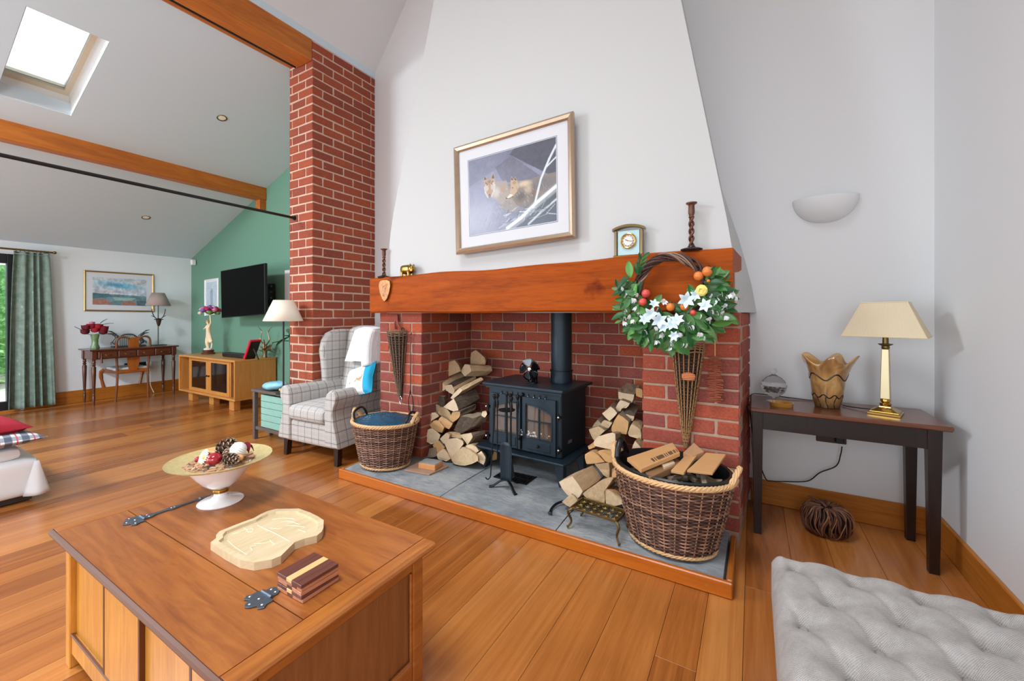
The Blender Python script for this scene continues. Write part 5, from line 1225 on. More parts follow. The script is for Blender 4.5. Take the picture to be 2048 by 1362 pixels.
ws = thing('white_wood_rose', 'white slatted papery ball at the right of the white bowl', 'ornament', bt(.075, .03, .215))
for k in range(10):
    a = PI * k / 10; pts = [(.026 * math.cos(t) * math.cos(a), .026 * math.cos(t) * math.sin(a), .026 * math.sin(t)) for t in [2 * PI * j / 24 for j in range(24)]]
    R0 = Matrix.Rotation(.9, 3, 'X'); MB().tube([R0 @ Vector(p) for p in pts], .0042, 5, closed=True, sq=1).build('strip', M['white'], ws, smooth=True)
solo('orange_peel_slice', MB().obox(bt(-.085, .01, .185), (.07, .028, .014), Ry(-.08, .12), .004), plain('dried_orange', '#d99b66', .7, 0, .2, 40), 'dried orange peel strip at the left of the white bowl', 'dried fruit')
solo('dried_bud', MB().ball(bt(.01, .03, .185), (.014, .014, .017), 12, 10), bpy.data.materials['dried_orange'], 'round tan dried bud in the middle of the white bowl', 'dried fruit', smooth=True)
solo('peach_petal', MB().ball(bt(.105, .02, .192), (.018, .014, .012), 12, 10), bpy.data.materials['dried_orange'], 'peach coloured dried husk at the right edge of the white bowl', 'dried fruit', smooth=True)
vel = plain('burgundy_velvet', '#7a0f2a', .8, 0, .3, 40)
solo('velvet_ribbon', MB().grid(lambda u, v: bt(.02 + .075 * u, .055 + .02 * v + .008 * math.sin(u * 9), .205 + .03 * u * math.sin(v * 3) + .012 * math.sin(u * 12)), 16, 6), vel, 'burgundy velvet ribbon curling behind the pine cones', 'ribbon', smooth=True, solid=.002)
solo('velvet_petal', MB().grid(lambda u, v: bt(-.095 + .06 * u, -.03 + .03 * v, .175 + .015 * math.sin(u * 6 + v * 2)), 12, 6), vel, 'burgundy velvet petal at the left of the white bowl', 'petal', smooth=True, solid=.002)
solo('red_berry', MB().ball(bt(-.058, -.058, .178), .011, 12, 10), bpy.data.materials['crimson_gloss'], 'small crimson berry beside the cream star flower', 'ornament', smooth=True)
random.seed(3); m = MB()
for k in range(190):
    a = random.uniform(0, 2 * PI); r = .118 * math.sqrt(random.random()); m.obox(bt(r * math.cos(a), r * math.sin(a), .158 + .02 * (1 - r / .11) + random.uniform(0, .006)), (.024, .015, .003), Matrix.Rotation(random.uniform(0, 6), 3, 'Z') @ Matrix.Rotation(random.uniform(-.8, .8), 3, 'X'))
o = solo('potpourri', m, plain('potpourri_mix', '#b58e6c', .85, 0, .6, 40), 'loose dried petals and husks filling the white bowl', 'potpourri'); o['kind'] = 'stuff'
# carved wooden board
ox, oy, q_ = 400, 1000, 5.923
OUT = [(125, 500), (190, 452), (190, 412), (232, 368), (400, 300), (520, 255), (640, 212), (720, 165), (800, 130), (900, 105), (1170, 100), (1300, 145), (1400, 195), (1466, 238), (1462, 330), (1440, 375), (1385, 420), (1240, 455), (1120, 500), (1100, 520), (1040, 580), (960, 660), (850, 705), (640, 738), (480, 710), (300, 615)]
bz0 = TB; bz1 = TB + .025
P2 = [atz(ox + a / q_, oy + b / q_, bz1) for a, b in OUT]; cc = sum(P2, Vector()) / len(P2)
bd = thing('carved_serving_board', 'pale wooden serving board in a double rounded outline with engraved drawing on the chest', 'board', (cc.x, cc.y, bz0))
PM = wood('pale_ash', [(.25, '#b39a72'), (.5, '#c9b38e'), (.8, '#d8c6a6')], 'Y', 1.6, .55, stretch=9)
a2 = sum(P2[i].x * P2[(i + 1) % len(P2)].y - P2[(i + 1) % len(P2)].x * P2[i].y for i in range(len(P2)))
if a2 < 0: P2 = P2[::-1]
n = len(P2); sc_ = .88
IN = [cc + (p - cc) * sc_ for p in P2]; LO = [Vector((p.x, p.y, bz1 - .009)) for p in [cc + (p - cc) * (sc_ - .015) for p in P2]]; BT = [Vector((p.x, p.y, bz0)) for p in P2]
m = MB(); m.v = [tuple(p) for p in P2 + IN + LO + BT]; m.f = []
for i in range(n):
    j = (i + 1) % n; m.f += [(i, j, n + j, n + i), (n + i, n + j, 2 * n + j, 2 * n + i), (3 * n + i, 3 * n + j, j, i)]
m.f += [tuple(range(3 * n, 4 * n))[::-1], tuple(range(2 * n, 3 * n))]
m.m = [0] * len(m.f); m.build('board', PM, bd, world=True)
gr_ = plain('engraved_line', '#ecdcba', .6)
for pts in ([(520, 330), (560, 350), (610, 335), (635, 350), (625, 375), (580, 380), (550, 360)], [(380, 400), (460, 385), (540, 350)], [(600, 570), (680, 520), (760, 470)], [(640, 520), (760, 510), (870, 480)], [(690, 610), (800, 560), (950, 500)], [(560, 640), (620, 600), (600, 560), (660, 540)], [(830, 470), (850, 500), (880, 520)], [(770, 350), (870, 385), (950, 430)], [(850, 230), (1000, 215), (1120, 225)], [(830, 330), (950, 340), (1050, 300), (1240, 320)], [(950, 270), (1050, 250), (1180, 290)], [(680, 300), (900, 400), (1060, 490)], [(330, 480), (420, 560), (560, 650)], [(1160, 350), (1250, 380)]):
    MB().tube(smooth_path([atz(ox + a / q_, oy + b / q_, bz1 - .0085) for a, b in pts], 4), .0011, 4).build('engraving', gr_, bd, world=True)
# coaster stack
dkw = wood('walnut_strip', [(.3, '#4f2a22'), (.7, '#6e3d31')], 'Y', 3, .4); lw = wood('maple_strip', [(.3, '#d0a468'), (.7, '#e2bd84')], 'Y', 3, .4); rw = wood('cherry_strip', [(.3, '#a8684a'), (.7, '#c58663')], 'Y', 3, .4)
pats = [('dark, pink and light striped wooden coaster at the bottom of the stack', [rw, rw, dkw, rw, rw]), ('walnut wooden coaster with a light corner strip, second from the bottom', [dkw, dkw, lw, dkw, dkw]), ('cherry wooden coaster in the middle of the stack', [rw, rw, dkw, rw, rw]), ('pinkish cherry wooden coaster, second from the top of the stack', [rw, rw, rw, dkw, rw]), ('top wooden coaster with two dark walnut bands and one maple stripe', [dkw, dkw, lw, dkw, dkw])]
random.seed(1)
for k, (lb, ms) in enumerate(pats):
    t = thing('wooden_coaster', lb, 'coaster', (-1.078 + random.uniform(-.002, .002), .706 + random.uniform(-.002, .002), TB + .0003 + k * .0102), random.uniform(-.05, .05) + .0, 'striped coasters on the chest')
    xs = [-.056, -.034, -.012, .012, .034, .056]
    for j in range(5): MB().box((xs[j], -.056, 0), (xs[j + 1], .056, .0098), .0008).build('strip', ms[j], t)
# ------------------------------------------------------------ pictures (flat paint on a fine mesh)
class Paint:
    def __init__(s, w, h, base):
        s.w, s.h = w, h; s.c = np.zeros((h + 1, w + 1, 3)); s.c[:] = lin(base)[:3]
        s.X, s.Y = np.meshgrid(np.linspace(0, 1, w + 1), np.linspace(0, 1, h + 1)); s.asp = h / w
    def blend(s, m, col, a=1.0):
        m = np.clip(m, 0, 1)[..., None] * a; s.c = s.c * (1 - m) + np.array(lin(col)[:3]) * m
    def poly(s, pts, col, a=1.0):
        ins = np.zeros(s.X.shape, bool); n = len(pts)
        for i in range(n):
            (x1, y1), (x2, y2) = pts[i], pts[(i + 1) % n]
            if y1 == y2: continue
            ins ^= ((y1 > s.Y) != (y2 > s.Y)) & (s.X < (x2 - x1) * (s.Y - y1) / (y2 - y1) + x1)
        s.blend(ins.astype(float), col, a)
    def line(s, pts, w, col, a=1.0):
        for (x1, y1), (x2, y2) in zip(pts, pts[1:]):
            dx, dy = x2 - x1, (y2 - y1) * s.asp; L = dx * dx + dy * dy + 1e-9
            t = np.clip(((s.X - x1) * dx + (s.Y - y1) * s.asp * dy) / L, 0, 1)
            d = np.hypot(s.X - x1 - t * dx, (s.Y - y1) * s.asp - t * dy); s.blend(1 - (d - w) / (w * .6 + 1e-6), col, a)
    def blob(s, x, y, rx, ry, col, a=1.0, soft=1.0):
        d = np.hypot((s.X - x) / rx, (s.Y - y) / ry); s.blend((1 - d) / soft * 1.5, col, a)
    def noise(s, sx, sy, amt, seed):
        r = np.random.RandomState(seed); g = r.rand(int(sy) + 2, int(sx) + 2); x = s.X * sx; y = s.Y * sy; xi = x.astype(int); yi = y.astype(int); fx = x - xi; fy = y - yi
        v = (g[yi, xi] * (1 - fx) + g[yi, xi + 1] * fx) * (1 - fy) + (g[yi + 1, xi] * (1 - fx) + g[yi + 1, xi + 1] * fx) * fy
        s.c *= (1 + amt * (v - .5) * 2)[..., None]
    def build(s, name, corners, parent, mat_rough=.4):   # corners: top-left, top-right, bottom-right, bottom-left
        tl, tr, br, bl = [Vector(q) for q in corners]; m = MB()
        for j in range(s.h + 1):
            for i in range(s.w + 1):
                a = tl.lerp(tr, i / s.w); b = bl.lerp(br, i / s.w); m.v.append(tuple(a.lerp(b, j / s.h)))
        W = s.w + 1
        m.f = [(j * W + i, (j + 1) * W + i, (j + 1) * W + i + 1, j * W + i + 1) for j in range(s.h) for i in range(s.w)]; m.m = [0] * len(m.f)
        t = NT(name + '_paint'); at = t.n('ShaderNodeVertexColor'); at.layer_name = 'Col'; t.l(at.outputs[0], t.b.inputs['Base Color']); t.set(Roughness=mat_rough); t.b.inputs['Coat Weight'].default_value = .15
        o = m.build(name, t.m, parent, world=True); ca = o.data.color_attributes.new('Col', 'FLOAT_COLOR', 'POINT')
        arr = np.ones(((s.h + 1) * W, 4), np.float32); arr[:, :3] = np.clip(s.c.reshape(-1, 3), 0, 1); ca.data.foreach_set('color', arr.ravel()); return o
def framed(name, label, TL, TR, BR, BL, fw, depth, fmat, matw, paint, nrm, lip=None, matcol='#e9e9ea', innerline=None):
    TL, TR, BR, BL = [Vector(q) for q in (TL, TR, BR, BL)]; n = Vector(nrm).normalized(); c = (TL + TR + BR + BL) / 4
    t = thing(name, label, 'picture', (c.x, c.y, min(BL.z, BR.z)))
    def inset(d):
        ux = (TR - TL).normalized(); uz = (TL - BL).normalized(); return [TL + ux * d - uz * d, TR - ux * d - uz * d, BR - ux * d + uz * d, BL + ux * d + uz * d]
    O = inset(0); I = inset(fw); I2 = inset(fw * .35); I3 = inset(fw * .8)
    for k in range(4):
        j = (k + 1) % 4; m = MB(); prof = [(O, 0), (O, depth * .7), (I2, depth), (I3, depth * .8), (I, depth * .55), (I, 0)]
        vs = [P[q] + n * d for P, d in prof for q in (k, j)]; m.v = [tuple(v) for v in vs]; K = len(prof)
        m.f = [(2 * i, 2 * i + 1, (2 * i + 3) % (2 * K), (2 * i + 2) % (2 * K)) for i in range(K)] + [tuple(2 * i for i in range(K))[::-1], tuple(2 * i + 1 for i in range(K))]; m.m = [0] * len(m.f)
        m.build('frame_side', fmat, t, world=True)
    m = MB(); q = inset(fw * .9); m.v = [tuple(p + n * depth * .35) for p in q] + [tuple(p) for p in q]; m.f = [(3, 2, 1, 0), (4, 5, 6, 7), (0, 1, 5, 4), (1, 2, 6, 5), (2, 3, 7, 6), (3, 0, 4, 7)]; m.m = [0] * 6
    m.build('mount', plain(name + '_mount', matcol, .8), t, world=True)
    if innerline:
        q = [p + n * (depth * .37) for p in inset(fw + matw - .006)]; MB().tube(q, .0022, 4, closed=True).build('inner_mount', plain(name + '_inner', innerline, .7), t, world=True)
    q = [p + n * (depth * .38) for p in inset(fw + matw)]
    paint.build('print', q, t); return t
# wolves in the snow
p = Paint(210, 150, '#8d90a6'); p.noise(4, 3, .18, 1)
p.poly([(0, 0), (1, 0), (1, .45), (.75, .28), (.5, .12), (.3, .22), (0, .35)], '#6f7288', .55)
p.poly([(.50, .06), (.95, .45), (1, .55), (1, 0), (.55, 0)], '#4c4d57', .8); p.poly([(.33, .18), (.52, .08), (.88, .47), (.60, .42), (.42, .40)], '#696877', .7)
p.noise(24, 18, .10, 2); p.noise(60, 50, .08, 3); p.blob(.12, .8, .35, .35, '#b9bccd', .5); p.blob(.25, .45, .3, .3, '#9a9db5', .4)
p.poly([(.45, .44), (.56, .43), (.70, .44), (.80, .42), (1, .42), (1, .78), (.85, .84), (.70, .80), (.60, .74), (.50, .70)], '#8b8178', .95)   # right wolf body
p.poly([(.28, .44), (.40, .42), (.50, .46), (.52, .62), (.60, .78), (.50, .80), (.40, .70), (.34, .60)], '#9a938f', .95)                       # left wolf body
p.blob(.86, .52, .16, .10, '#6f7078', .7); p.blob(.66, .47, .10, .05, '#d8c2a6', .9); p.blob(.62, .62, .08, .09, '#5f5a58', .8); p.blob(.76, .62, .05, .14, '#6b4d3c', .45); p.blob(.70, .54, .06, .08, '#c7b49c', .7); p.blob(.40, .58, .06, .10, '#bdb6b2', .8)
p.poly([(.20, .50), (.33, .36), (.46, .38), (.50, .60), (.40, .66), (.30, .56)], '#a59c96', .95); p.blob(.33, .50, .07, .09, '#d2c9c2', .7); p.blob(.42, .48, .05, .07, '#b98f6e', .5)
p.poly([(.185, 0.315), (.20, 0.245), (.235, 0.305), (.275, 0.305), (.305, 0.225), (.325, 0.325), (.325, 0.405), (.30, 0.485), (.27, 0.545), (.245, 0.540), (.22, 0.485), (.195, 0.405)], '#b89f87')  # left head, facing out
p.poly([(.20, 0.375), (.245, 0.355), (.25, 0.435), (.215, 0.465)], '#e0d8d0', .8); p.poly([(.27, 0.355), (.32, 0.365), (.30, 0.465), (.265, 0.435)], '#ddd4cc', .8); p.poly([(.24, 0.325), (.275, 0.325), (.27, 0.485), (.245, 0.485)], '#c2946b', .9)
p.blob(.225, 0.380, .010, .010, '#1c1613'); p.blob(.288, 0.380, .010, .010, '#1c1613'); p.blob(.256, 0.515, .016, .018, '#171312'); p.line([(.24, 0.533), (.256, 0.540), (.275, 0.533)], .002, '#241a17'); p.poly([(.192, 0.305), (.20, 0.255), (.225, 0.305)], '#4c4038', .9); p.poly([(.283, 0.305), (.303, 0.245), (.318, 0.315)], '#4c4038', .9)
p.poly([(.505, .40), (.52, .34), (.545, .39), (.56, .35), (.585, .42), (.60, .50), (.57, .56), (.52, .60), (.48, .625), (.455, .62), (.455, .595), (.495, .55), (.505, .49)], '#c0a78b')      # right head, in profile to the left
p.poly([(.46, .60), (.50, .56), (.53, .58), (.50, .615)], '#ece4da', .9); p.blob(.457, .605, .012, .014, '#171312'); p.blob(.528, .49, .010, .009, '#1a1512'); p.poly([(.512, .39), (.522, .355), (.54, .395)], '#4a3d34', .9); p.poly([(.55, .395), (.56, .36), (.576, .41)], '#4a3d34', .9); p.line([(.46, .615), (.50, .61), (.53, .60)], .002, '#3c2e27')
for k in range(170):
    r = np.random.RandomState(k); x, y = .30 + .65 * r.rand(), .46 + .32 * r.rand(); p.line([(x, y), (x + .012, y + .03)], .0012, ('#e8e0d6', '#4f4a4a', '#b7a68f')[k % 3], .35)
p.poly([(.55, 1), (1, .62), (1, 1)], '#4a5560', .75); p.blob(.8, .85, .3, .2, '#63707a', .5)
p.line([(.46, 1.0), (.62, .90), (.78, .76), (1.0, .60)], .026, '#9aa1a8'); p.line([(.46, .985), (.62, .885), (.78, .745), (1.0, .585)], .012, '#e9edf1'); p.line([(.77, .75), (.84, .46), (.93, .24), (1.0, .10)], .008, '#dfe5ea'); p.line([(.90, .33), (1.0, .24)], .005, '#dfe5ea'); p.line([(.70, .98), (.84, .86), (1.0, .74)], .007, '#c9d0d6')
for k in range(46):
    r = np.random.RandomState(100 + k); x, y = .35 + .6 * r.rand(), .78 + .2 * r.rand(); a = r.rand() * 1.5 - .3; L = .05 + .08 * r.rand(); p.line([(x, y), (x + L * math.cos(a), y - L * math.sin(a) * 1.3)], .0018, ('#dfe4ea', '#56626c', '#aab1b8')[k % 3], .8)
for k in range(30):
    r = np.random.RandomState(300 + k); x, y = .1 + .4 * r.rand(), .80 + .18 * r.rand(); p.line([(x, y), (x + .02 + .03 * r.rand(), y - .08)], .0012, '#7d8096', .5)
p.blob(.25, .44, .075, .20, '#8f8880', .35, .6); p.line([(.21, .345), (.235, .37)], .004, '#5a4a40', .8); p.line([(.30, .345), (.278, .37)], .004, '#5a4a40', .8); p.blob(.256, .34, .03, .03, '#7d6a5c', .7); p.line([(.195, .40), (.205, .47), (.235, .54)], .006, '#d9d4cf', .7); p.line([(.322, .40), (.31, .47), (.28, .54)], .006, '#d9d4cf', .7); p.blob(.55, .43, .03, .03, '#8a7462', .6)
p.c *= .86
frm = plain('champagne_frame', '#b59e86', .28, .75, .1, 20)
q = [aty(911, 298, 2.455), aty(1149, 225, 2.455), aty(1153, 476, 2.46), aty(916, 510, 2.46)]
framed('framed_print', 'wide gold framed print of two wolves behind a snowy branch, on the chimney breast', *q, .042, .035, frm, .085, p, (0, -1, 0), innerline='#8a93ad', matcol='#cdced2')
# seascape over the desk
p = Paint(150, 80, '#c3d3df'); p.noise(5, 4, .1, 1)
p.blob(.45, .25, .42, .12, '#58aed0', .9); p.blob(.65, .32, .35, .10, '#6db6d6', .7); p.blob(.2, .18, .2, .1, '#8fc3da', .7); p.blob(.85, .15, .2, .12, '#c4c0bd', .8); p.blob(.30, .52, .35, .06, '#c6b1ba', .8)
p.poly([(0, .57), (.5, .60), (1, .64), (1, 1), (0, 1)], '#6f9199'); p.noise(14, 12, .25, 5); p.poly([(0, .58), (.3, .60), (.35, .68), (0, .78)], '#3f6672', .7); p.poly([(.35, .70), (.8, .72), (.7, .82), (.4, .82)], '#a8cbc1', .7)
p.poly([(0, .80), (.25, .80), (.35, .97), (0, 1)], '#b5705c', .8); p.poly([(.55, .86), (.75, .82), (.80, 1), (.5, 1)], '#b5705c', .8); p.poly([(.80, .82), (1, .80), (1, 1), (.82, 1)], '#4b6470', .7); p.noise(40, 22, .22, 9)
q = [atx(167, 540, XL + .004), atx(307, 549, XL + .004), atx(307, 624, XL + .004), atx(167, 622, XL + .004)]
framed('framed_watercolour', 'gold framed blue and pink coastal watercolour above the writing desk', *q, .022, .02, plain('gold_frame', '#b8965f', .3, .8), .07, p, (1, 0, 0), matcol='#dadde2')
# narrow print on green wall
p = Paint(50, 80, '#bccbd6'); p.noise(8, 12, .08, 2); p.poly([(.35, .3), (.6, .28), (.62, .75), (.7, .95), (.3, .95), (.4, .7)], '#8f9fb0', .8); p.blob(.5, .28, .14, .08, '#8796a8', .7); p.poly([(.45, .8), (.75, .85), (.6, 1)], '#5f6c7c', .8); p.noise(20, 40, .12, 4)
q = [aty(411, 560, YG - .003), aty(438, 556, YG - .003), aty(438, 628, YG - .003), aty(411, 632, YG - .003)]
framed('narrow_print', 'tall white framed blue grey print on the green wall left of the television', *q, .018, .02, M['white'], .03, p, (0, -1, 0), matcol='#d9dfe4')
m = MB(); a_, b_2 = aty(572, 541, YG), aty(576, 600, YG); m.box((a_.x, YG - .02, 1.2), (a_.x + .30, YG - .001, a_.z), .003)
solo('white_edged_canvas', m, M['white'], 'white edged canvas mostly hidden by the brick pillar on the green wall', 'picture')

# ------------------------------------------------------------ mantelpiece things
MZT = 1.60
bw = wood('barley_oak', [(.3, '#3c1d0e'), (.6, '#6a3a1e'), (.85, '#8a5530')], 'Z', 4, .35); dw = plain('dark_turned_wood', '#241418', .35)
def candlestick(px, base_z, y, hgt, label, k=1.0):
    x = aty(px, 500, y).x; t = thing('candlestick', label, 'candlestick', (x, y, base_z), 0)
    MB().lathe([(0, 0), (.050 * k, 0), (.056 * k, .006), (.057 * k, .012), (.040 * k, .018), (.022 * k, .022), (.018 * k, .030), (0, .03)], n=32).build('base', dw, t, smooth=True)
    z0, z1 = .028, hgt * .68
    for q in (0, 1):
        pts = []
        for i in range(40):
            s_ = i / 39; a = s_ * 2 * PI * 1.9 + q * PI; r = .0085 * k; pts.append((r * math.cos(a), r * math.sin(a), z0 + (z1 - z0) * s_))
        MB().tube(pts, .0075 * k, 8).build('barley_twist', bw, t, smooth=True)
    MB().lathe([(.010 * k, z1 - .003), (.016 * k, z1 + .006), (.012 * k, z1 + .014), (.017 * k, z1 + .03), (.016 * k, hgt - .016), (.020 * k, hgt - .010), (.028 * k, hgt - .006), (.029 * k, hgt), (.014 * k, hgt), (.013 * k, hgt - .02), (0, hgt - .02)], n=28).build('candle_cup', bw, t, smooth=True)
candlestick(1383, 1.598, 2.45, .268, 'tall dark barley twist wooden candlestick at the right end of the mantel beam')
candlestick(768, 1.560, 2.465, .250, 'barley twist wooden candlestick at the left end of the mantel beam', .95)
pg_ = thing('brass_pig', 'small polished brass pig ornament near the left end of the mantel beam', 'ornament', (-2.43, 2.455, 1.563), math.radians(0))
br2 = plain('antique_brass', '#a98a4a', .22, 1.0, .3, 30)
MB().rbox((0, 0, .055), (.13, .07, .075), .034, 8).build('body', br2, pg_, smooth=True)
MB().ball((.058, -.012, .055), (.030, .028, .030), 16, 12).build('head', br2, pg_, smooth=True); MB().cyl((.07, -.028, .045), (.083, -.045, .042), .010, 12).build('snout', br2, pg_, smooth=True)
for s in (-1, 1): MB().ball((.062, -.012 + s * .018, .083), (.006, .011, .012), 10, 8).build('ear', br2, pg_, smooth=True)
for x in (-.042, .03):
    for s in (-1, 1): MB().lathe([(.010, 0), (.009, .01), (.014, .035)], (x, s * .02, 0), 12).build('leg', br2, pg_, smooth=True)
MB().tube(smooth_path([(-.063, 0, .065), (-.074, .004, .072), (-.07, -.006, .08)], 4), .0025, 5).build('tail', br2, pg_, smooth=True)
ck = thing('mantel_clock', 'small brass and pale blue glass carriage clock on the mantel beam', 'clock', (-.637, 2.462, 1.592), math.radians(0))
MB().box((-.088, -.02, 0), (.088, .03, .012), .002).build('base', M['brass_dull'], ck)
for s in (-1, 1): MB().box((s * .076 - .008, -.014, .012), (s * .076 + .008, .02, .160), .002).build('pillar', plain('satin_brass', '#9a8562', .3, .9), ck)
MB().box((-.064, -.006, .012), (.064, .006, .158)).build('glass_panel', plain('pale_blue_glass', '#b5d3d6', .15, 0, .1, 12), ck)
m = MB(); m.prism([(-.094 + .188 * i / 12, -.022, .158 + .022 * math.sin(PI * i / 12) ** .8) for i in range(13)] + [(.094 - .188 * i / 12, -.022, .172 + .022 * math.sin(PI * i / 12) ** .8) for i in range(13)], (0, .048, 0)); m.build('arched_top', plain('dark_brass', '#8a7448', .3, .9), ck)
def disc(r, y, z, rr=None, n=32):
    m = MB(); m.lathe([(0, 0), (r, 0), (r, .004), (0, .004)], n=n); m.v = [(a, y - c, z + b) for a, b, c in m.v]; return m
m = MB(); pts = [(.042 * math.cos(t), -.012, .095 + .042 * math.sin(t)) for t in [2 * PI * k / 40 for k in range(40)]]; m.tube(pts, .0055, 8, closed=True); m.build('bezel', M['brass'], ck, smooth=True)
disc(.039, -.006, .095).build('dial', plain('clock_dial', '#cfc6b8', .4), ck); disc(.027, -.0105, .095).build('dial_centre', plain('dial_centre', '#ded8d0', .4), ck)
for k in range(12): a = 2 * PI * k / 12; MB().tube([(.028 * math.cos(a), -.0115, .095 + .028 * math.sin(a)), (.034 * math.cos(a), -.0115, .095 + .034 * math.sin(a))], .0012, 4).build('hour_mark', M['black'], ck)
MB().tube([(0, -.0155, .095), (-.017, -.0155, .104)], .0017, 4).build('hour_hand', M['black'], ck); MB().tube([(0, -.0165, .095), (.026, -.0165, .091)], .0011, 4).build('minute_hand', M['black'], ck)
# heart-shaped copper plaque
pq = thing('wall_plaque', 'small embossed copper shield plaque hanging on the left end of the mantel beam', 'plaque', (-2.64, 2.412, 1.36))
m = MB(); out = [(-.062, .165), (-.03, .178), (.0, .180), (.03, .178), (.062, .165), (.068, .13), (.055, .07), (.03, .02), (0, -.005), (-.03, .02), (-.055, .07), (-.068, .13)]
m.prism([(x, 0, z) for x, z in out], (0, -.010, 0)); m.build('shield', plain('copper_emboss', '#b07a52', .3, .85, .3, 60, .6, bscale=70), pq, bevel=.003, smooth=True)
for k in range(14): r_ = random.Random(k); MB().tube(smooth_path([(r_.uniform(-.035, .035), -.0105, r_.uniform(.03, .15)) for _ in range(3)], 4), .0022, 5).build('relief', plain('copper_light', '#cf9c78', .3, .8) if 'copper_light' not in bpy.data.materials else bpy.data.materials['copper_light'], pq, smooth=True)

# ------------------------------------------------------------ wreath
WC = aty(1341, 578, 2.36); wr = thing('flower_wreath', 'twig wreath of green leaves, orange fruits and white blossoms hung on the right end of the mantel beam', 'wreath', WC)
wr['label'] = 'twig wreath with green leaves, orange fruits and white blossoms hung on the mantel beam'
vine = plain('dark_vine', '#4a3029', .8, 0, .4, 50, .4); vine2 = plain('grey_vine', '#8c7361', .8)
random.seed(31); RW = .175
for k in range(16):
    tw_ = random.uniform(3, 5); ph = random.uniform(0, 6.28); ro = random.uniform(.012, .026); pts = []
    for i in range(72):
        a = 2 * PI * i / 72; r = RW + ro * math.cos(round(tw_) * a + ph); pts.append((r * math.cos(a), ro * .8 * math.sin(round(tw_) * a + ph), r * math.sin(a)))
    MB().tube(pts, random.uniform(.0035, .006), 5, closed=True).build('vine', vine2 if k % 6 == 0 else vine, wr, smooth=True)
leafm = []
for k, c in enumerate(('#2f6b2c', '#1f5527', '#4a8036', '#577f4a')):
    t = NT('wreath_leaf_%d' % k); oi = t.n('ShaderNodeObjectInfo'); c0 = lin(c); t.l(t.mix(oi.outputs['Random'], tuple(x * .65 for x in c0[:3]) + (1,), tuple(min(1, x * 1.35) for x in c0[:3]) + (1,)), t.b.inputs['Base Color']); t.set(Roughness=.45); leafm.append(t.m)
lmesh = [leaf_mb(.075, .034, .15 + .2 * (k % 2)).mesh('leaf', leafm[k % 4], True) for k in range(8)]; small = [leaf_mb(.045, .018, .1).mesh('leaf', leafm[k % 4], True) for k in range(4)]
def wp(px, py, dy=0): q = aty(px, py, WC.y + dy) - WC; return q
def place_leaf(p, ang, tilt, me, sc=1):
    R = Matrix.Rotation(-ang, 3, 'Y') @ Matrix.Rotation(tilt, 3, 'Z') @ Matrix.Rotation(random.uniform(-.7, .7), 3, 'X') @ Matrix.Rotation(math.radians(90), 3, 'X'); ps('leaf', me, wr, p, R, (sc, sc, sc))
for k in range(40):
    a = -PI / 2 + random.uniform(-1.5, 1.5); r = RW + random.uniform(-.045, .01); place_leaf(Vector((r * math.cos(a), random.uniform(-.065, -.04), r * math.sin(a))), random.uniform(0, 6.28), random.uniform(-.3, .2), random.choice(lmesh), random.uniform(.9, 1.2))
for k in range(190):
    # leaves thick along the lower ring, spraying out to both sides
    a = random.uniform(-2.25, 2.25) * random.uniform(.35, 1) ** .6 - PI / 2
    low = abs(a + PI / 2); r = RW + random.uniform(-.03, .085 if low < 1.2 else .03)
    p_ = Vector((r * math.cos(a) * 1.12, random.uniform(-.055, -.01), r * math.sin(a) - (.02 if low < .9 else 0)))
    out_ = a + random.uniform(-1.1, 1.1); place_leaf(p_, out_, random.uniform(-.5, .1), random.choice(lmesh), random.uniform(.9, 1.3))
for (x0, y0, x1, y1, n) in ((1275, 620, 1232, 572, 9), (1290, 650, 1240, 640, 8), (1400, 590, 1455, 560, 10), (1395, 640, 1450, 610, 9), (1300, 690, 1262, 668, 8), (1420, 600, 1470, 590, 8), (1360, 660, 1390, 672, 6), (1278, 545, 1285, 515, 7), (1262, 560, 1250, 590, 7)):
    a_, b_ = wp(x0, y0, -.01), wp(x1, y1, -.03); MB().tube([a_, (a_ + b_) / 2 + Vector((0, -.01, .008)), b_], .0016, 5).build('stem', leafm[2], wr)
    an = math.atan2((b_ - a_).z, (b_ - a_).x)
    for k in range(n): place_leaf(a_.lerp(b_, (k + .5) / n), an + (.6 if k % 2 else -.6), random.uniform(-.3, .1), random.choice(small), random.uniform(.8, 1.2))
fm = {'r': plain('rosy_fruit', '#d2493f', .35, 0, .3, 30, coat=.3), 'o': plain('orange_fruit', '#dd7c34', .4, 0, .3, 30, coat=.2), 'y': plain('yellow_rose', '#ecdf7e', .6, 0, .15, 40)}
for (x, y, r, c) in ((1292, 587, .024, 'r'), (1286, 604, .023, 'r'), (1415, 543, .026, 'o'), (1397, 552, .024, 'o'), (1341, 614, .022, 'o'), (1369, 613, .022, 'o'), (1386, 625, .016, 'r'), (1417, 562, .009, 'o')):
    q = wp(x, y, -.06); MB().ball(q, r, 18, 12).build('fruit', fm[c], wr, smooth=True); MB().lathe([(.002, 0), (.007, .008)], q + Vector((r * .3, -r * .2, r * .85)), 6, cap=False).build('fruit_crown', vine, wr)
q = wp(1403, 581, -.07); MB().ball(q, (.028, .024, .030), 18, 12).build('rosebud', fm['y'], wr, smooth=True, label='yellow rosebud')
for k in range(4): MB().tube([q + Vector(((.012 + .005 * k) * math.cos(t * .7 + k * 1.5), -.026 + .004 * k, (.012 + .005 * k) * math.sin(t * .7 + k * 1.5))) for t in range(6)], .0035, 5).build('bud_petal', fm['y'], wr, smooth=True)
for k in range(0): a = k * 1.26; MB().grid(lambda u, v, a=a: (q.x + .030 * math.sin(a + (u - .5)) * (.6 + .4 * v), q.y - .004 - .022 * math.cos((u - .5) * 2) * (.8 + .2 * v), q.z - .02 + .045 * v), 6, 5).build('bud_petal', fm['y'], wr, smooth=True, solid=.001)
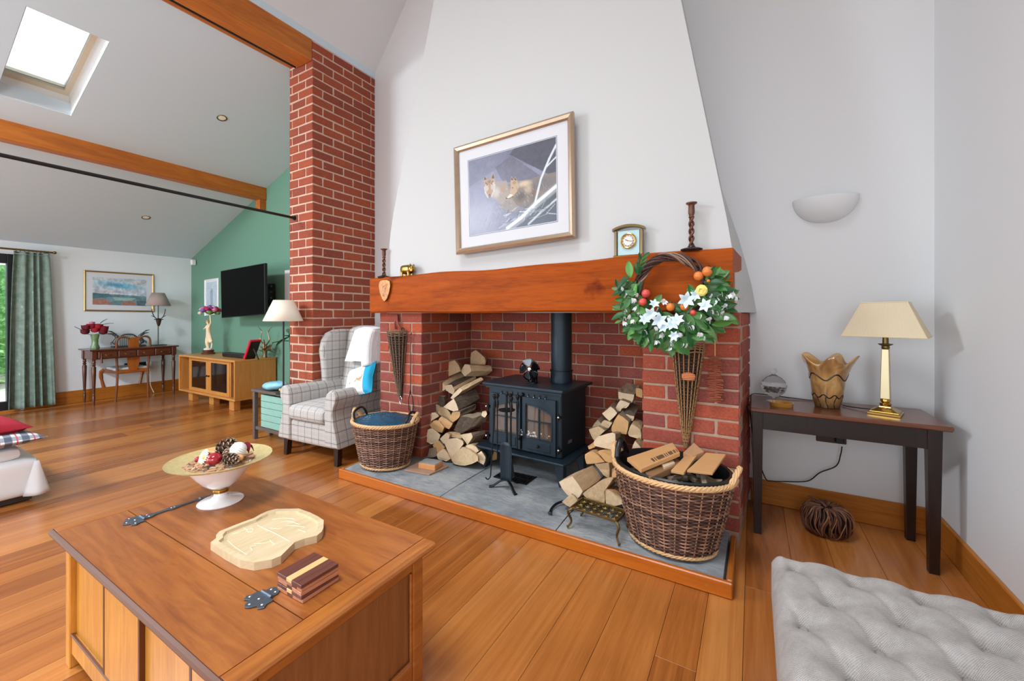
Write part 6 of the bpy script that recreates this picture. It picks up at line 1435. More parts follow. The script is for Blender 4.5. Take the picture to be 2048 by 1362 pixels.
wt = plain('blossom_white', '#f1f4f6', .6); wb = plain('blossom_blue_white', '#d4e6ee', .55)
# five-petalled large flowers and small snowdrop blossoms
big = MB()
for k in range(6):
    a = 2 * PI * k / 6; g_ = MB(); g_.grid(lambda u, v: (.042 * v, (u - .5) * .022 * math.sin(PI * min(.97, v * .85 + .12)), .010 * math.sin(v * PI * .8)), 4, 6); R0 = Matrix.Rotation(a, 3, 'Z') @ Matrix.Rotation(-.35, 3, 'Y'); big.add([R0 @ Vector(v) for v in g_.v], g_.f)
bigm = big.mesh('blossom', wb, True)
for (x, y, s) in ((1302, 628, 1.1), (1318, 640, 1.2), (1345, 650, 1.1), (1372, 600, 1.2), (1355, 642, 1.0), (1330, 658, .9), (1290, 640, .9), (1308, 610, .8), (1412, 612, 1.0), (1392, 590, .8), (1350, 672, .8)):
    ps('blossom', bigm, wr, wp(x, y, -.07), Matrix.Rotation(random.uniform(-.4, .4), 3, 'Z') @ Matrix.Rotation(math.radians(78) + random.uniform(-.4, .4), 3, 'X') @ Matrix.Rotation(random.uniform(0, 3), 3, 'Z'), (s, s, s))
sm_ = MB()
for k in range(3):
    g_ = MB(); g_.grid(lambda u, v: (.019 * v, (u - .5) * .012 * math.sin(PI * min(.95, v * .8 + .15)), .003 * math.sin(v * PI)), 3, 4); R0 = Matrix.Rotation((k - 1) * .75 - PI / 2, 3, 'Y') if False else Matrix.Rotation((k - 1) * .7, 3, 'Z'); sm_.add([R0 @ Vector(v) for v in g_.v], g_.f)
smm = sm_.mesh('small_blossom', wt, True)
for (x, y) in ((1240, 575), (1252, 588), (1265, 598), (1272, 585), (1270, 612), (1262, 600), (1250, 620), (1247, 636), (1258, 628), (1245, 645), (1291, 660), (1298, 676), (1313, 681), (1343, 685), (1341, 695), (1345, 676), (1360, 668), (1370, 686), (1409, 674), (1399, 665), (1366, 645), (1376, 652), (1386, 650), (1411, 610), (1423, 588), (1436, 598), (1450, 606), (1452, 592), (1465, 585), (1441, 585), (1430, 604), (1433, 622), (1446, 622), (1450, 632), (1448, 610), (1426, 618), (1320, 668), (1307, 655), (1280, 625), (1267, 640), (1473, 592), (1460, 588), (1380, 640), (1335, 630), (1418, 637), (1404, 630), (1325, 600), (1316, 618)):
    for j in range(2):
        ps('small_blossom', smm, wr, wp(x + random.uniform(-3, 3), y + random.uniform(-3, 3), -.05 - .02 * j), Matrix.Rotation(random.uniform(-.5, .5), 3, 'Z') @ Matrix.Rotation(random.uniform(.6, 2.4), 3, 'Y') @ Matrix.Rotation(random.uniform(-.6, .6), 3, 'X'), (1.35,) * 3)

# ------------------------------------------------------------ wicker quivers hung on the piers
def quiver(name, label, top, wid, bot, depth, nv, rows, seedm, pale):
    T = Vector(top); Bm = Vector(bot); t = thing(name, label, 'wall basket', (Bm.x, T.y, Bm.z)); mt = plain(name + '_willow', pale, .7, 0, .4, 60, .3); inner = plain(name + '_inner', '#2e2019', .95)
    H = T.z - Bm.z
    def at(a, h): r = wid / 2 * (h ** .85 * .92 + .08); c = Bm.lerp(T, h); return Vector((c.x + r * math.cos(a), T.y + .0 - r * .8 * max(0, math.sin(a)), c.z))
    for k in range(nv):
        a = PI * k / (nv - 1); MB().tube([at(a, h) + Vector((0, 0, .01 * math.sin(k * 3) if h == 1 else 0)) for h in (0, .2, .45, .7, 1.0)], .0038, 5).build('rod', mt, t, smooth=True, world=True)
    random.seed(seedm); wv = MB()
    for q in range(rows):
        h = .06 + .93 * q / rows + random.uniform(-.006, .006); wv.tube([at(PI * k / 16, h) + Vector((0, -.004 * math.cos(k * PI / 2 + q * PI), random.uniform(-.003, .003))) for k in range(17)], random.uniform(.0018, .0038), 4)
    wv.build('weave', mt if False else plain(name + '_weave', '#54392a', .8, 0, .4, 70), t, kind='stuff', smooth=True, world=True)
    for z in (.0, -.012, -.024, -.04):
        pts = [at(2 * PI * k / 24, 1.0) + Vector((0, 0, z + .003 * math.sin(k * 2))) for k in range(13)]; MB().tube(pts, .0036, 5).build('rim_band', mt, t, smooth=True, world=True)
    m = MB(); m.grid(lambda u, v: at(PI * u, .02 + .95 * v) + Vector((0, .007, 0)), 10, 10); m.build('backing', inner, t, smooth=True, world=True, label='dark sheet inside the weave')  # plain dark sheet set just behind the weave
    return t, at
qL, atL = quiver('hanging_twig_cone', 'narrow brown twig cone basket hanging on the left brick pier', (-2.57, 2.488, 1.115), .20, (-2.552, 2.488, .54), .1, 9, 26, 3, '#7d624b')
MB().tube(smooth_path([(-2.60, 2.485, 1.13), (-2.585, 2.47, 1.19), (-2.575, 2.485, 1.245), (-2.56, 2.47, 1.19), (-2.54, 2.485, 1.13)], 4), .009, 6).build('hanger', plain('rust_twig', '#8c4a3c', .7), qL, world=True, smooth=True)
qR, atR = quiver('hanging_willow_cone', 'long willow cone basket with a dried orange slice hanging on the right brick pier', (-.312, 2.488, 1.085), .175, (-.325, 2.488, .50), .1, 10, 30, 4, '#9a7248')
for s in (-1, 1): MB().tube(smooth_path([(-.312 + s * .08, 2.46, 1.085), (-.312 + s * .085, 2.45, 1.13), (-.30 + s * .03, 2.46, 1.17)], 4), .003, 5).build('hanging_twig', bpy.data.materials['hanging_willow_cone_willow'], qR, world=True, smooth=True)
oq = aty(1377, 753, 2.405); m = MB(); m.ball(oq, (.036, .018, .024), 16, 10); m.build('orange_slice', plain('dry_orange_slice', '#b9683b', .7, 0, .3, 60), qR, world=True, smooth=True)
for k in range(4): MB().tube([oq + Vector((-.034 * math.cos(k * .1), -.018, -.014 + k * .009)), oq + Vector((0, -.021, -.014 + k * .009)), oq + Vector((.034, -.018, -.014 + k * .009))], .0012, 4).build('slice_rib', plain('rib', '#e0a070', .7) if 'rib' not in bpy.data.materials else bpy.data.materials['rib'], qR, world=True)
# cinnamon string
cn = thing('cinnamon_stick_string', 'string of stacked cinnamon sticks hanging on the right brick pier', 'hanging ornament', aty(1430, 808, 2.47))
st0, st1 = aty(1429, 655, 2.48), aty(1431, 806, 2.475)
MB().tube([st0, aty(1430, 690, 2.478), st1], .0028, 5).build('string', plain('raffia', '#d6a869', .8), cn, world=True, smooth=True)
MB().tube(smooth_path([aty(1424, 665, 2.48), aty(1427, 684, 2.475), aty(1430, 690, 2.478)], 3), .002, 5).build('string_end', bpy.data.materials['raffia'], cn, world=True)
cin = plain('cinnamon', '#8a4228', .7, 0, .4, 60, .3); random.seed(44)
for k in range(27):
    z = aty(1430, 714 + k * 3.4, 2.46); L = random.uniform(.026, .046); a = random.uniform(-.5, .5); d = Vector((math.cos(a), -math.sin(a) * .5, random.uniform(-.16, .16))); MB().cyl(z - d * L, z + d * L, .0042, 7).build('stick', cin, cn, world=True, smooth=True)
# thin hooks on the left pier
for (x0, y0, x1, y1, lb) in ((806, 662, 806, 795, 'thin black toasting fork hanging beside the twig cone on the left brick pier'),):
    pts = [aty(x0, y0, 2.475), aty(x0 - 1, (y0 + y1) / 2, 2.475), aty(x1 - 3, y1, 2.475)]; t = thing('toasting_fork', lb, 'fork', pts[-1]); MB().tube(pts, .0055, 6).build('shaft', M['iron'], t, world=True, smooth=True)
    e = pts[0]; MB().tube([e + Vector((.014 * math.cos(a), -.002, .012 + .014 * math.sin(a))) for a in [2 * PI * k / 12 for k in range(12)]], .004, 6, closed=True).build('loop', M['iron'], t, world=True, smooth=True)
    e = pts[-1]; MB().tube([e + Vector((.012 * math.cos(a), -.01, -.02 + .03 * math.sin(a))) for a in [2 * PI * k / 12 for k in range(12)]], .003, 6, closed=True).build('end_loop', M['chrome'], t, world=True, smooth=True)
t = thing('brass_poker', 'thin brass toasting rod hanging straight down on the left brick pier', 'poker', aty(821, 790, 2.47))
MB().tube([aty(821, 672, 2.48), aty(821, 790, 2.48)], .0035, 6).build('rod', plain('brown_metal', '#5d4236', .4, .6), t, world=True, smooth=True); MB().ball(aty(821, 667, 2.475), (.012, .010, .016), 12, 8).build('finial', plain('copper_knob', '#9a5a44', .35, .7), t, world=True, smooth=True)
MB().tube([aty(x, y, 2.465) for x, y in ((821, 780), (817, 800), (818, 820), (823, 828), (827, 815), (825, 795))], .0035, 6, closed=True).build('loop', M['iron'], t, world=True, smooth=True)

# ------------------------------------------------------------ sofa corner at the left edge
lin_w = plain('white_slipcover', '#e4e6e8', .9, 0, .04, 8, .25, bscale=10)
sf = thing('slipcovered_ottoman', 'white slipcovered seat with a pleated corner at the left edge of the frame', 'sofa', (-4.62, .22, 0))
MB().rbox((0, 0, .165), (.94, 1.12, .25), .045, 10, fn=lambda q: (q.x * (1 + .05 * max(0, -q.z)), q.y * (1 + .04 * max(0, -q.z)), q.z)).build('seat_cover', lin_w, sf, smooth=True)
MB().rbox((0, 0, .03), (.86, 1.06, .05), .01, 4).build('plinth', plain('dark_plinth', '#3a3330', .9), sf, smooth=True)
fl2 = MB(); fl2.grid(lambda u, v: (.462 + .05 * v * math.sin(u * 3.1) + .012, .54 + (u - .5) * (.02 + .10 * v), .27 - .22 * v), 8, 8); fl2.build('corner_pleat', lin_w, sf, smooth=True, solid=.006)
MB().tube(smooth_path([(.474, .35, .26), (.480, .20, .18), (.482, .12, .06)], 5), .003, 5).build('seam', plain('slip_seam', '#c3c6ca', .9), sf, smooth=True)
MB().rbox((-.02, -.02, .325), (.90, 1.02, .09), .045, 10).build('seat_pad', lin_w, sf, smooth=True)
plaid = NT('tartan'); tc = plaid.n('ShaderNodeTexCoord'); sp = plaid.n('ShaderNodeSeparateXYZ'); plaid.l(tc.outputs['Object'], sp.inputs[0])
def band(ax, per, off, w): return plaid.math('LESS_THAN', plaid.math('ABSOLUTE', plaid.math('SUBTRACT', plaid.math('FRACT', plaid.math('ADD', plaid.math('DIVIDE', sp.outputs[ax], per), off)), .5)), w)
c = plaid.mix(plaid.math('MULTIPLY', band(1, .075, 0, .22), .75), lin('#d9dbde'), lin('#24344d')); c = plaid.mix(plaid.math('MULTIPLY', band(0, .075, .2, .22), .6), c, lin('#24344d')); c = plaid.mix(plaid.math('MULTIPLY', band(1, .075, .5, .05), .9), c, lin('#c33d4c')); c = plaid.mix(plaid.math('MULTIPLY', band(0, .075, .6, .03), .7), c, lin('#7a8ba5'))
plaid.l(c, plaid.b.inputs['Base Color']); plaid.set(Roughness=.9)
cushion('tartan_cushion', 'navy and white tartan cushion lying on the white seat at the left edge', (-4.40, .45, .42), (.60, .66, .11), rz(.10), plaid.m)
cushion('red_cushion', 'plain red linen cushion on top of the tartan one at the left edge', (-4.44, .41, .505), (.54, .60, .15), Matrix.Rotation(.10, 3, 'Y') @ rz(.2), plain('red_linen', '#a3122b', .85, 0, .12, 200, .3, bscale=400), seam=bpy.data.materials.get('crimson_gloss'))

# ------------------------------------------------------------ patio door, curtain, garden
dn = holder('door_1'); dkf = plain('dark_door_frame', '#15171b', .4)
m = MB(); m.box((XL - .08, DY1 - .10, 0), (XL + .01, DY1, DZ), .004); m.build('door_frame', dkf, dn)
MB().box((XL - .08, DY0, DZ - .12), (XL + .01, DY1 - .10, DZ), .004).build('door_frame', dkf, dn); MB().box((XL - .08, DY0, 0), (XL + .01, DY1 - .10, .13), .004).build('door_frame', dkf, dn); MB().box((XL - .08, DY0, .13), (XL + .01, DY0 + .08, DZ - .12), .004).build('door_frame', dkf, dn)
MB().box((XL - .075, -.02, .13), (XL, .08, DZ - .12), .004).build('mullion', dkf, dn)
MB().box((XL - .045, .08, .13), (XL - .035, DY1 - .10, DZ - .12)).build('pane', M['pane'], dn); MB().box((XL - .045, DY0 + .08, .13), (XL - .035, -.02, DZ - .12)).build('pane', M['pane'], dn)
MB().box((XL - .10, DY0, -.005), (XL + .03, DY1, .02), .003).build('threshold', M['oak_skirt_y'], dn)
gd_ = plain('terrace_stone', '#b9b4a8', .9, 0, .2, 3); MB().box((-14, -7, -.10), (XL - .12, 5, -.02)).build('terrace', gd_, kind='structure')
hedge = NT('garden_leaves'); oi = hedge.n('ShaderNodeObjectInfo'); n_ = hedge.noise(hedge.coord('Object'), 9, 5, .7); hedge.l(hedge.ramp(n_, [(.3, '#1d4a22'), (.5, '#5b9a4e'), (.62, '#9cc882'), (.75, '#d5e6c4')]), hedge.b.inputs['Base Color']); hedge.set(Roughness=.7)
random.seed(2)
for (x, y, s, lb) in ((-11.6, .8, 1.15, 'broad green garden shrub outside the patio door, nearest the curtain'), (-11.6, -2.0, 1.2, 'tall green garden shrub further left outside the patio door')):
    t = thing('garden_shrub', lb, 'shrub', (x, y, -.02)); m = MB()
    for k in range(420):
        a = random.uniform(0, 2 * PI); ph = random.uniform(-.1, 1.4); r = s * random.uniform(.75, 1.05); c = (r * math.cos(a) * math.cos(ph), r * math.sin(a) * math.cos(ph), .25 + 1.9 * s * math.sin(ph) * random.uniform(.8, 1.02))
        R0 = Matrix.Rotation(random.uniform(0, 6), 3, 'Z') @ Matrix.Rotation(random.uniform(0, 3), 3, 'X'); m.add([Vector(c) + R0 @ Vector(q) for q in ((-.13, 0, 0), (0, .07, .02), (.13, 0, 0), (0, -.07, .02))], [(0, 1, 2, 3)])
    m.build('foliage', hedge.m, t, kind='stuff'); MB().ball((0, 0, 1.0), (.7 * s, .7 * s, 1.0 * s), 20, 12).build('inner_growth', hedge.m, t, smooth=True); MB().cyl((0, 0, 0), (0, 0, .6), .05, 8).build('trunk', M['darkwood'], t)
bg = MB(); bg.box((-13.9, -8, -.02), (-13.7, 7, 2.3)); solo('garden_hedge', bg, hedge.m, 'clipped green boundary hedge far outside the patio door', 'hedge')
t = thing('blue_planter', 'blue glazed planter on the terrace outside the patio door', 'planter', (-9.6, .75, -.02)); MB().lathe([(0, 0), (.14, 0), (.20, .38), (.22, .42), (.18, .42), (.12, .05), (0, .05)], n=24).build('pot', plain('blue_glaze', '#4f86a6', .25), t, smooth=True)
cu = thing('curtain', 'full length sage green curtain with pale leaf print beside the patio door', 'curtain', (XL + .12, 1.45, 0))
ctm = NT('sage_print_cloth'); v = ctm.coord('Object', (1, 1, 1)); tcn = ctm.n('ShaderNodeTexCoord'); sp2 = ctm.n('ShaderNodeSeparateXYZ'); ctm.l(tcn.outputs['UV'], sp2.inputs[0])
n1 = ctm.noise(ctm.coord('Object', (1, 1, 1)), 14, 4, .6); n2 = ctm.noise(ctm.coord('Object', (6, 6, 90)), 3, 3, .6)
c = ctm.ramp(n1, [(.3, '#667b6c'), (.6, '#82958a')]); vo = ctm.n('ShaderNodeTexVoronoi'); vo.inputs['Scale'].default_value = 8; mp_ = ctm.n('ShaderNodeMapping'); mp_.inputs['Scale'].default_value = (1.6, 1.6, 1); ctm.l(tcn.outputs['Object'], mp_.inputs[0]); ctm.l(mp_.outputs[0], vo.inputs['Vector'])
k_ = ctm.ramp(vo.outputs['Distance'], [(.10, '#9fb5a6'), (.2, '#000000')]); c = ctm.mix(.35, c, k_, 'SCREEN'); ctm.l(c, ctm.b.inputs['Base Color']); ctm.set(Roughness=.9); ctm.bump(n2, .2, .003)
def curt(u, v):
    z = 2.03 - 1.995 * v; hw = (.155 + .055 * v ** .7); y = (u - .5) * 2 * hw + (.01 * v); a = (u + .05 * math.sin(u * 9 + 1)) * 2 * PI * 4.5
    x = .035 * math.sin(a + .5 * math.sin(v * 2)) * (.55 + .6 * v) + .012 * math.sin(a * 2.3 + 1) * v; return (x, y + .012 * math.cos(a) * v, z)
MB().grid(curt, 110, 40).build('cloth', ctm.m, cu, smooth=True, solid=.004)
MB().grid(lambda u, v: (curt(u, v * .03)[0], curt(u, 0)[1], 2.035 + .03 * (1 - v)), 110, 2).build('pleat_heading', ctm.m, cu, smooth=True, solid=.006)
rl = thing('curtain_pole', 'slim brass curtain pole with ball finial above the patio door', 'curtain pole', (XL + .12, 1.60, 2.085))
MB().cyl((0, -3.0, 0), (0, .04, 0), .012, 10).build('pole', M['brass_dull'], rl, smooth=True); MB().ball((0, .055, 0), .020, 14, 10).build('finial', M['brass_dull'], rl, smooth=True)
for k in range(9): MB().tube([(.016 * math.cos(a), -.28 + k * .035, .016 * math.sin(a) - .003) for a in [2 * PI * j / 12 for j in range(12)]], .0028, 5, closed=True).build('ring', M['brass_dull'], rl, smooth=True)
MB().box((-.12, -.02, -.012), (-.01, -.005, .012)).build('bracket', M['brass_dull'], rl)

# ------------------------------------------------------------ desk and chair
ma = wood('mahogany', [(.25, '#3a1a0f'), (.5, '#592b19'), (.8, '#7a4023')], 'Y', 2, .28, coat=.4)
maz = wood('mahogany_legs', [(.25, '#3a1a0f'), (.5, '#552818'), (.8, '#703a22')], 'Z', 2, .3, coat=.3)
dk_ = thing('writing_desk', 'long mahogany writing desk with four drawers and turned legs against the far wall', 'desk', (-7.99, 2.40, 0))
DH = .768; hx, hy = .215, .475
MB().box((-hx - .02, -hy - .03, DH - .022), (hx + .02, hy + .03, DH), .006).build('desktop', ma, dk_); MB().box((-hx + .01, -hy + .01, DH - .14), (hx - .01, hy - .01, DH - .022), .002).build('carcass', ma, dk_)
prof = [(.010, 0), (.013, .05), (.017, .12), (.011, .13), (.017, .14), (.011, .15), (.014, .17), (.022, .40), (.024, .52), (.014, .54), (.023, .555), (.013, .57), (.022, .585), (.015, .60), (.024, .625)]
lgm = MB().lathe(prof, n=20).mesh('leg', maz, True); lgm.set_sharp_from_angle(angle=.8)
for sx in (-1, 1):
    for sy in (-1, 1): ps('leg', lgm, dk_, (sx * (hx - .025), sy * (hy - .025), 0)); MB().box((sx * (hx - .025) - .026, sy * (hy - .025) - .026, .625), (sx * (hx - .025) + .026, sy * (hy - .025) + .026, DH - .022), .003).build('leg_block', maz, dk_)
for k in range(4):
    y0 = -hy + .06 + k * (2 * hy - .12) / 4; d_ = MB().box((hx - .012, y0 + .008, DH - .125), (hx + .004, y0 + (2 * hy - .12) / 4 - .008, DH - .035), .003).build('drawer', ma, dk_)
    yc = y0 + (2 * hy - .12) / 8
    MB().tube(smooth_path([(hx + .005, yc - .03, DH - .075), (hx + .018, yc - .02, DH - .088), (hx + .018, yc + .02, DH - .088), (hx + .005, yc + .03, DH - .075)], 3), .003, 5).build('handle', M['brass_dull'], d_, smooth=True)
tz = MB(); tz.lathe([(.012, 0), (.010, .06), (.006, .08), (.003, .13)], n=10); o = solo('tassel', tz, maz, 'dark red key tassel hanging from the left desk drawer', 'tassel', loc=(0, 0, 0), smooth=True); o.location = (-7.765, 2.02, .575)
wc = wood('fruitwood', [(.25, '#7d3d12'), (.5, '#a3591e'), (.8, '#bd7430')], 'Z', 2.5, .3, coat=.4); wcd = wood('chair_frame_wood', [(.25, '#5f3722'), (.5, '#7d4c30'), (.8, '#96643f')], 'Z', 2.5, .35)
ch = thing('splat_back_chair', 'polished wooden splat back chair with cabriole legs pushed up to the writing desk', 'chair', (-7.86, 2.38, 0), math.radians(90))
# local: +y towards the desk after rotation; back at y=-.0
for s in (-1, 1):
    MB().tube(smooth_path([(s * .185, .02, 0), (s * .175, 0, .25), (s * .172, 0, .43), (s * .185, -.02, .65), (s * .190, -.035, .82), (s * .178, -.04, .895), (s * .14, -.042, .925), (s * .10, -.042, .922), (s * .065, -.042, .905)], 5), .0145, 8).build('back_post', wcd, ch, smooth=True)
    MB().tube(smooth_path([(s * .205, .40, .43), (s * .235, .42, .40), (s * .235, .42, .32), (s * .205, .41, .15), (s * .20, .41, .05), (s * .225, .43, .012)], 5), [.028] * 6 + [.026] * 5 + [.020] * 5 + [.014] * 5 + [.012] * 3 + [.018] * 2, 8).build('leg', wc, ch, smooth=True)
sp_ = [(-.045, .43), (-.055, .47), (-.07, .56), (-.072, .62), (-.055, .68), (-.03, .705), (-.055, .74), (-.062, .80), (-.058, .88), (-.085, .915), (.085, .915), (.058, .88), (.062, .80), (.055, .74), (.03, .705), (.055, .68), (.072, .62), (.07, .56), (.055, .47), (.045, .43)]
m = MB(); m.prism([(x, -.02 - .045 * max(0, z - .45), z) for x, z in sp_], (0, .012, 0)); m.build('splat', wc, ch, bevel=.002)
MB().box((-.17, -.012, .40), (.17, .015, .45), .004).build('back_rail', wc, ch); MB().prism([(-.17, 0, .395), (.17, 0, .395), (.225, .42, .395), (-.225, .42, .395)], (0, 0, .05)).build('seat_frame', wcd, ch, bevel=.005)
MB().rbox((0, .21, .455), (.38, .38, .05), .022, 8).build('seat_pad', plain('pale_seat_cloth', '#cfd2d4', .9, 0, .1, 60), ch, smooth=True)
# on the desk
vd = thing('green_vase', 'green twisted glass vase of deep red roses on the left of the writing desk', 'vase', (-8.03, 2.02, DH))
MB().lathe([(0, 0), (.045, 0), (.048, .02), (.036, .06), (.035, .12), (.044, .18), (.046, .20), (.040, .20), (.030, .12), (0, .02)], n=24, mod=lambda t, i, z: 1 + .06 * math.cos(6 * t + z * 20)).build('glass', plain('green_glass', '#6e8a5c', .1, 0, .3, 14), vd, smooth=True)
random.seed(5)
for (dy, dz, r, c) in ((-.09, .30, .05, '#6d0a22'), (-.035, .32, .05, '#8c1026'), (.03, .31, .055, '#a80f24'), (.09, .28, .052, '#7d0c20'), (-.10, .24, .048, '#5c0a20'), (.085, .23, .048, '#6a0a1e'), (.0, .26, .045, '#b01a30'), (-.03, .36, .03, '#c9838d')):
    nm = 'rose_' + c[1:]; mt = bpy.data.materials.get(nm) or plain(nm, c, .7, 0, .3, 50)
    m = MB(); m.ball((0, dy, dz), (r * .8, r, r * .75), 14, 9)
    for k in range(5): a = k * 1.25; m.grid(lambda u, v: (r * math.cos(a + (u - .5) * 1.5) * (.7 + .4 * v), dy + r * math.sin(a + (u - .5) * 1.5) * (.7 + .4 * v), dz - r * .5 + r * 1.1 * v), 5, 4)
    m.build('rose', mt, vd, smooth=True)
m = leaf_mb(.10, .05); lm_ = m.mesh('leaf', plain('blue_green_leaf', '#2a4a4a', .5), True)
for (dy, dz, a) in ((.05, .35, .9), (.09, .34, .3), (-.12, .27, 2.8), (.0, .2, .2), (-.03, .2, 3)): ps('leaf', lm_, vd, (0.02, dy, dz), Matrix.Rotation(math.radians(90), 3, 'Z') @ Matrix.Rotation(-a, 3, 'Y'))
pw = plain('pewter', '#5a5d5c', .4, .6, .3, 40)
hr = thing('hare_bookends', 'pewter letter rack flanked by two leaping hares in the middle of the writing desk', 'letter rack', (-8.08, 2.40, DH))
MB().box((-.05, -.19, 0), (.05, .19, .02), .004).build('base', pw, hr)
for k in range(9): MB().tube([(-.03, -.09 + k * .0225, .02), (-.03, -.09 + k * .0225, .16 + .02 * math.cos((k - 4) * .4))], .004, 6).build('rack_bar', pw, hr, smooth=True)
MB().tube(smooth_path([(-.03, -.11, .13), (-.03, -.06, .175), (-.03, 0, .185), (-.03, .06, .175), (-.03, .11, .13)], 4), .010, 6).build('rack_top', pw, hr, smooth=True)
for s in (-1, 1):
    m = MB(); m.tube(smooth_path([(0, s * .12, .02), (0, s * .16, .07), (0, s * .13, .13), (0, s * .145, .17), (0, s * .175, .19)], 5), [.012] * 4 + [.026] * 6 + [.024] * 5 + [.018] * 4 + [.012] * 2, 10); m.ball((0, s * .16, .185), (.018, .028, .02), 12, 8); m.build('hare', pw, hr, smooth=True)
    for q in (-1, 1): MB().tube([(q * .008, s * .155, .20), (q * .012, s * .20, .215 + q * .018), (q * .012, s * .245, .225 + q * .022)], [.006, .010, .003], 6).build('ear', pw, hr, smooth=True)
    MB().tube(smooth_path([(0, s * .16, .09), (0, s * .20, .07), (0, s * .20, .04)], 3), .008, 6).build('paw', pw, hr, smooth=True)
dl = thing('stag_lamp', 'dark metal desk lamp with stag head and taupe shade at the right of the desk', 'lamp', (-8.03, 2.735, DH))
MB().box((-.07, -.09, 0), (.07, .09, .012), .003).build('base', pw, dl); MB().cyl((0, 0, .01), (0, 0, .66), .008, 10).build('stem', pw, dl, smooth=True)
MB().lathe([(.155, .62), (.078, .82)], n=36, cap=False).build('lamp_shade', plain('taupe_shade', '#a3928a', .9), dl, smooth=True, solid=.004)
bzm = plain('dark_bronze', '#4a3a30', .4, .7)
MB().lathe([(.012, -.10), (.022, -.07), (.032, -.02), (.036, 0), (.02, .02), (0, .025)], (.02, 0, .40), 14).build('stag_head', bzm, dl, smooth=True)
for s in (-1, 1):
    MB().tube(smooth_path([(.02, s * .015, .41), (.02, s * .05, .44), (.02, s * .075, .50), (.02, s * .085, .57)], 4), .006, 6).build('antler', bzm, dl, smooth=True); MB().tube([(.02, s * .045, .44), (.02, s * .09, .465)], .005, 6).build('tine', bzm, dl); MB().ball((.02, s * .04, .405), (.008, .022, .008), 8, 6).build('ear', bzm, dl, smooth=True)
ex = thing('extension_socket', 'black socket strip with a white plug on the wall behind the desk chair', 'socket', (XL + .004, 2.56, .45))
MB().box((0, -.16, 0), (.035, .16, .055), .004).build('casing', M['black'], ex); MB().box((.034, .09, -.01), (.075, .15, .06), .006).build('plug', M['white'], ex)
solo('white_flex', MB().tube(smooth_path([(XL + .06, 2.68, .44), (XL + .05, 2.71, .30), (XL + .05, 2.70, .15), (XL + .07, 2.74, .01)], 4), .005, 6), M['white'], 'white cable dropping from the socket strip behind the desk', 'cable', smooth=True)
pi = thing('motion_sensor', 'small white motion sensor high in the corner between the white and green walls', 'sensor', aty(386, 530, YG - .045)); MB().box((-.03, -.03, 0), (.03, .035, .09), .01).build('housing', M['white'], pi, smooth=True)

# ------------------------------------------------------------ television, cabinet and what stands on it
tvt = thing('television', 'large flat black television on a swivel arm on the green wall', 'television', (-6.10, 3.0, 1.22))
P4 = [aty(441, 542, 2.98), aty(529, 526, 2.90), aty(530, 629, 2.90), aty(443, 636, 2.98)]; n_ = (P4[1] - P4[0]).cross(P4[3] - P4[0]).normalized(); n_ = n_ if n_.y < 0 else -n_
m = MB(); m.prism(P4, -n_ * .035); m.build('casing', M['black'], tvt, world=True, bevel=.003)
c_ = sum(P4, Vector()) / 4; m = MB(); m.add([c_ + (q - c_) * .975 + n_ * .0015 for q in P4], [(0, 1, 2, 3)]); m.build('screen', plain('tv_screen', '#020202', .5, Specular_IOR_Level=.05), tvt, world=True)
MB().box((-5.98, 3.20, 1.36), (-5.72, 3.25, 1.68), .004).build('wall_bracket', M['black'], tvt, world=True)
for z in (1.62, 1.42): MB().tube([(-5.90, 3.22, z), (-5.72, 3.12, z), (-5.95, 3.0, z)], .014, 8).build('swivel_arm', M['iron'], tvt, world=True)
for (z) in (1.64, 1.56, 1.48, 1.40): MB().cyl((-5.735, 3.19, z), (-5.735, 3.205, z), .016, 10).build('bolt', M['chrome'], tvt, world=True)
pine = wood('honey_pine', [(.25, '#b0702f'), (.5, '#c98b47'), (.8, '#dba461')], 'X', 1.6, .38, coat=.15); pinez = wood('honey_pine_upright', [(.25, '#b0702f'), (.5, '#c58540'), (.8, '#d89d58')], 'Z', 1.6, .38, coat=.15)
cab = thing('media_cabinet', 'honey oak media cabinet with two glass doors on block feet below the television', 'cabinet', (-6.49, 2.72, 0))
x0, x1, y1, zb, zt = -.79, .79, .53, .135, .66
def cbx(lo, hi, name, mat=pine, c=.003, par=cab, **kw): return MB().box(lo, hi, c).build(name, mat, par, **kw)
cbx((x0, 0, zt - .025), (x1, y1, zt), 'top_board'); cbx((x0, 0, zb), (x1, y1, zb + .025), 'bottom_board'); cbx((x0, .0, zb + .025), (x0 + .022, y1, zt - .025), 'side_board', pinez); cbx((x1 - .022, 0, zb + .025), (x1, y1, zt - .025), 'side_board', pinez); cbx((x0 + .022, y1 - .012, zb + .025), (x1 - .022, y1, zt - .025), 'back_board', pine)
cbx((x0 + .20, .05, zb + .025), (x0 + .22, y1 - .012, zt - .025), 'divider', pinez); cbx((x1 - .22, .05, zb + .025), (x1 - .20, y1 - .012, zt - .025), 'divider', pinez); cbx((x0 + .22, .12, .40), (x1 - .22, y1 - .02, .415), 'shelf')
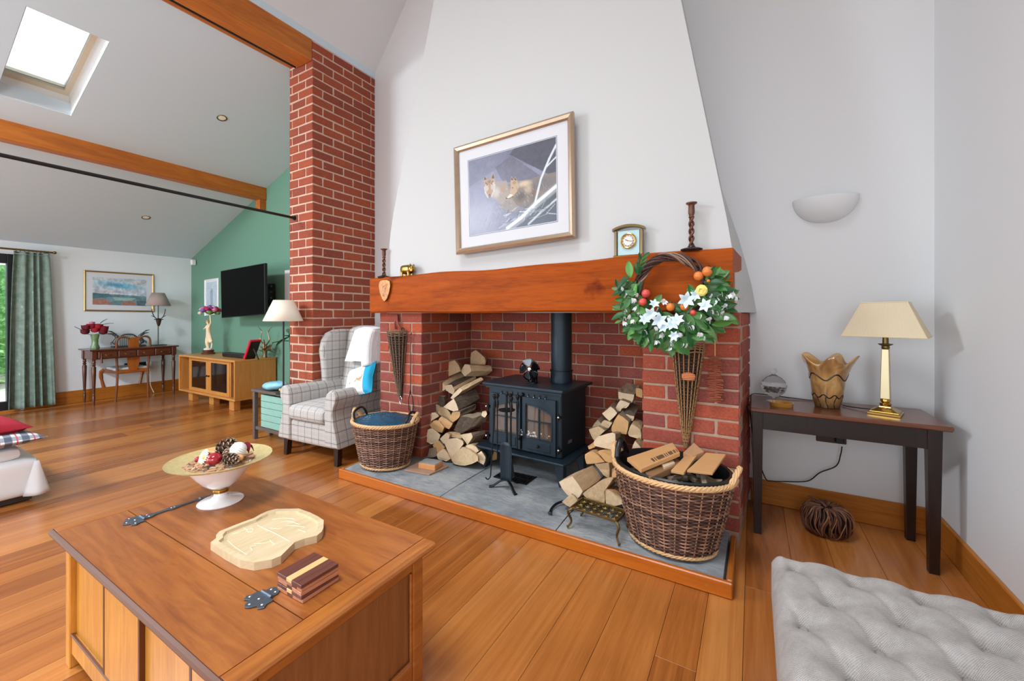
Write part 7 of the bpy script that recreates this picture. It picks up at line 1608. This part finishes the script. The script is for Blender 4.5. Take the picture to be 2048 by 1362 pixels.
for k, xa in enumerate((x0 + .22, x0 + .22 + .57)):
    xb = xa + .57; d_ = MB(); z0, z1 = zb + .027, zt - .027
    d_.box((xa + .002, .045, z0), (xb - .002, .065, z0 + .045)); d_.box((xa + .002, .045, z1 - .045), (xb - .002, .065, z1)); d_.box((xa + .002, .045, z0 + .045), (xa + .07, .065, z1 - .045)); d_.box((xb - .07, .045, z0 + .045), (xb - .002, .065, z1 - .045))
    o = d_.build('door', pinez, cab); MB().box((xa + .07, .053, z0 + .045), (xb - .07, .057, z1 - .045)).build('pane', plain('smoked_glass', '#2a1f1a', .06, 0, 0, 5, **{'Transmission_Weight': .55}) if 'smoked_glass' not in bpy.data.materials else bpy.data.materials['smoked_glass'], o)
    kx = xb - .03 if k == 0 else xa + .03; MB().ball((kx, .035, .40), .012, 10, 8).build('knob', M['iron'], o, smooth=True)
for (x, y) in ((x0 + .22, .10), (0, .12), (x1 - .16, .08), (x0 + .22, .42), (x1 - .16, .42)): cbx((x - .06, y - .04, 0), (x + .06, y + .04, zb), 'foot', pinez)
for k in range(3): t = thing('hifi_unit', ['black set top box on the lower shelf behind the right glass door', 'black player on the cabinet shelf behind the right glass door', 'small dark amplifier behind the left glass door'][k], 'hi-fi', (-6.49 + (.28, .28, -.30)[k], 2.96, (zb + .026, .416, zb + .026)[k])); MB().box((-.18, -.12, 0), (.18, .12, (.09, .06, .07)[k]), .004).build('casing', M['black'], t); MB().box((-.12, -.1215, .02), (.0, -.1205, .03)).build('display', M['chrome'], t)
sk2 = thing('tower_speaker', 'slim black speaker standing in the open right bay of the media cabinet', 'speaker', (-5.80, 2.86, zb + .026)); MB().box((-.06, -.08, 0), (.06, .08, .30), .005).build('enclosure', M['black'], sk2)
for z in (.05, .10): m = MB(); m.lathe([(0, .003), (.02, .002), (.022, 0)], n=14); m.v = [(a, -.081 - c, z + b) for a, b, c in m.v]; m.build('driver', M['iron'], sk2, smooth=True)
m = MB(); m.box((-6.42, 2.90, .661), (-5.86, 3.00, .72), .012); solo('soundbar', m, M['black'], 'long black soundbar lying on the media cabinet', 'soundbar', smooth=True)
rd = thing('red_tablet_stand', 'bright red tablet leaning on a black strut at the right of the media cabinet', 'tablet', (-5.77, 2.93, .661)); m = MB(); m.box((-.016, -.07, 0), (.016, .07, .30), .006); R0 = Matrix.Rotation(math.radians(32), 3, 'Y'); m.v = [tuple(R0 @ Vector(q)) for q in m.v]; m.build('red_case', plain('scarlet_plastic', '#d80f3c', .35), rd, smooth=True)
MB().tube([(.10, 0, .16), (.23, .0, .006)], .010, 8).build('strut', M['black'], rd); m = MB(); m.box((.0165, -.055, .01), (.019, .06, .29)); m.v = [tuple(R0 @ Vector(q)) for q in m.v]; m.build('screen_face', M['black'], rd)
sk3 = thing('bull_skull_ornament', 'bronze flower and branch ornament on the right end of the media cabinet', 'ornament', (-5.775, 3.14, .661)); sk3['label'] = 'tangled bronze branch ornament at the right end of the media cabinet'; sk3.name = 'branch_ornament'
bzz = plain('aged_bronze', '#8a7558', .3, .85, .4, 40); random.seed(77)
for k in range(15):
    a = random.uniform(0, 2 * PI); L = random.uniform(.09, .20); e = random.uniform(-.2, 1.3); c = Vector((0, 0, .09)); d = Vector((math.cos(a) * math.cos(e), math.sin(a) * .5 * math.cos(e), math.sin(e))); MB().tube(smooth_path([c, c + d * L * .5 + Vector((0, 0, random.uniform(-.03, .03))), c + d * L], 4), [.014] * 3 + [.010] * 3 + [.005] * 3, 6).build('branch', bzz, sk3, smooth=True)
for s in (-1, 1): MB().tube(smooth_path([(0, 0, .16), (s * .11, 0, .24), (s * .08, 0, .35), (s * .17, 0, .42)], 4), [.009] * 6 + [.006] * 4 + [.003] * 3, 6).build('antler', bzz, sk3, smooth=True)
MB().lathe([(.03, 0), (.022, .03), (.03, .09), (.0, .13)], n=12).build('stem_base', bzz, sk3, smooth=True)
# figurine holding flowers
fg = thing('figurine', 'cream figurine of a woman raising one arm under a posy, on the media cabinet', 'figurine', (-7.02, 2.99, .661))
cr = plain('ivory_resin', '#ead3ac', .5, 0, .15, 30); iv = plain('ivory_pale', '#e8e2d2', .5)
MB().lathe([(0, 0), (.085, 0), (.088, .02), (.07, .03), (.075, .06), (0, .062)], n=28).build('plinth', plain('brown_marble', '#5b3426', .2, 0, .4, 20), fg, smooth=True); MB().lathe([(.055, .062), (.058, .075), (.05, .085), (0, .088)], n=24).build('rock', iv, fg, smooth=True)
me_b = bpy.data.meshes.new('body'); sv = [(0, 0, .30), (.0, 0, .36), (.005, 0, .41), (.0, 0, .44), (-.02, -.01, .475), (-.03, 0, .42), (-.055, -.02, .38), (-.03, -.045, .37), (.04, 0, .42), (.075, 0, .455), (.07, 0, .52), (.055, 0, .58), (-.022, 0, .25), (-.035, -.01, .17), (-.028, .0, .09), (.022, 0, .25), (.012, -.015, .17), (.012, 0, .09), (-.028, -.025, .085), (.012, -.025, .085), (.0, -.0, .455)]
ed = [(0, 1), (1, 2), (2, 3), (3, 20), (20, 4), (2, 5), (5, 6), (6, 7), (2, 8), (8, 9), (9, 10), (10, 11), (0, 12), (12, 13), (13, 14), (0, 15), (15, 16), (16, 17), (14, 18), (17, 19)]
me_b.from_pydata(sv, ed, []); me_b.materials.append(cr); ob = bpy.data.objects.new('body', me_b); S.collection.objects.link(ob); ob.parent = fg
sk_m = ob.modifiers.new('skin', 'SKIN'); rads = [.036, .028, .034, .013, .026, .016, .012, .009, .016, .012, .010, .010, .026, .019, .011, .026, .019, .011, .009, .009, .011]
for i, r in enumerate(rads): me_b.skin_vertices[0].data[i].radius = (r, r); me_b.skin_vertices[0].data[i].use_root = (i == 0)
sb_ = ob.modifiers.new('sub', 'SUBSURF'); sb_.levels = 2; sb_.render_levels = 2
def sash(u, v): a = -.6 + u * 4.2; r = .040 + .03 * v * (1 + .5 * math.sin(a * 3)); return (r * math.cos(a) + .01 * v, r * math.sin(a) * .7, .33 - .16 * v)
MB().grid(sash, 24, 8).build('drape', cr, fg, smooth=True, solid=.004)
MB().ball((-.02, .004, .485), (.028, .026, .022), 12, 8).build('hair', plain('fig_hair', '#c79a63', .6), fg, smooth=True)
MB().tube(smooth_path([(.05, .02, .088), (.07, .02, .16), (.10, .0, .20)], 4), .012, 6).build('tree_stump', iv, fg, smooth=True)
ps_ = thing('flower_posy', 'domed posy of pink, purple and white silk flowers held up by the figurine', 'flowers', (-6.965, 2.99, .661 + .585)); random.seed(10)
MB().lathe([(.01, 0), (.05, .02), (.07, .045)], n=16).build('cup', plain('posy_green', '#6b8a3f', .6), ps_, smooth=True)
for k in range(30):
    a = k * 2.4; e = (k / 30) ** .6; r = .135 * e; c_ = Vector((r * math.cos(a), r * math.sin(a) * .9, .12 - .07 * e * e)); col = ('#b0245a', '#7d2b72', '#e0c6e0', '#d97a92', '#c02048', '#8a5aa0')[k % 6]
    if e > .9: c_.z -= .03; col = ('#7d9a3f', '#e6d3c8', '#5f7f35')[k % 3]
    nm = 'silk_' + col[1:]; mt = bpy.data.materials.get(nm) or plain(nm, col, .7, 0, .3, 60); m = MB(); rr = random.uniform(.028, .038)
    m.ball(c_, (rr, rr, rr * .8), 10, 7)
    for q in range(4): m.obox(c_ + Vector((rr * .7 * math.cos(q * 1.57), rr * .7 * math.sin(q * 1.57), .004)), (rr * .8, rr * .8, .004), Matrix.Rotation(q * 1.57, 3, 'Z') @ Matrix.Rotation(.5, 3, 'Y'))
    m.build('bloom', mt, ps_, smooth=True)
